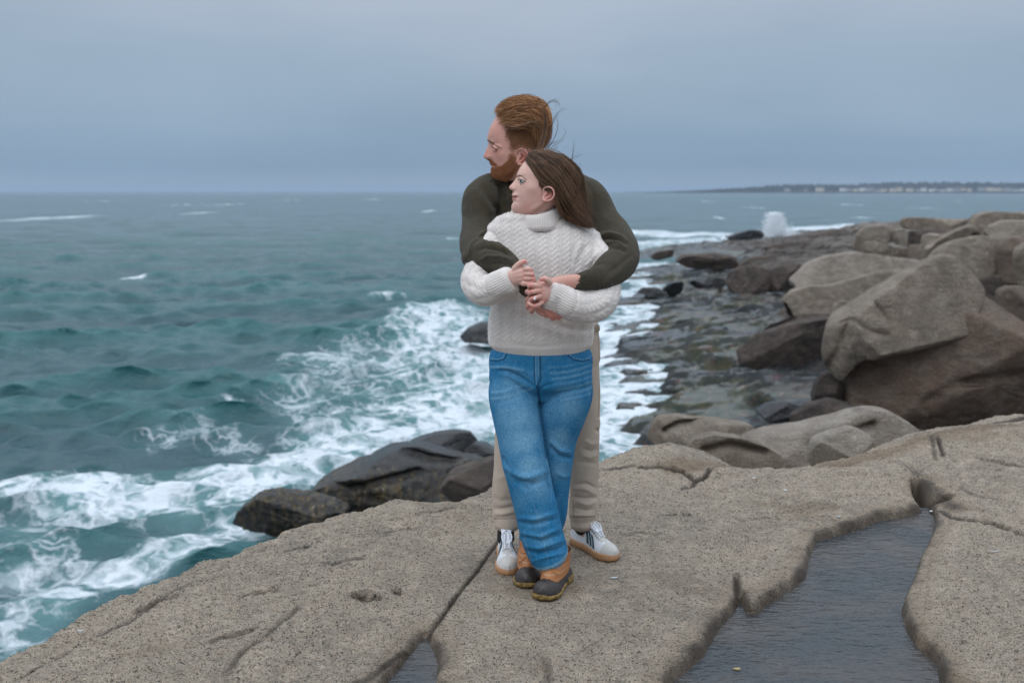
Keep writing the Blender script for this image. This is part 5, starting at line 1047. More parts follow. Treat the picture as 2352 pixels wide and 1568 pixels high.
# ------------------------------------------------------------------ man's sweater
def shell(V, F, th=.003): return V, F
def man_sweater():
    body_c = [(1222, 400, 3.965, 34, .060), (1222, 418, 3.97, 78, .078), (1223, 438, 3.975, 112, .100), (1224, 470, 3.98, 120, .115), (1228, 560, 3.98, 112, .118), (1240, 640, 3.98, 104, .112), (1258, 700, 3.985, 100, .108), (1266, 752, 3.99, 98, .108)]
    larm = [(1135, 428, 3.945, 34, .9), (1108, 450, 3.90, 41, .9), (1098, 520, 3.83, 37, .9), (1094, 572, 3.72, 38, .9), (1112, 592, 3.655, 38, .85), (1150, 597, 3.60, 32, .85), (1183, 627, 3.545, 24, .85), (1200, 647, 3.525, 23, .85), (1212, 662, 3.520, 20.5, .9), (1219, 672, 3.515, 18.5, .95)]
    rarm = [(1320, 428, 3.945, 34, .9), (1348, 452, 3.90, 44, .9), (1382, 505, 3.85, 41, .9), (1415, 552, 3.77, 43, .9), (1428, 590, 3.70, 42, .88), (1402, 620, 3.63, 39, .85), (1368, 641, 3.57, 29, .85), (1352, 643, 3.548, 23, .85), (1336, 646, 3.54, 20.5, .85), (1320, 649, 3.535, 20, .88)]
    parts = [tube(body_c, sq=2.3, m=40, flat=True), tube(larm), tube(rarm), ball(P(1445, 592, 3.70), (.036, .045, .040)), ball(P(1080, 592, 3.69), (.034, .045, .036)), ball(P(1112, 553, 3.735), (.042, .05, .040)), ball(P(1136, 572, 3.66), (.036, .03, .028)), ball(P(1118, 442, 3.93), (.056, .06, .058)), ball(P(1332, 444, 3.93), (.058, .06, .060)),
             tube([(1205, 392, 3.945, 40, .064), (1210, 410, 3.955, 47, .07), (1214, 430, 3.96, 60, .075)])]
    V, F = fuse(parts, .0032, 6); F = flip_if_needed(V, F); N = normals(V, F); C = [ctl(body_c), ctl(larm), ctl(rarm)]
    idx, al, ar, fr, _ = chain_param(V, C); al, ar = smooth_param(F, len(V), idx, al, ar, C)
    p = V; n = fbm(V*9+4, 3); V = V+N*(.004*n+.0035*fbm(V*np.array([22, 22, 14])+3, 3))[:, None]
    A = dict(yr=(3.35, 3.97))
    S = lambda px, w, a, **k: stroke(V, N, px, w, a*1.45, **{**A, **k})
    # folds of the left sleeve (in the picture)
    V = S([(1142, 505), (1118, 528), (1100, 540), (1082, 560), (1072, 590)], 6, .0075, one=-1); V = S([(1140, 515), (1112, 537), (1092, 545)], 3.5, -.007)
    V = S([(1168, 575), (1140, 562), (1110, 556), (1088, 570)], 5, .007); V = S([(1170, 584), (1142, 573), (1112, 568), (1094, 580)], 4, -.006)
    V = S([(1180, 600), (1150, 590), (1120, 588), (1100, 600)], 4, .006); V = S([(1185, 612), (1150, 604), (1122, 606)], 4, -.005)
    V = S([(1175, 592), (1160, 580), (1148, 566), (1135, 550)], 3, -.005); V = S([(1062, 580), (1085, 612), (1108, 626)], 5, .005)
    V = S([(1108, 420), (1122, 450), (1142, 480), (1148, 512)], 7, -.007); V = S([(1090, 430), (1108, 460), (1128, 492)], 7, .005); V = S([(1070, 500), (1078, 540), (1080, 580)], 7, .003)
    V = S([(1128, 412), (1150, 430), (1160, 470), (1165, 500)], 7, -.010); V = S([(1150, 408), (1165, 430), (1172, 470)], 6, .006)
    # folds of the right sleeve
    V = S([(1372, 541), (1400, 536), (1425, 543), (1442, 556)], 4.5, .0075); V = S([(1374, 551), (1400, 546), (1424, 554), (1440, 566)], 3.2, -.0075)
    V = S([(1386, 570), (1398, 558), (1420, 558), (1442, 572)], 4, .007); V = S([(1392, 577), (1404, 568), (1424, 570), (1440, 582)], 3.5, -.006)
    V = S([(1385, 556), (1376, 562), (1372, 572)], 3, -.006); V = S([(1466, 585), (1430, 622), (1395, 650), (1368, 660)], 7, .0045)
    V = S([(1456, 580), (1425, 608), (1390, 632)], 6, -.003); V = S([(1350, 420), (1362, 450), (1366, 490)], 8, -.004); V = S([(1345, 620), (1365, 610), (1390, 604)], 4, -.003)
    V = S([(1392, 578), (1378, 592), (1350, 612)], 5, .003)
    # ribbed cuffs
    rib = ((idx == 1) & (fr > .895) | (idx == 2) & (fr > .875)).astype(float); V = V+N*(rib*.0013*np.sin(ar*2*math.pi/.0066)*sm(1.0, .975, fr))[:, None]
    edge = np.exp(-((fr-np.where(idx == 1, .895, .875))/.008)**2)*(idx > 0); V = V-N*(.0035*edge)[:, None]
    kn = np.stack([al, ar, rib], 1)
    o = mesh_np('sweater', V, F, M_OLIVE, man, attrs={'kn': kn})
    return o
man_sweater()
# ------------------------------------------------------------------ woman's sweater
def cable(a, h, period=.037, width=.035):
    """height of one cable column, a across, h along"""
    ph = h*2*math.pi/period; A = width*.26; z = -1.0*np.ones_like(a)*.0
    for s in (0, math.pi):
        c = A*np.sin(ph+s); over = .5+.5*np.cos(ph+s); z = np.maximum(z, np.exp(-((a-c)/(width*.23))**2)*(.55+.45*over))
    return z
def wool_relief(a, h, col=.046):
    """columns of cables with fine ribs between"""
    k = np.round(a/col); r = a-k*col; z = cable(r, h+k*.013)
    ribs = (np.abs(r) > col*.36)*(.25+.25*np.cos(r*2*math.pi/.0055)); return np.where(np.abs(r) < col*.36, z, ribs)
def woman_sweater():
    body_c = [(1226, 486, 3.73, 52, .062), (1220, 497, 3.73, 74, .070), (1232, 509, 3.735, 101, .080), (1240, 522, 3.735, 120, .090), (1249, 545, 3.735, 129, .104), (1254, 575, 3.73, 130, .114), (1252, 630, 3.73, 120, .118), (1248, 680, 3.735, 117, .112), (1244, 718, 3.74, 119, .108), (1243, 750, 3.745, 121, .112), (1242, 772, 3.75, 120, .114), (1242, 790, 3.755, 118, .112)]
    neck = [(1236, 486, 3.728, 48, .070), (1240, 505, 3.730, 51, .074), (1245, 528, 3.735, 58, .080), (1247, 540, 3.735, 62, .07)]
    larm = [(1150, 530, 3.745, 22), (1134, 560, 3.71, 30), (1106, 610, 3.675, 33), (1094, 650, 3.62, 35), (1110, 667, 3.585, 36), (1140, 659, 3.545, 34), (1160, 650, 3.52, 33), (1174, 644, 3.505, 33.5, .8)]
    rarm = [(1346, 545, 3.745, 26), (1360, 570, 3.71, 30), (1386, 610, 3.68, 33), (1390, 668, 3.635, 35), (1374, 694, 3.595, 40), (1335, 704, 3.555, 38), (1300, 694, 3.52, 36), (1276, 682, 3.505, 36, .8), (1259, 675, 3.495, 35.5, .8)]
    parts = [tube(body_c, sq=2.35, m=44, flat=True), tube(neck, sq=2.1), tube(larm), tube(rarm), ball(P(1156, 524, 3.745), (.036, .05, .034)), ball(P(1352, 552, 3.745), (.05, .05, .045))]
    V, F = fuse(parts, .0024, 6); F = flip_if_needed(V, F); N = normals(V, F); CC = [ctl(body_c), ctl(neck), ctl(larm), ctl(rarm)]
    idx, al, ar, fr, _ = chain_param(V, CC); al, ar = smooth_param(F, len(V), idx, al, ar, CC); u, v = UV(V)
    V = V+N*(.003*fbm(V*8+1, 3))[:, None]
    S = lambda px, w, a, **k: stroke(V, N, px, w, a, yr=(3.3, 3.76), **k)
    # soft folds
    V = S([(1140, 716), (1160, 690), (1190, 690)], 10, -.010); V = S([(1150, 730), (1180, 712), (1215, 708)], 9, .005)
    V = S([(1265, 738), (1300, 752), (1350, 757), (1372, 752)], 7, -.010); V = S([(1180, 735), (1230, 745), (1290, 765), (1350, 772)], 9, .006)
    V = S([(1325, 620), (1332, 590), (1345, 570), (1362, 558)], 7, -.006); V = S([(1312, 610), (1316, 580), (1322, 560)], 6, -.005); V = S([(1320, 600), (1325, 575), (1335, 555)], 5, .005)
    V = S([(1345, 612), (1365, 590), (1385, 570)], 5, .005)
    V = S([(1170, 790), (1240, 797), (1330, 785)], 5, -.003)
    V = S([(1200, 500), (1215, 520), (1250, 532), (1290, 524), (1312, 505)], 4, -.006)     # where the collar meets the yoke
    V = S([(1060, 640), (1075, 655), (1100, 660)], 7, -.004); V = S([(1085, 690), (1110, 684), (1140, 672)], 6, -.003); V = S([(1400, 700), (1380, 716), (1350, 726)], 7, -.004); V = S([(1395, 735), (1405, 715), (1412, 690)], 5, -.004)
    # relief
    ax = V[:, 0]-P(1246, 600, 3.6)[0]; hz = V[:, 2]; w = .235; a = np.arcsin(np.clip(ax/w, -.98, .98))*w
    inset = sm(498, 512, v)
    hem = sm(783, 787, v)*(idx == 0); fmz = wool_relief(a, hz)
    slv = np.isin(idx, (2, 3)); cuff = (((idx == 2) & (fr > .82)) | ((idx == 3) & (fr > .84))).astype(float); col_ = (idx == 1)&(v < 530)
    zs = wool_relief(ar-.0, al, .040); rib = .5+.5*np.cos(ar*2*math.pi/.0088)
    hemr = .5+.5*np.cos(a*2*math.pi/.0062); necr = .5+.5*np.cos(ar*2*math.pi/.0068)
    z = np.where(idx == 0, fmz*(1-hem)*.0027+hemr*hem*.0016, 0); z = np.where(slv, np.where(cuff > 0, rib*.0028*sm(1.0, .975, fr), zs*.0026), z); z = np.where(idx == 1, necr*.0018, z)
    V = V+N*(z)[:, None]; edge = np.exp(-((fr-np.where(idx == 2, .82, .84))/.010)**2)*slv; V = V-N*(.003*edge)[:, None]
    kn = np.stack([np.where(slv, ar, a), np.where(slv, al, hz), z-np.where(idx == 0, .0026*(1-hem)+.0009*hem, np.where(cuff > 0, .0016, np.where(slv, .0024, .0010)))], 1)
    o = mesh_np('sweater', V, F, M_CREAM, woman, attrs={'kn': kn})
    # turned-over collar, tilted with the raised chin
    rs = np.random.RandomState(4); n = 120; t = np.linspace(0, 2*math.pi, n, endpoint=False); rows = []
    prof = [(0, 0, .98), (.0, -3, 1.02), (.2, -4.5, 1.07), (.5, -3, 1.12), (1, 5, 1.16), (1, 13, 1.18), (1, 22, 1.20), (1, 28, 1.20), (1, 33, 1.10)]
    for k, (b_, dv, r_) in enumerate(prof):
        uu = 1243+44*r_*np.sin(t); front = -np.cos(t)*.5+.5       # 0 front .. 1 back
        vv = 499+dv-(uu-1215)*.22*np.clip((uu-1200)/60, 0, 1)*(1 if dv < 6 else .45)+2.5*np.sin(t*2+1)*.3+front*(-9)+.6*np.cos(t*3)
        yy = 3.728-.086*r_*np.cos(t); q = np.array([P(a_, b__, c_) for a_, b__, c_ in zip(uu, vv, yy)])
        rr = .0016*np.cos(t*58)*(k > 1); d = np.stack([np.sin(t), -np.cos(t), 0*t], 1); rows.append(q+d*rr[:, None])
    q = np.array(rows); from_in = q[0]-np.array((0, 0, .03)); q = np.concatenate([[from_in], q]); V2 = q.reshape(-1, 3); m = len(q)
    F2 = grid_faces(m, n, True)
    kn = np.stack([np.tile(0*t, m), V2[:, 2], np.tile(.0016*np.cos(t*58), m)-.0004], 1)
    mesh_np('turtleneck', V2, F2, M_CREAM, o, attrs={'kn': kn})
    # wool fluff along the surface
    rs = np.random.RandomState(9); Nn = normals(V, F); cand = np.where(Nn[:, 1] < .35)[0]; pk = rs.choice(cand, 9000); L = rs.uniform(.003, .009, len(pk)); d = Nn[pk]+rs.normal(size=(len(pk), 3))*.75; d /= np.linalg.norm(d, axis=1)[:, None]
    c = V[pk][:, None]+d[:, None]*L[:, None, None]*np.linspace(0, 1, 4)[None, :, None]; c[:, 2:] += rs.normal(size=(len(pk), 2, 3))*.0012
    strands('wool_fluff', c, .00022, M_CREAM, o)
    return o
woman_sweater()
# ------------------------------------------------------------------ jeans
def jeans():
    M_THREAD = plain('denim_thread', (.30, .40, .48), .9)
    hip = [(1242, 790, 3.765, 106, .098), (1242, 812, 3.765, 117, .112), (1242, 850, 3.765, 118, .122), (1242, 878, 3.765, 116, .120), (1242, 896, 3.77, 100, .10)]
    fl = [(1184, 850, 3.755, 52, 1.1), (1179, 897, 3.745, 57, 1.1), (1187, 953, 3.715, 56, 1.1), (1196, 1003, 3.69, 54, 1.05), (1206, 1060, 3.665, 53), (1222, 1129, 3.65, 49.5), (1234, 1179, 3.645, 49.5), (1245, 1229, 3.64, 49.5), (1255, 1258, 3.650, 48.5, 1.1), (1262, 1274, 3.655, 45, 1.25)]
    rl = [(1300, 850, 3.775, 52, 1.1), (1302, 897, 3.77, 60, 1.1), (1290, 940, 3.765, 60, 1.05), (1276, 1003, 3.768, 50), (1268, 1065, 3.78, 47), (1262, 1129, 3.795, 45), (1247, 1195, 3.81, 50), (1231, 1242, 3.805, 41), (1224, 1262, 3.80, 36)]
    V, F = fuse([tube(hip, sq=2.5, m=44, flat=True), tube(fl, m=36), tube(rl, m=36)], .0030, 5); F = flip_if_needed(V, F); N = normals(V, F); u, v = UV(V)
    idx, al, ar, fr, _ = chain_param(V, [ctl(hip), ctl(fl), ctl(rl)])
    V = V+N*(.003*fbm(V*7, 3)+.002*fbm(V*np.array([10, 10, 26]), 3)*sm(1150, 1280, v))[:, None]
    S = lambda px, w, a, **k: stroke(V, N, px, w, a, yr=(3.3, 3.80), **k)
    V = S([(1142, 851), (1165, 852), (1190, 862), (1212, 876), (1230, 890)], 3.5, -.010); V = S([(1140, 860), (1165, 862), (1190, 874), (1210, 888)], 5, .006); V = S([(1130, 846), (1160, 842), (1200, 850), (1225, 866)], 5, .005)
    V = S([(1238, 892), (1242, 950), (1252, 1020), (1258, 1080), (1268, 1140)], 3.0, -.008, taper=False)
    V = S([(1240, 893), (1255, 885), (1275, 880)], 4, -.005)
    for k in range(7):
        y0 = 838+k*13; V = S([(1262+k*4, y0+6), (1300, y0+4), (1335, y0-4), (1360, y0-14)], 3.5, .0020 if k % 2 == 0 else .0013)
    for px, w, a in (([(1262, 1010), (1285, 1035), (1312, 1040)], 6, .007), ([(1262, 1022), (1286, 1048), (1312, 1054)], 5, -.008), ([(1150, 1060), (1175, 1085), (1215, 1098), (1262, 1080)], 8, .007), ([(1160, 1082), (1190, 1105), (1235, 1110)], 6, -.006), ([(1258, 1085), (1262, 1110), (1275, 1150)], 6, -.007), ([(1152, 1045), (1160, 1065), (1172, 1082)], 5, -.006), ([(1285, 1150), (1290, 1190), (1296, 1230)], 6, -.006), ([(1128, 905), (1160, 900), (1200, 885)], 5, .003), ([(1130, 925), (1165, 920), (1215, 900)], 5, -.002), ([(1170, 1105), (1210, 1120), (1260, 1100)], 6, -.004), ([(1165, 1090), (1205, 1098), (1255, 1080)], 6, .003),
                     ([(1186, 1198), (1225, 1205), (1285, 1190)], 5, -.006), ([(1186, 1188), (1228, 1192), (1282, 1176)], 5, .006), ([(1192, 1222), (1240, 1232), (1294, 1210)], 5, .006), ([(1195, 1232), (1245, 1243), (1296, 1224)], 5, -.006),
                     ([(1205, 1262), (1235, 1272), (1280, 1262), (1305, 1248)], 5, -.007), ([(1202, 1252), (1240, 1258), (1300, 1238)], 5, .006), ([(1220, 1290), (1250, 1280), (1300, 1268)], 4, .005),
                     ([(1280, 1040), (1300, 1048), (1316, 1052)], 5, -.004), ([(1275, 1085), (1295, 1095), (1312, 1090)], 5, .004), ([(1200, 1262), (1206, 1272), (1212, 1276)], 4, -.004)):
        V = S(px, w, a)
    seam = np.zeros(len(V)); u, v = UV(V); fr_ = (N[:, 1] < .3)
    def line(px, w, val, dash=0):
        nonlocal seam
        d, side, arc = pl_dist(u, v, px); k = sm(w, w*.35, d)*fr_*(V[:, 1] < 3.8)
        if dash: k = k*(.55+.45*np.sin(arc*dash))
        seam = np.where(k*abs(val) > np.abs(seam), k*val, seam)
    line([(1227, 812), (1227, 850), (1229, 882)], 2.0, .85); line([(1230, 812), (1230, 850), (1232, 885)], 1.2, -.65); line([(1241, 812), (1241, 850), (1241, 870), (1236, 882), (1232, 888)], 3.0, .9); line([(1244.5, 812), (1245, 850), (1244, 872), (1238, 886)], 1.2, .5); line([(1236, 812), (1236.5, 860)], 2.0, -.35)
    line([(1302, 805), (1308, 815), (1320, 823), (1338, 826), (1352, 822), (1361, 815)], 1.7, -.8, 60); line([(1300, 806), (1306, 818), (1320, 827), (1338, 830), (1354, 826)], 2.4, .9)
    line([(1126, 823), (1142, 825), (1155, 822), (1160, 812), (1160, 806)], 1.7, -.75, 60); line([(1126, 828), (1142, 829), (1158, 825), (1163, 814)], 2.4, .85)
    line([(1233, 888), (1236, 897), (1240, 930), (1248, 990), (1255, 1050)], 3.2, .75)
    line([(1219, 1140), (1230, 1170), (1242, 1215), (1252, 1255), (1258, 1286)], 1.2, -.28); line([(1203, 1236), (1212, 1262), (1220, 1288)], 1.3, -.3)
    line([(1361, 815), (1362, 870), (1358, 915)], 1.6, .6)
    V = V+N*(.0012*np.clip(-seam, 0, 1)-.0006*np.clip(seam, 0, 1))[:, None]
    # wear: pale thighs and knees, whiskers at the hip, darker yoke and lower legs
    fade = attr_gauss(V, [(1190, 960, 46, .75), (1198, 1010, 45, .78), (1215, 1070, 40, .7), (1230, 1110, 35, .55), (1175, 900, 40, .5), (1300, 935, 42, .55), (1285, 1010, 30, .6), (1285, 1080, 26, .55), (1240, 1190, 20, .4), (1255, 1240, 18, .35)])
    for k in range(7):
        y0 = 838+k*13; d, _, _ = pl_dist(u, v, [(1262+k*4, y0+6), (1300, y0+4), (1335, y0-4), (1360, y0-14)]); fade = np.maximum(fade, (.42 if k % 3 else .28)*sm(6, 0, d+1.5*pnoise(V*40)))
    for px in ([(1130, 900), (1165, 897), (1205, 884)], [(1130, 915), (1170, 911), (1220, 892)], [(1128, 842), (1160, 843), (1200, 850)]):
        d, _, _ = pl_dist(u, v, px); fade = np.maximum(fade, .55*sm(5, 1, d))
    hemd = np.where(idx > 0, fr, 0); fade = np.maximum(fade, .8*sm(.985, .997, hemd)); fade = fade*(1-.6*sm(840, 815, v))*np.where(V[:, 1] < 3.9, 1, .4)
    o = mesh_np('jeans', V, F, M_DENIM, woman, attrs={'fade': fade, 'seam': seam})
    # frayed hem threads
    rs = np.random.RandomState(2); cs = []
    for C, n in ((ctl(fl), 420), (ctl(rl), 260)):
        q = C[-1]; T = C[-1, :3]-C[-2, :3]; T /= np.linalg.norm(T); D = np.array((0, 1, 0))-T[1]*T; D /= np.linalg.norm(D); Sx = np.cross(D, T); t = rs.uniform(0, 2*math.pi, n)
        b0 = q[:3]+Sx*(q[3]*.99*np.cos(t))[:, None]+D*(q[4]*.99*np.sin(t))[:, None]-T*.002; d = T+.25*rs.normal(size=(n, 3)); c = b0[:, None]+d[:, None]*(rs.uniform(.004, .012, n))[:, None, None]*np.linspace(0, 1, 4)[None, :, None]
        strands('frayed_hem', c, .0007, M_THREAD, o)
jeans()
# ------------------------------------------------------------------ man's trousers
def trousers():
    hip = [(1265, 740, 3.99, 108, .105), (1265, 790, 3.99, 113, .115), (1264, 840, 3.99, 110, .112), (1262, 870, 3.99, 90, .09)]
    ll = [(1205, 830, 3.99, 50), (1190, 900, 3.99, 48), (1174, 1000, 3.99, 37), (1168, 1065, 3.985, 34), (1163, 1129, 3.98, 32.5), (1163, 1170, 3.98, 31.5), (1163, 1186, 3.975, 31), (1164, 1190, 3.97, 29.5), (1164, 1206, 3.965, 29.5)]
    rl = [(1320, 830, 3.99, 57), (1332, 900, 3.99, 47), (1339, 1000, 4.01, 38), (1341, 1065, 4.03, 34.5), (1342, 1129, 4.05, 33), (1341, 1165, 4.055, 34), (1338, 1184, 4.055, 31), (1338, 1188, 4.055, 29), (1339, 1203, 4.055, 29.5)]
    V, F = fuse([tube(hip, sq=2.4, m=40, flat=True), tube(ll, m=36), tube(rl, m=36)], .0030, 4); F = flip_if_needed(V, F); N = normals(V, F); V = V+N*(.0025*fbm(V*8+3, 3))[:, None]
    S = lambda px, w, a, **k: stroke(V, N, px, w, a, **k)
    for px, w, a in (([(1340, 1010), (1360, 1020), (1375, 1015)], 5, .005), ([(1335, 1030), (1358, 1036), (1374, 1030)], 5, -.006), ([(1330, 1042), (1355, 1050), (1374, 1044)], 5, .005), ([(1320, 1060), (1350, 1062), (1372, 1066)], 5, -.004),
                     ([(1312, 1120), (1345, 1122), (1373, 1138)], 5, .006), ([(1318, 1112), (1346, 1110), (1374, 1122)], 4, -.006), ([(1320, 1150), (1350, 1158), (1372, 1150)], 5, .007), ([(1312, 1140), (1345, 1144), (1372, 1142)], 4, -.006), ([(1315, 1165), (1345, 1172), (1368, 1168)], 4, -.007), ([(1312, 1182), (1340, 1182), (1366, 1182)], 4, .006),
                     ([(1132, 1140), (1150, 1150), (1185, 1145)], 6, -.004), ([(1134, 1178), (1155, 1180), (1188, 1172)], 5, .006), ([(1134, 1168), (1155, 1168), (1188, 1160)], 5, -.006), ([(1136, 1100), (1160, 1095), (1185, 1105)], 7, .003),
                     ([(1372, 960), (1378, 970), (1372, 984)], 5, .004), ([(1366, 985), (1374, 990), (1378, 995)], 4, -.005), ([(1366, 780), (1378, 800), (1380, 840)], 5, -.002)): V = S(px, w, a)
    u, v = UV(V); seam = np.zeros(len(V))
    for px in ([(1137, 1191), (1164, 1191), (1192, 1189)], [(1309, 1187), (1338, 1188), (1368, 1186)], [(1362, 768), (1384, 768)], [(1374, 770), (1378, 850), (1374, 960)], [(1316, 1150), (1318, 1190)]):
        d, _, _ = pl_dist(u, v, px); seam = np.maximum(seam, sm(2.0, .6, d))
    cf = sm(1190, 1193, v)*np.where(u < 1250, 1, 0)+sm(1187, 1190, v)*np.where(u >= 1250, 1, 0); ang = np.arctan2(V[:, 1]-np.where(u < 1250, 3.968, 4.055), V[:, 0]-np.where(u < 1250, P(1164, 1200, 3.97)[0], P(1338, 1200, 4.055)[0]))
    V = V+N*(cf*.0005*np.cos(ang*44)-.0015*seam)[:, None]
    o = mesh_np('trousers', V, F, M_CHINO, man, attrs={'seam': np.clip(seam*.8+cf*.15*(np.cos(ang*44) < -.3), 0, 1)})
    # belt showing at the hip
    bb = tube([(1265, 748, 3.99, 112, .110), (1265, 757, 3.99, 113, .111)], n=6, m=60, sq=2.4); mesh_np('belt', bb[0], bb[1], plain('canvas_belt', (.22, .17, .11), .8), man)
trousers()
# ------------------------------------------------------------------ footwear
def shoe_frame(heel, toe, z0=.0):
    h = np.array([heel[0], heel[1], z0]); t = np.array([toe[0], toe[1], z0]); L = np.linalg.norm(t-h); X = (t-h)/L; Y = np.array((-X[1], X[0], 0)); Z = np.array((0, 0, 1.0))
    return h, X, Y, Z, L
def outline(x, L, wide, side):
    """half width of a shoe sole along its length (0 heel..1 toe); side +1 outer, -1 inner"""
    w = np.interp(x, [0, .03, .10, .22, .40, .55, .70, .82, .92, .97, 1.0], [0, .42, .70, .76, .70, .82, 1.0, .97, .74, .46, .0])
    return w*wide*(1+.06*side*np.sin(x*math.pi))
def shoe_solid(fr, wide, zlo, zhi, inset=0.0, curve=0.0, n=64, m=10, x0=0, x1=1, round_=.004, rough=None, wob=0):
    h, X, Y, Z, L = fr; xs = x0+(x1-x0)*(1-np.cos(np.linspace(0, math.pi, n)))/2
    ring = np.vstack([np.stack([xs, outline(xs, L, wide, 1)], 1), np.stack([xs[::-1][1:-1], -outline(xs[::-1][1:-1], L, wide, -1)], 1)])
    V = []
    prof = [(zlo, -round_*1.2), (zlo+round_, 0), (zlo+(zhi-zlo)*.5, .0006), (zhi-round_, 0), (zhi, -round_)]
    if rough is not None: prof = [(zlo, -round_), (zlo+(zhi-zlo)*.2, 0), (zlo+(zhi-zlo)*.4, .001), (zlo+(zhi-zlo)*.6, .001), (zlo+(zhi-zlo)*.8, .001), (zhi, -round_*.4)]
    cx = .5*(x0+x1)
    for k, (z, g) in enumerate(prof):
        px = ring[:, 0]*L; py = ring[:, 1]; nx = (ring[:, 0]-cx); nn = np.stack([nx*L*.5, py], 1); nn /= np.linalg.norm(nn, axis=1)[:, None]+1e-9
        gg = g-inset+((rough*np.sin(np.arange(len(ring))*1.9+k*2.4)) if rough is not None else 0)
        px = px+nn[:, 0]*gg; py = py+nn[:, 1]*gg; zz = z+curve*np.clip((ring[:, 0]-.72)/.28, 0, 1)**2
        V.append(h+px[:, None]*X+py[:, None]*Y+zz[:, None]*Z)
    r = len(ring); V = np.array(V); b = V[0].mean(0); t = V[-1].mean(0); K = len(prof); V = np.vstack([V.reshape(-1, 3), b, t]); i = np.arange(r); j = (i+1) % r
    F = [grid_faces(K, r, True), np.stack([j, i, 0*i+K*r], 1), np.stack([(K-1)*r+i, (K-1)*r+j, 0*i+K*r+1], 1)]
    return V, flip_if_needed(V, F)
def upper(fr, wide, zb, tops, n=70, m=40, inset=.003, sq=2.2, x0=.0, x1=1.0, curve=0, pw=1.0):
    """tops: (x, height, top half-width fraction)"""
    h, X, Y, Z, L = fr; xs = x0+(x1-x0)*(1-np.cos(np.linspace(0, math.pi, n)))/2; T = np.array(tops); H = np.interp(xs, T[:, 0], T[:, 1]); H = np.convolve(np.pad(H, 2, 'edge'), [.1, .2, .4, .2, .1], 'valid'); tf = np.interp(xs, T[:, 0], T[:, 2])
    a = np.linspace(0, math.pi, m); V = np.zeros((n, m, 3)); UVs = np.zeros((n, m, 3))
    for i, x in enumerate(xs):
        wl = outline(x, L, wide, 1)-inset; wr = outline(x, L, wide, -1)-inset; ca, sa = np.cos(a), np.sin(a)**pw; w = np.where(ca > 0, wl, wr); q = sa
        wid = w*(1-(1-tf[i])*q**1.5); y = np.sign(ca)*np.abs(ca)**(2/sq)*wid; z = zb+(H[i]-zb)*np.abs(sa)**(2/sq)+curve*max(0, (x-.72)/.28)**2*(1-.5*q)
        V[i] = h+x*L*X+y[:, None]*Y+z[:, None]*Z; UVs[i, :, 0] = x; UVs[i, :, 1] = ca; UVs[i, :, 2] = z
    V = V.reshape(-1, 3); F = [grid_faces(n, m)]
    V = V+0.0; return V, F, UVs.reshape(-1, 3), (n, m)
def lace(pts, r, name, mat, parent): V, F = loft(np.array([[*p, r, r*.6] for p in pts]), max(10, len(pts)*5), 8); return mesh_np(name, V, F, mat, parent)
M_GUM = plain('gum_rubber', (.42, .22, .105), .55); M_LEA = None
def sneaker_mat():
    b = NB('sneaker_leather'); s = b.attr('sh', 'Vector'); q = b.n('ShaderNodeSeparateXYZ', {'Vector': s}); x, c, z = q.outputs[0], q.outputs[1], q.outputs[2]; n = b.noise(b.pos(), 500, 3, .7)
    toe = b.math('GREATER_THAN', b.math('ADD', x, b.math('MULTIPLY', b.math('ABSOLUTE', c), -.02)), .800)
    tband = b.math('MULTIPLY', b.math('LESS_THAN', b.math('ABSOLUTE', b.math('ADD', b.math('ABSOLUTE', c), b.math('MULTIPLY', b.math('SUBTRACT', x, .8), 1.8))), .13), b.math('GREATER_THAN', x, .68))
    eyest = b.math('MULTIPLY', b.math('LESS_THAN', b.math('ABSOLUTE', c), .50), b.math('MULTIPLY', b.math('GREATER_THAN', x, .34), b.math('LESS_THAN', x, .76)))
    sue = b.math('MAXIMUM', b.math('MAXIMUM', toe, tband), eyest)
    col = b.mix(sue, (.68, .69, .72), (.52, .50, .47)); col = b.mix(1.0, col, b.ramp(n.outputs[0], [(.3, .93), (.7, 1.04)]), 'MULTIPLY')
    heel = b.math('MULTIPLY', b.math('LESS_THAN', x, .075), b.math('GREATER_THAN', z, .055)); col = b.mix(heel, col, (.012, .05, .065))
    return b.done(col, b.mr(sue, 0, 1, .45, .9), b.bump(b.math('ADD', n.outputs[0], b.math('MULTIPLY', sue, -1.5)), .5, .0015))
M_SNK = sneaker_mat(); M_WHT = plain('lace_white', (.74, .75, .79), .8); M_GRN = plain('stripe_dark_teal', (.012, .055, .075), .5); M_SOCK = plain('black_sock', (.012, .012, .015), .9)
def drape(fr, V, xs, cs, off, shape):
    """points on an upper at length xs and across cs (cosine coordinate)"""
    n, m = shape; G_ = V.reshape(n, m, 3); h, X, Y, Z, L = fr; col = ((G_-h)@X/L)[:, 0]; out = []
    for x, c in zip(xs, cs):
        i = np.clip(np.searchsorted(col, x), 1, n-1); t = (x-col[i-1])/(col[i]-col[i-1]+1e-9); a = math.acos(np.clip(c, -1, 1))/math.pi*(m-1); j = min(int(a), m-2); s = a-j
        p = (G_[i-1, j]*(1-s)+G_[i-1, j+1]*s)*(1-t)+(G_[i, j]*(1-s)+G_[i, j+1]*s)*t; e1 = G_[i, j]-G_[i-1, j]; e2 = G_[i, j+1]-G_[i, j]; nn = np.cross(e1, e2); nn /= np.linalg.norm(nn)+1e-9
        ctr = h+x*L*X+.03*Z; 
        if nn@(p-ctr) < 0: nn = -nn
        out.append(p+nn*off)
    return np.array(out)
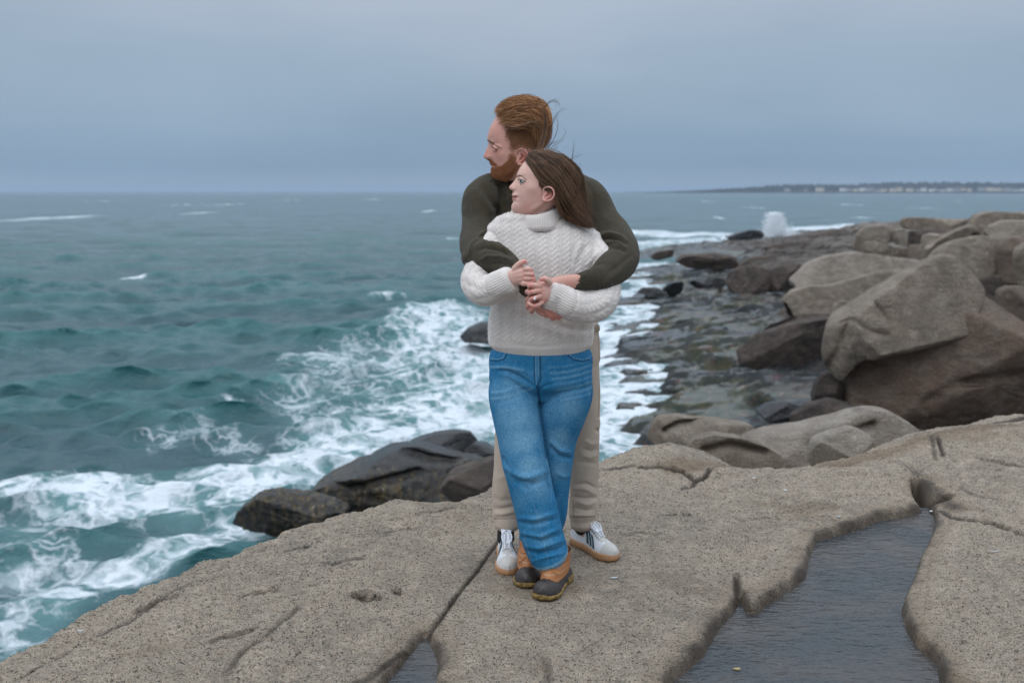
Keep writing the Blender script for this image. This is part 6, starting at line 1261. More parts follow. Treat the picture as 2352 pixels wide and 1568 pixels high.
def sneaker(heel, toe, sideflip, z0, label=None):
    fr = shoe_frame(heel, toe, z0); L = fr[4]; W_ = .0495
    s = empty('shoe', (float(heel[0]), float(heel[1]), z0), None, None); s.parent = man; s.location = Vector((float(heel[0]), float(heel[1]), z0))-parent_world(man); 
    V, F = shoe_solid(fr, W_+.003, .0, .030, curve=.003, round_=.004); mesh_np('sole', V, F, M_GUM, s)
    V, F = shoe_solid(fr, W_+.0036, .0215, .0232, curve=.003, round_=.0008); mesh_np('sole_stitching', V, F, plain('gum_line', (.34, .17, .08), .6), s)
    tops = [(0, .092, .25), (.03, .105, .42), (.10, .108, .5), (.2, .098, .55), (.30, .108, .52), (.38, .118, .50), (.46, .108, .55), (.55, .094, .62), (.66, .078, .70), (.78, .066, .78), (.88, .062, .82), (.95, .056, .85), (1, .040, .8)]
    V, F, A, sh = upper(fr, W_, .024, tops, sq=2.3, curve=.002)
    V = V+(normals(V, F)*(.0012*(A[:, 0] > .80)*(A[:, 2] > 0))[:, None]); F = flip_if_needed(V, F)
    mesh_np('upper', V, F, M_SNK, s, attrs={'sh': A})
    # tongue standing up
    h, X, Y, Z, L = fr; pt = lambda x, y, z: h+x*L*X+y*Y+z*Z
    C = np.array([[*pt(.60, 0, .092), .016, .004], [*pt(.47, 0, .114), .019, .005], [*pt(.385, 0, .134), .022, .006], [*pt(.34, 0, .148), .021, .006]]); V2, F2 = loft(C, 18, 22, 2.6, up=tuple(np.cross(Y, (C[-1, :3]-C[0, :3]))/1.0)); t_ = mesh_np('tongue', V2, F2, plain('tongue_white', (.70, .72, .78), .7), s)
    # small dark leaf mark on the tongue
    bx = (X*.55+Z*.83); nb = (X*.83-Z*.55)*1.0; c0 = pt(.405, 0, .128)+nb*.0105; pl = []
    for a_, l_ in ((-.75, .0085), (0, .010), (.75, .0085)):
        d = bx*math.cos(a_)+Y*math.sin(a_); e = -bx*math.sin(a_)+Y*math.cos(a_); k = [c0, c0+d*l_*.45+e*.0028, c0+d*l_, c0+d*l_*.45-e*.0028]; k2 = [q-nb*.003 for q in k]; pl.append((np.array(k+k2), [np.array([(0, 1, 2, 3), (7, 6, 5, 4), (0, 4, 5, 1), (1, 5, 6, 2), (2, 6, 7, 3), (3, 7, 4, 0)])]))
    V3, F3 = join(pl); mesh_np('tongue_mark', V3, F3, M_GRN, t_, smooth=False)
    # three stripes on each side
    for sg in (1, -1):
        for k in range(3):
            q = []; x0 = .420+.085*k
            for dx in (0, .056):
                cc = np.linspace(.985, .62+.03*k, 9)*sg; xx = x0+dx+np.linspace(.055, -.075, 9); q.append(drape(fr, V, xx, cc, .0012, sh)); q.append(drape(fr, V, xx, cc, -.0015, sh))
            # q: a_out, a_in, b_out, b_in
            VV = np.vstack([q[0], q[2], q[3], q[1]]); n = 9; f = []
            for r in range(4):
                for i in range(n-1): f.append((r*n+i, r*n+i+1, ((r+1) % 4)*n+i+1, ((r+1) % 4)*n+i))
            f += [(0, n, 2*n, 3*n), (n-1, 4*n-1, 3*n-1, 2*n-1)]
            FF = flip_if_needed(VV, [np.array(f)]); mesh_np('stripe', VV, FF, M_GRN, s, smooth=False)
    # laces: bars, then a bow
    for k in range(7):
        x = .43+.040*k; hw = .40; p = drape(fr, V, [x+.012, x+.004, x, x+.004, x+.012], [-hw, -hw*.5, 0, hw*.5, hw], .004, sh); p[1:4] += Z*.003; lace(p, .0030, 'lace', M_WHT, s)
        for c in (-hw, hw):
            e = drape(fr, V, [x+.012], [c*1.22], .0006, sh)[0]; V4, F4 = ball(e, .0022, 8, 6); mesh_np('eyelet', V4, F4, plain('eyelet_shadow', (.04, .05, .06), .7) if False else M_EYEL, s)
    kn = drape(fr, V, [.43], [0], .010, sh)[0]
    for sy, a_, b_ in ((1, .045, .040), (-1, .045, .040)):
        lace([kn, kn+X*.012+Y*sy*.012+Z*.004, kn+X*.035+Y*sy*.020-Z*.006, kn+X*.052+Y*sy*.014-Z*.022, kn+X*.038+Y*sy*.008-Z*.010, kn+X*.010+Y*sy*.003+Z*.002], .0028, 'lace', M_WHT, s)
        lace([kn, kn+X*.020+Y*sy*.006, kn+X*.050+Y*sy*.010-Z*.020, kn+X*.075+Y*sy*.007-Z*.036], .0026, 'lace', M_WHT, s)
    # padded collar and sock
    a = np.linspace(-2.3, 2.3, 26); C = np.array([[*pt(.20-.185*math.cos(t), .030*math.sin(t), .104+.016*max(0, -math.cos(t))), .0065, .0065] for t in a]); V5, F5 = loft(C, 50, 10); mesh_np('collar', V5, F5, plain('collar_lining', (.60, .62, .68), .8), s)
    C = np.array([[*pt(.26, 0, .07), .036, .044], [*pt(.25, 0, .12), .035, .044], [*pt(.25, 0, .18), .035, .042]]); V6, F6 = loft(C, 12, 24); mesh_np('sock', V6, F6, M_SOCK, s)
    if label: s['label'] = label
M_EYEL = plain('eyelet_shadow', (.05, .06, .07), .7)
gz = lambda p, d=0: 0.0
sneaker((-.030, 4.045), (-.014, 3.735), 1, .002)
sneaker((.262, 4.145), (.425, 3.895), -1, .002)
# ------------------------------------------------------------------ duck boots
def rub_mat():
    b = NB('brown_rubber'); n = b.noise(b.pos(), 60, 5, .7); n2 = b.noise(b.pos(), 14, 4); col = b.mix(b.mr(n.outputs[0], .4, .7), (.028, .020, .018), (.05, .04, .037)); col = b.mix(b.mr(n2.outputs[0], .58, .7, 0, .5), col, (.10, .09, .085))
    return b.done(col, .5, b.bump(n.outputs[0], .3, .002))
def lea_mat():
    b = NB('tan_leather'); n = b.noise(b.pos(), 90, 4, .65); s = b.attr('sh', 'Vector'); q = b.n('ShaderNodeSeparateXYZ', {'Vector': s}); n2 = b.noise(b.pos(), 18, 4)
    col = b.mix(n.outputs[0], (.30, .105, .032), (.42, .165, .052)); col = b.mix(b.mr(n2.outputs[0], .5, .7, 0, .4), col, (.17, .07, .028))
    st = b.math('GREATER_THAN', b.math('SINE', b.math('MULTIPLY', q.outputs[0], 420.0)), .1); r1 = b.math('LESS_THAN', b.math('ABSOLUTE', b.math('SUBTRACT', q.outputs[2], .25)), .022); r2 = b.math('LESS_THAN', b.math('ABSOLUTE', b.math('SUBTRACT', q.outputs[2], .08)), .022); r3 = b.math('LESS_THAN', b.math('ABSOLUTE', b.math('SUBTRACT', q.outputs[2], .42)), .022)
    m = b.math('MULTIPLY', st, b.math('MAXIMUM', r3, b.math('MAXIMUM', r1, r2))); col = b.mix(b.math('MULTIPLY', m, .7), col, (.50, .38, .24))
    return b.done(col, .6, b.bump(n.outputs[0], .4, .0015))
M_RUB = rub_mat(); M_TAN = lea_mat(); M_TREAD = None
def tread_mat():
    b = NB('chain_tread_rubber'); n = b.voro(b.pos(), 170); n2 = b.noise(b.pos(), 60, 3); col = b.mix(b.mr(n2.outputs[0], .4, .65), (.16, .095, .022), (.33, .21, .06)); return b.done(col, .6, b.bump(n.outputs['Distance'], 1.0, .004))
M_TREAD = tread_mat()
def boot(heel, toe, z0, top=.16):
    fr = shoe_frame(heel, toe, z0); h, X, Y, Z, L = fr; W_ = .0505
    s = empty('boot', (0, 0, 0), None, None); s.parent = woman; s.location = Vector((float(heel[0]), float(heel[1]), z0))-parent_world(woman)
    V, F = shoe_solid(fr, W_+.0035, .004, .020, curve=.006, round_=.003, rough=.0011, x0=.34, x1=1.0, n=90); V2, F2 = shoe_solid(fr, W_+.002, .0, .030, curve=0, round_=.002, x0=0.0, x1=.30); V3, F3 = shoe_solid(fr, W_-.002, .014, .026, curve=.006, round_=.002)
    VV, FF = join([(V, F), (V2, F2), (V3, F3)]); mesh_np('sole', VV, FF, M_TREAD, s)
    tops = [(0, .064, .6), (.08, .070, .7), (.25, .062, .75), (.45, .060, .78), (.60, .062, .80), (.72, .068, .80), (.82, .071, .82), (.90, .067, .84), (.96, .058, .86), (1, .036, .8)]
    V, F, A, sh = upper(fr, W_+.001, .016, tops, sq=2.25, curve=.006, inset=.001); N = normals(V, F)
    cr = .0016*np.exp(-((np.abs(A[:, 1])-.45)/.05)**2)*(A[:, 0] > .55)*(A[:, 0] < .88)+.0016*np.exp(-((A[:, 1])/.05)**2)*(A[:, 0] > .60)*(A[:, 0] < .84)
    V = V-N*cr[:, None]*np.sign((N*(V-(h+.5*L*X))).sum(1))[:, None]; F = flip_if_needed(V, F); mesh_np('rubber_shell', V, F, M_RUB, s)
    # leather shaft rising out of the rubber
    n = 60; t = np.linspace(0, 2*math.pi, n, endpoint=False); rows = []; prof = [(0, .058, .450, .370, .0440), (.12, .072, .430, .355, .0450), (.3, .088, .395, .318, .0425), (.5, .104, .35, .275, .040), (.75, .122, .31, .250, .039), (1, top, .295, .24, .039), (1, top-.012, .295, .228, .036)]
    at = []
    for k, (q, z, cx, rx, ry) in enumerate(prof):
        zz = z-.0+(.020*np.clip(-np.cos(t), 0, 1) if False else 0)+.012*np.cos(t)*(-1)*(k < 2)
        rows.append(h+(cx*L+rx*L*np.cos(t))[:, None]*X+(ry*np.sin(t))[:, None]*Y+(zz if hasattr(zz, '__len__') else np.full(n, zz))[:, None]*Z); at.append(np.stack([t/6.28, np.cos(t), np.full(n, q)], 1))
    VV = np.array(rows); m = len(prof); K = 24; Vi = np.array([[np.interp(np.linspace(0, m-1, K), np.arange(m), VV[:, i, c]) for c in range(3)] for i in range(n)]).transpose(2, 0, 1); Ai = np.array([[np.interp(np.linspace(0, m-1, K), np.arange(m), np.array(at)[:, i, c]) for c in range(3)] for i in range(n)]).transpose(2, 0, 1)
    V, F = Vi.reshape(-1, 3), [grid_faces(K, n, True)]; F = flip_if_needed(V, F); mesh_np('leather_shaft', V, F, M_TAN, s, attrs={'sh': Ai.reshape(-1, 3)})
    pt = lambda x, y, z: h+x*L*X+y*Y+z*Z; ml = plain('rawhide_lace', (.42, .17, .04), .6) if 'rawhide_lace' not in bpy.data.materials else bpy.data.materials['rawhide_lace']
    for k in range(3):
        x = .715-.045*k; z = .082+.012*k
        lace([pt(x-.09, -.030, z-.004), pt(x-.02, -.014, z+.002), pt(x, .0, z+.003), pt(x-.02, .014, z+.002), pt(x-.09, .030, z-.004)], .0022, 'lace', ml, s)
        for sy in (-1, 1): V7, F7 = ball(pt(x-.095, sy*.0315, z-.003), .0030, 8, 6); mesh_np('eyelet', V7, F7, plain('brass_eyelet', (.30, .20, .08), .35) if 'brass_eyelet' not in bpy.data.materials else bpy.data.materials['brass_eyelet'], s)
    lace([pt(.66, .004, .098), pt(.69, .022, .092), pt(.66, .036, .080)], .002, 'lace', ml, s); lace([pt(.66, -.004, .098), pt(.70, -.020, .088), pt(.68, -.034, .074)], .002, 'lace', ml, s)
boot((.218, 3.742), (.100, 3.488), .002, .135); boot((.075, 3.885), (.052, 3.600), .002, .14)
# ------------------------------------------------------------------ hair
M_HW = hair_mat('brown_hair', (.016, .008, .005), (.072, .037, .021), (.36, .205, .115), .42)
M_HM = hair_mat('ginger_brown_hair', (.045, .018, .008), (.40, .175, .065), (.95, .60, .34), .55)
M_HB = hair_mat('ginger_beard_hair', (.16, .055, .024), (.46, .18, .075), (.70, .36, .18), .6)
def groove(V, F, freq, amp, seed=0, axis=(1, 1, 3)):
    N = normals(V, F); n = fbm(V*np.array(axis)*freq+seed, 4, .6); return V+N*(amp*n)[:, None]
def woman_hair():
    HS = []; rs = np.random.RandomState(3)
    cap = [tube([(1232, 366, 3.705, 12, .05), (1250, 376, 3.705, 24, .064), (1268, 394, 3.71, 40, .074), (1284, 418, 3.72, 50, .070), (1306, 452, 3.735, 38, .056), (1326, 485, 3.735, 24, .040), (1342, 508, 3.715, 11, .018)], m=32),
           ball(P(1262, 396, 3.71), (.070, .072, .062)), ball(P(1242, 380, 3.703), (.038, .060, .028))]
    V, F = fuse(cap, .003, 5); F = flip_if_needed(V, F); u, v = UV(V)
    # keep the face and ear clear
    N = normals(V, F); keepout, side, _ = pl_dist(u, v, [(1212, 364), (1222, 388), (1232, 408), (1240, 428), (1252, 432), (1270, 434), (1274, 462), (1286, 486)])
    V = V+N*(.0025*fbm(V*np.array([60, 60, 20]), 3))[:, None]
    cutm = (side > 0)  # left of the hairline
    V[cutm, 1] += .045*sm(0, 14, keepout[cutm])*sm(3.76, 3.70, V[cutm, 1])
    h = mesh_np('hair', V, F, M_HW, woman, attrs={'shade': .15+.25*np.clip(fbm(V*np.array([40, 40, 10]), 3)+.5, 0, 1)})
    f = 3.628; B = bvh_of(V, F)
    g = [ # from the forehead hairline sweeping back and down, nearest surface first
        [(1213, 366, 3.668), (1226, 386, 3.634), (1240, 412, f), (1262, 428, f-.004), (1282, 452, f-.002), (1300, 484, 3.640), (1330, 507, 3.650), (1362, 521, 3.655)],
        [(1214, 363, 3.672), (1232, 380, 3.636), (1250, 402, f), (1272, 422, f-.004), (1292, 450, 3.626), (1310, 482, 3.640), (1338, 506, 3.650), (1368, 526, 3.655)],
        [(1216, 360, 3.675), (1238, 374, 3.640), (1262, 396, f), (1286, 422, 3.625), (1304, 452, 3.632), (1322, 484, 3.645), (1344, 508, 3.655), (1366, 524, 3.660)],
        [(1218, 358, 3.68), (1244, 368, 3.650), (1272, 388, 3.635), (1296, 418, 3.635), (1314, 452, 3.645), (1330, 486, 3.655), (1350, 512, 3.665)],
        [(1222, 356, 3.69), (1250, 362, 3.665), (1282, 380, 3.650), (1308, 412, 3.655), (1324, 448, 3.665), (1338, 482, 3.675), (1354, 512, 3.680)],
        [(1230, 354, 3.70), (1262, 357, 3.685), (1292, 371, 3.685), (1316, 400, 3.69), (1332, 440, 3.70), (1343, 476, 3.70), (1350, 505, 3.70)],
        [(1236, 353.5, 3.715), (1268, 355, 3.71), (1297, 367, 3.71), (1320, 396, 3.72), (1335, 436, 3.73), (1345, 474, 3.72), (1352, 500, 3.715)]]
    c1 = lift(guide_fill(g, 6500, 14, rs, .0042, .80, .0016), B, rs.uniform(.0005, .006, 6500)); sh = np.clip(rs.rand(6500)**1.6+.35*(rs.rand(6500) < .12), 0, 1); HS.append(strand_geo(c1, rs.uniform(.0003, .0007, 6500), sh, 0))
    g2 = [[(1242, 412, 3.628), (1240, 424, 3.626), (1246, 434, 3.624), (1262, 438, 3.620), (1277, 452, 3.622), (1282, 478, 3.630), (1298, 500, 3.640), (1330, 514, 3.648), (1366, 524, 3.652)],
          [(1236, 400, 3.630), (1244, 418, 3.622), (1258, 428, 3.618), (1274, 440, 3.616), (1282, 462, 3.622), (1290, 486, 3.634), (1312, 504, 3.642), (1345, 516, 3.650)]]
    c2 = lift(guide_fill(g2, 1500, 14, rs, .0022, .6, .0006), B, .001); HS.append(strand_geo(c2, rs.uniform(.00035, .0007, 1500), rs.rand(1500), 0))
    cw = guide_fill(g[3:], 420, 14, rs, .009, 0, .004); HS.append(strand_geo(lift(cw, B, rs.uniform(.002, .014, 420)), .00040, rs.rand(420)))
    ce = guide_fill([g[0][3:], g[2][3:], g[4][2:]], 260, 14, rs, .007, .3, .004); HS.append(strand_geo(ce, .00040, rs.uniform(.4, 1, 260)))
    # flyaways blown up and back across the man's head and into the sky
    g3 = [[(1236, 356, 3.70), (1222, 340, 3.72), (1225, 322, 3.74)], [(1250, 356, 3.70), (1255, 330, 3.74), (1262, 300, 3.76), (1280, 265, 3.78), (1299, 250, 3.78), (1304, 258, 3.78)], [(1252, 356, 3.70), (1262, 315, 3.74), (1270, 280, 3.76), (1285, 256, 3.78), (1300, 250, 3.78)],
          [(1250, 355, 3.70), (1268, 325, 3.75), (1280, 298, 3.76), (1281, 275, 3.76), (1270, 258, 3.76)], [(1260, 355, 3.70), (1262, 330, 3.75), (1285, 322, 3.76), (1298, 302, 3.76), (1290, 290, 3.76)], [(1262, 356, 3.71), (1268, 338, 3.74), (1280, 330, 3.75), (1298, 318, 3.76)], [(1270, 357, 3.71), (1272, 345, 3.74), (1282, 334, 3.75), (1275, 326, 3.75)],
          [(1310, 385, 3.72), (1316, 360, 3.74), (1318, 330, 3.75), (1319, 316, 3.75)], [(1308, 380, 3.72), (1320, 362, 3.74), (1340, 352, 3.75)], [(1322, 410, 3.72), (1330, 390, 3.73), (1331, 372, 3.74)], [(1338, 440, 3.70), (1335, 405, 3.72), (1329, 378, 3.74)], [(1318, 400, 3.72), (1314, 375, 3.73), (1308, 360, 3.74)],
          [(1205, 292, 3.80), (1225, 288, 3.80), (1240, 300, 3.80), (1238, 270, 3.80), (1215, 243, 3.80), (1190, 252, 3.80), (1192, 270, 3.80), (1210, 290, 3.80)],
          [(1252, 247, 3.80), (1262, 233, 3.79), (1276, 230, 3.79), (1290, 246, 3.79)], [(1250, 252, 3.80), (1260, 238, 3.79), (1276, 236, 3.79), (1279, 254, 3.79)], [(1160, 440, 3.60), (1152, 450, 3.60), (1149, 458, 3.60)],
          [(1240, 360, 3.69), (1215, 352, 3.71), (1212, 340, 3.72), (1218, 330, 3.74)]]
    cs = []
    for q in g3:
        base = resample([P(*a) for a in q], 14)
        for _ in range(4): cs.append(base+rs.normal(size=3)*.0035*np.linspace(.2, 1.2, 14)[:, None]+.0015*rs.normal(size=3)*np.sin(np.linspace(0, 5, 14))[:, None])
    HS.append(strand_geo(np.array(cs), .00050, rs.uniform(.1, .6, len(cs)), 0))
    # the pale lock swept over the man's temple
    lk = [[(1160, 283, 3.815), (1172, 291, 3.808), (1195, 289, 3.800), (1218, 280, 3.800), (1232, 278, 3.805), (1240, 290, 3.81)], [(1162, 286, 3.815), (1176, 292.5, 3.808), (1198, 288, 3.800), (1220, 283, 3.800), (1236, 284, 3.805), (1242, 300, 3.81)]]
    lk2 = [[(1246, 250, 3.80), (1250, 280, 3.80), (1244, 310, 3.795), (1232, 340, 3.77), (1228, 356, 3.72)], [(1256, 270, 3.81), (1256, 300, 3.80), (1250, 330, 3.78), (1242, 350, 3.74), (1240, 360, 3.71)]]
    c = guide_fill(lk, 160, 14, rs, .0010, 0, .0003); HS.append(strand_geo(c, .0004, rs.uniform(.6, .9, 160), 1)); c = guide_fill(lk2, 70, 14, rs, .002, .4, .0006); HS.append(strand_geo(c, .00035, rs.uniform(.3, 1, 70), 0))
    strand_mesh('hair_strands', HS, M_HW, h)
woman_hair()
def on_surface(V, N, sel, n, rs): return rs.choice(np.where(sel)[0], n)
def man_hair():
    HS = []; rs = np.random.RandomState(8); V, F, N = BM; u, v = UV(V); Yc = 3.90
    # cap following the skull, thick on top
    cap = [tube([(1150, 275, 3.90, 12, .045), (1158, 266, 3.90, 22, .062), (1185, 256, 3.90, 27, .070), (1215, 256, 3.90, 29, .072), (1238, 268, 3.90, 27, .070), (1245, 300, 3.90, 17, .062), (1240, 330, 3.90, 14, .052), (1232, 352, 3.91, 12, .045)], m=30)]
    C, CF = fuse(cap, .003, 5); CF = flip_if_needed(C, CF); CN = normals(C, CF); C = C+CN*(.004*fbm(C*np.array([30, 30, 60]), 3))[:, None]
    h = mesh_np('hair', C, CF, M_HM, man, attrs={'shade': .1+.2*np.clip(fbm(C*50, 3)+.5, 0, 1)})
    # long top, combed forward and swept to the side
    g = [[(1226, 296, 3.826), (1210, 292, 3.822), (1192, 291, 3.820), (1172, 290, 3.824), (1156, 292, 3.834), (1143, 291, 3.852)],
         [(1240, 286, 3.830), (1218, 272, 3.822), (1194, 270, 3.818), (1168, 276, 3.822), (1148, 284, 3.838), (1136, 288, 3.858)],
         [(1250, 272, 3.845), (1226, 250, 3.836), (1198, 250, 3.830), (1168, 258, 3.832), (1144, 272, 3.850), (1131, 284, 3.872)],
         [(1254, 262, 3.870), (1230, 240, 3.86), (1200, 238, 3.86), (1168, 246, 3.862), (1142, 262, 3.875), (1128, 276, 3.89)],
         [(1252, 256, 3.90), (1232, 236, 3.90), (1204, 230, 3.90), (1172, 239, 3.90), (1146, 254, 3.905), (1129, 272, 3.91)],
         [(1246, 262, 3.94), (1228, 240, 3.94), (1200, 236, 3.94), (1172, 244, 3.94), (1146, 260, 3.935), (1131, 276, 3.93)]]
    B = bvh_of(C, CF)
    n = 5200; c = lift(guide_fill(g, n, 11, rs, .0040, .72, .0012), B, rs.uniform(.0005, .006, n)); L = rs.randint(0, 5, n)
    out = np.zeros((n, 8, 3)); 
    for i in range(n): out[i] = resample(c[i, L[i]:min(11, L[i]+6)], 8)
    wave = np.sin(np.linspace(0, 5, 8))[None, :, None]*rs.normal(size=(n, 1, 3))*.0045; HS.append(strand_geo(out+wave, rs.uniform(.0004, .0009, n), rs.rand(n), 1))
    # crown and back falling down behind
    g = [[(1205, 262, 3.826), (1216, 280, 3.822), (1222, 300, 3.826), (1226, 322, 3.836), (1228, 345, 3.85)], [(1222, 250, 3.832), (1238, 272, 3.828), (1243, 300, 3.832), (1242, 325, 3.842), (1238, 350, 3.86)],
         [(1232, 240, 3.86), (1252, 262, 3.855), (1258, 292, 3.858), (1256, 322, 3.865), (1248, 348, 3.88)], [(1228, 233, 3.90), (1254, 252, 3.90), (1263, 285, 3.90), (1261, 320, 3.90), (1251, 348, 3.91)], [(1228, 236, 3.93), (1252, 258, 3.94), (1260, 290, 3.94), (1256, 325, 3.93), (1246, 350, 3.93)]]
    n = 3600; c = lift(guide_fill(g, n, 11, rs, .0035, .6, .001), B, rs.uniform(.0005, .005, n)); out = np.zeros((n, 8, 3)); L = rs.randint(0, 5, n)
    for i in range(n): out[i] = resample(c[i, L[i]:min(11, L[i]+6)], 8)
    HS.append(strand_geo(out, rs.uniform(.0004, .0008, n), rs.rand(n)*.75, 1))
    # top tufts catching the wind
    n = 1100; u0 = rs.uniform(1150, 1252, n); v0 = np.interp(u0, [1140, 1163, 1183, 1207, 1222, 1235, 1250], [258, 244, 236, 232, 232, 240, 250]); cs = []
    for i in range(n):
        y = 3.90+rs.normal()*.03; a = P(u0[i], v0[i]+6, y); d = np.array((rs.normal()*.5+(-.6 if u0[i] < 1200 else .5), rs.normal()*.4, .55)); d /= np.linalg.norm(d); l = rs.uniform(.010, .030); cs.append(a+d*l*np.linspace(0, 1, 6)[:, None]+np.array((-.4 if u0[i] < 1215 else .5, 0, -.3))*l*np.linspace(0, 1, 6)[:, None]**2)
    HS.append(strand_geo(np.array(cs), .0006, rs.uniform(.3, 1, n), 1))
    # clipped sides
    side = SIDES
    d, _, _ = pl_dist(u, v, side, True); ins = inside(u, v, side); s = np.where(ins, d, -d); w = sm(-3, 14, s+3*fbm(V*60, 2)); sel = (N[:, 1] < .2) & (V[:, 1] < 3.93) & (rs.rand(len(V)) < w) & (s > -3)
    sel = sel & (((u-1199)/16)**2+((v-362)/19)**2 > 1); pk = rs.choice(np.where(sel)[0], 12000); l = np.interp(v[pk], [288, 320, 350], [.010, .004, .0022])*rs.uniform(.7, 1.2, len(pk)); dr = N[pk]*.55+np.array((.30, -.05, -.85))+rs.normal(size=(len(pk), 3))*.25; dr /= np.linalg.norm(dr, axis=1)[:, None]
    c = V[pk][:, None]+rs.normal(size=(len(pk), 1, 3))*.001+dr[:, None]*l[:, None, None]*np.linspace(0, 1, 4)[None, :, None]; HS.append(strand_geo(c, .0003, rs.rand(len(pk))*np.interp(v[pk], [288, 312, 345], [.05, .30, .75]), 1))
    strand_mesh('hair_strands', HS, M_HM, h)
    # beard: sideburn to chin, moustache
    sel = np.zeros(len(V))
    for poly, e in ((BEARD, 5), (MOUST, 2)):
        d, _, _ = pl_dist(u, v, poly, True); s = np.where(inside(u, v, poly), d, -d); sel = np.maximum(sel, sm(-1.5, e, s+2*fbm(V*70, 2)))
    ok = (V[:, 1] < 3.93) & (rs.rand(len(V)) < sel) & (V[:, 1] > 3.75); pk = rs.choice(np.where(ok)[0], 17000); l = np.interp(v[pk], [350, 372, 385, 405], [.003, .004, .006, .009])*rs.uniform(.6, 1.15, len(pk))
    dr = N[pk]*.6+np.array((-.15, -.03, -.8))+rs.normal(size=(len(pk), 3))*.30; dr /= np.linalg.norm(dr, axis=1)[:, None]; cv = rs.normal(size=(len(pk), 1, 3))*.0015*np.linspace(0, 1, 5)[None, :, None]**2
    c = V[pk][:, None]+rs.normal(size=(len(pk), 1, 3))*.0008+dr[:, None]*l[:, None, None]*np.linspace(0, 1, 5)[None, :, None]+cv; strands('beard', c, .0003, M_HB, man, rs.rand(len(pk)))
    # eyebrows
    d, _, arc = pl_dist(u, v, [(1120.5, 321), (1127, 325.5), (1135, 331), (1145, 338)]); sel = (d < 2.2) & (V[:, 1] < 3.9); pk = rs.choice(np.where(sel)[0], 260); dr = np.array((.75, -.3, -.5))+rs.normal(size=(len(pk), 3))*.25; c = V[pk][:, None]+dr[:, None]*.006*np.linspace(0, 1, 4)[None, :, None]; strands('eyebrow', c, .0004, M_HM, h, rs.rand(len(pk))*.3)
man_hair()
# ================================================================== far shore
def far_shore():
    b = NB('far_wooded_shore'); p = b.pos(); n = b.noise(b.scale(p, (1, 1, 2)), .02, 5, .7)
    m = b.done(b.mix(n.outputs[0], (.012, .018, .018), (.03, .036, .034)), .95)
    Y0 = 3000.0; us = np.linspace(1480, 2900, 520)
    prof = np.interp(us, [1480, 1520, 1600, 1700, 1780, 1850, 1950, 2050, 2150, 2250, 2352, 2600, 2900], [0.0, 2.0, 5, 9, 15, 17, 17, 21, 23, 21, 21, 19, 20])
    h = prof*Y0/FPX; rows = [(-260, 0.0), (-200, .25), (-100, .62), (0, .92), (120, 1.0), (400, .8), (900, .4), (1300, -.1)]
    V = []
    for dy, k in rows:
        x = (us-1176)/FPX*Y0; rs = fbm(np.stack([x*.012, 0*x+dy, 0*x], 1), 5, .6)
        V.append(np.stack([x, 0*x+Y0+dy+60*np.sin(x*.003), SEA+h*k*(1+.10*rs)+(k > .5)*1.5*rs], 1))
    V = np.array(V).reshape(-1, 3)
    tag(mesh_np('hills', V, grid_faces(len(rows), len(us)), m), kind='structure')
    # woods along the skyline
    rs = np.random.RandomState(2); n = 2600; u = rs.uniform(1540, 2700, n); k = rs.uniform(.3, 1.05, n)
    hh = np.interp(u, us, h); x = (u-1176)/FPX*Y0; y = Y0+np.interp(k, [0, .25, .62, .92, 1.05], [-250, -200, -100, 0, 90])+60*np.sin(x*.003)
    r = rs.uniform(3, 7, n)*np.interp(u, [1540, 1800, 2700], [.3, 1, 1]); oc = np.array([(1, 0, 0), (0, 1, 0), (-1, 0, 0), (0, -1, 0), (.0, 0, 1.15), (.5, .4, .7), (-.5, .3, .75), (0, -.6, .7)]); of = np.array([(0, 1, 5), (1, 2, 6), (2, 3, 7), (3, 0, 7), (0, 5, 7), (5, 4, 7), (5, 6, 4), (1, 6, 5), (6, 7, 4), (2, 7, 6)])
    V = (np.stack([x, y, SEA+hh*k*.93], 1)[:, None]+oc[None]*r[:, None, None]).reshape(-1, 3); F = (of[None]+8*np.arange(n)[:, None, None]).reshape(-1, 3)
    tag(mesh_np('far_woods', V, F, m, smooth=False), kind='stuff', label='dark woods along the skyline of the far shore', cat='woods')
far_shore()
ORD = 'one two three four five six seven eight nine ten eleven twelve thirteen fourteen fifteen sixteen seventeen eighteen nineteen twenty twenty-one twenty-two twenty-three twenty-four twenty-five twenty-six twenty-seven twenty-eight twenty-nine thirty thirty-one'.split()
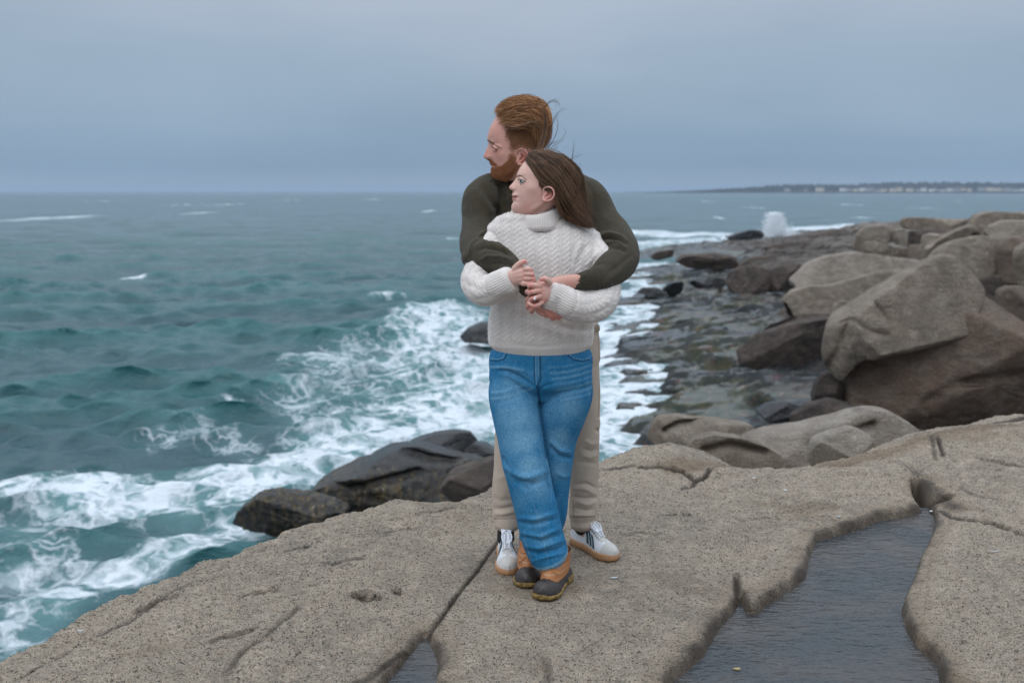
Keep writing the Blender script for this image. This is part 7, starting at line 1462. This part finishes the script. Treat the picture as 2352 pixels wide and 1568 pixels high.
def houses():
    rs = np.random.RandomState(11); walls = [plain('pale_clapboard', (.62, .62, .60), .8), plain('grey_shingle', (.33, .34, .35), .8), plain('cream_clapboard', (.58, .52, .42), .8)]
    roof = plain('far_roof', (.10, .10, .11), .8); glass = plain('far_window', (.03, .04, .05), .2)
    desc = ['white', 'grey shingled', 'cream']
    us = [1856, 1890, 1935, 1948, 1962, 1977, 1990, 2003, 2020, 2036, 2075, 2090, 2104, 2118, 2145, 2158, 2172, 2186, 2200, 2228, 2246, 2262, 2280, 2298, 2315, 2330, 2345, 1812, 1880, 2050, 2130]
    Y0 = 2790.0
    for i, u in enumerate(us):
        k = rs.randint(3); w = rs.uniform(9, 24); d = rs.uniform(8, 12); h = rs.uniform(5, 8); x = (u-1176)/FPX*Y0; y = Y0+60*math.sin(x*.003)+rs.uniform(-15, 15); z = SEA+rs.uniform(2.0, 9)
        e = empty('house', (x, y, z), '%s %s house, number %s from the left along the far shore' % ('wide' if w > 16 else 'narrow', desc[k], ORD[sorted(us).index(u)]), 'house', 'houses strung along the far shore')
        bv = lambda x0, x1, y0, y1, z0, z1: np.array([(a, bb, c) for a in (x0, x1) for bb in (y0, y1) for c in (z0, z1)])
        bf = np.array([(0, 1, 3, 2), (4, 6, 7, 5), (0, 4, 5, 1), (2, 3, 7, 6), (0, 2, 6, 4), (1, 5, 7, 3)])
        P0 = np.array((x, y, z))
        mesh_np('wall', bv(-w/2, w/2, -d/2, d/2, -9, h)+P0, bf, walls[k], e, smooth=False)
        R0 = np.array([(-w/2-.5, -d/2-.5, h), (w/2+.5, -d/2-.5, h), (w/2+.5, d/2+.5, h), (-w/2-.5, d/2+.5, h), (-w/2, 0, h+d*.38), (w/2, 0, h+d*.38)])+P0
        mesh_np('roof', R0, [np.array([(0, 1, 5, 4), (2, 3, 4, 5), (3, 2, 1, 0)]), np.array([(0, 4, 3), (1, 2, 5)])], roof, e, smooth=False)
        nw = int(w//5)
        for j in range(nw):
            cx = -w/2+w*(j+.5)/nw
            mesh_np('window', bv(cx-.8, cx+.8, -d/2-.15, -d/2+.1, h*.45, h*.75)+P0, bf, glass, e, smooth=False)
houses()
# ================================================================== small things on the granite
def flake(name, u, v, r, asp, rot, label, mat, cat, z0=None):
    g = G(u, v, 0); z = rock_z(*g) if z0 is None else z0; n = 18; t = np.linspace(0, 2*math.pi, n, endpoint=False); rs = np.random.RandomState(int(u)); rr = r*.68*(1+.25*rs.normal(size=n)*.6)
    x = rr*np.cos(t); y = rr*asp*np.sin(t); c, s = math.cos(rot), math.sin(rot); x, y = x*c-y*s, x*s+y*c
    V = np.vstack([np.stack([x, y, 0*x+.002+.004*(x/r)**2], 1), np.stack([x*.93, y*.93, 0*x+.005+.004*(x/r)**2], 1), [[0, 0, .0045]], [[0, 0, 0.001]]])
    i = np.arange(n); j = (i+1) % n
    o = mesh_np(name, V, [np.stack([i, j, n+j, n+i], 1), np.stack([n+i, n+j, 0*i+2*n], 1), np.stack([j, i, 0*i+2*n+1], 1)], mat); o.location = (g[0], g[1], z+.001)
    tag(o, label, cat)
mw = plain('shell_white', (.80, .80, .80), .5); mg = plain('shell_grey', (.42, .44, .46), .6); ml = plain('leaf_tan', (.42, .30, .14), .7)
flake('shell_fragment', 1804, 1133, .014, .45, -.2, 'bright white shell fragment on the granite right of the couple', mw, 'shell')
flake('shell_fragment', 1731, 1112, .013, .35, .1, 'thin pale shell fragment further back than the bright white one', mw, 'shell')
flake('shell_fragment', 2140, 1156, .012, .6, .5, 'white shell fragment in the dark hollow at the head of the big pool', mw, 'shell')
flake('shell_fragment', 1410, 1331, .022, .45, .1, 'pale flat flake on the granite in front of the right white sneaker', mg, 'shell')
flake('shell_fragment', 184, 1430, .016, .4, .1, 'pale flake on the granite slope at the far left', mg, 'shell')
flake('feather', 2284, 1270, .032, .16, .05, 'small grey feather on the granite right of the big pool', mg, 'feather')
flake('leaf', 1694, 1505, .018, .45, 0, 'tan leaf floating in the big pool', ml, 'leaf', -.05)
flake('shell_fragment', 1926, 1190, .016, .5, 0, 'dull grey flake on the granite at the top edge of the big pool', mg, 'shell', None)
# ================================================================== haze over the sea
def haze():
    b = bpy.data.materials.new('haze'); b.use_nodes = True; t = b.node_tree; t.nodes.clear(); o = t.nodes.new('ShaderNodeOutputMaterial'); v = t.nodes.new('ShaderNodeVolumePrincipled')
    v.inputs['Color'].default_value = (.58, .72, .90, 1); v.inputs['Density'].default_value = HAZE; v.inputs['Anisotropy'].default_value = .2
    t.links.new(v.outputs[0], o.inputs['Volume'])
    x, y0, y1, z0, z1 = 62000, -60, 47000, -12, 60
    V = np.array([(a, bb, c) for a in (-x, x) for bb in (y0, y1) for c in (z0, z1)]); F = np.array([(0, 1, 3, 2), (4, 6, 7, 5), (0, 4, 5, 1), (2, 3, 7, 6), (0, 2, 6, 4), (1, 5, 7, 3)])
    tag(mesh_np('haze', V, F, b, smooth=False), kind='stuff')
HAZE = .00013
if HAZE: haze()
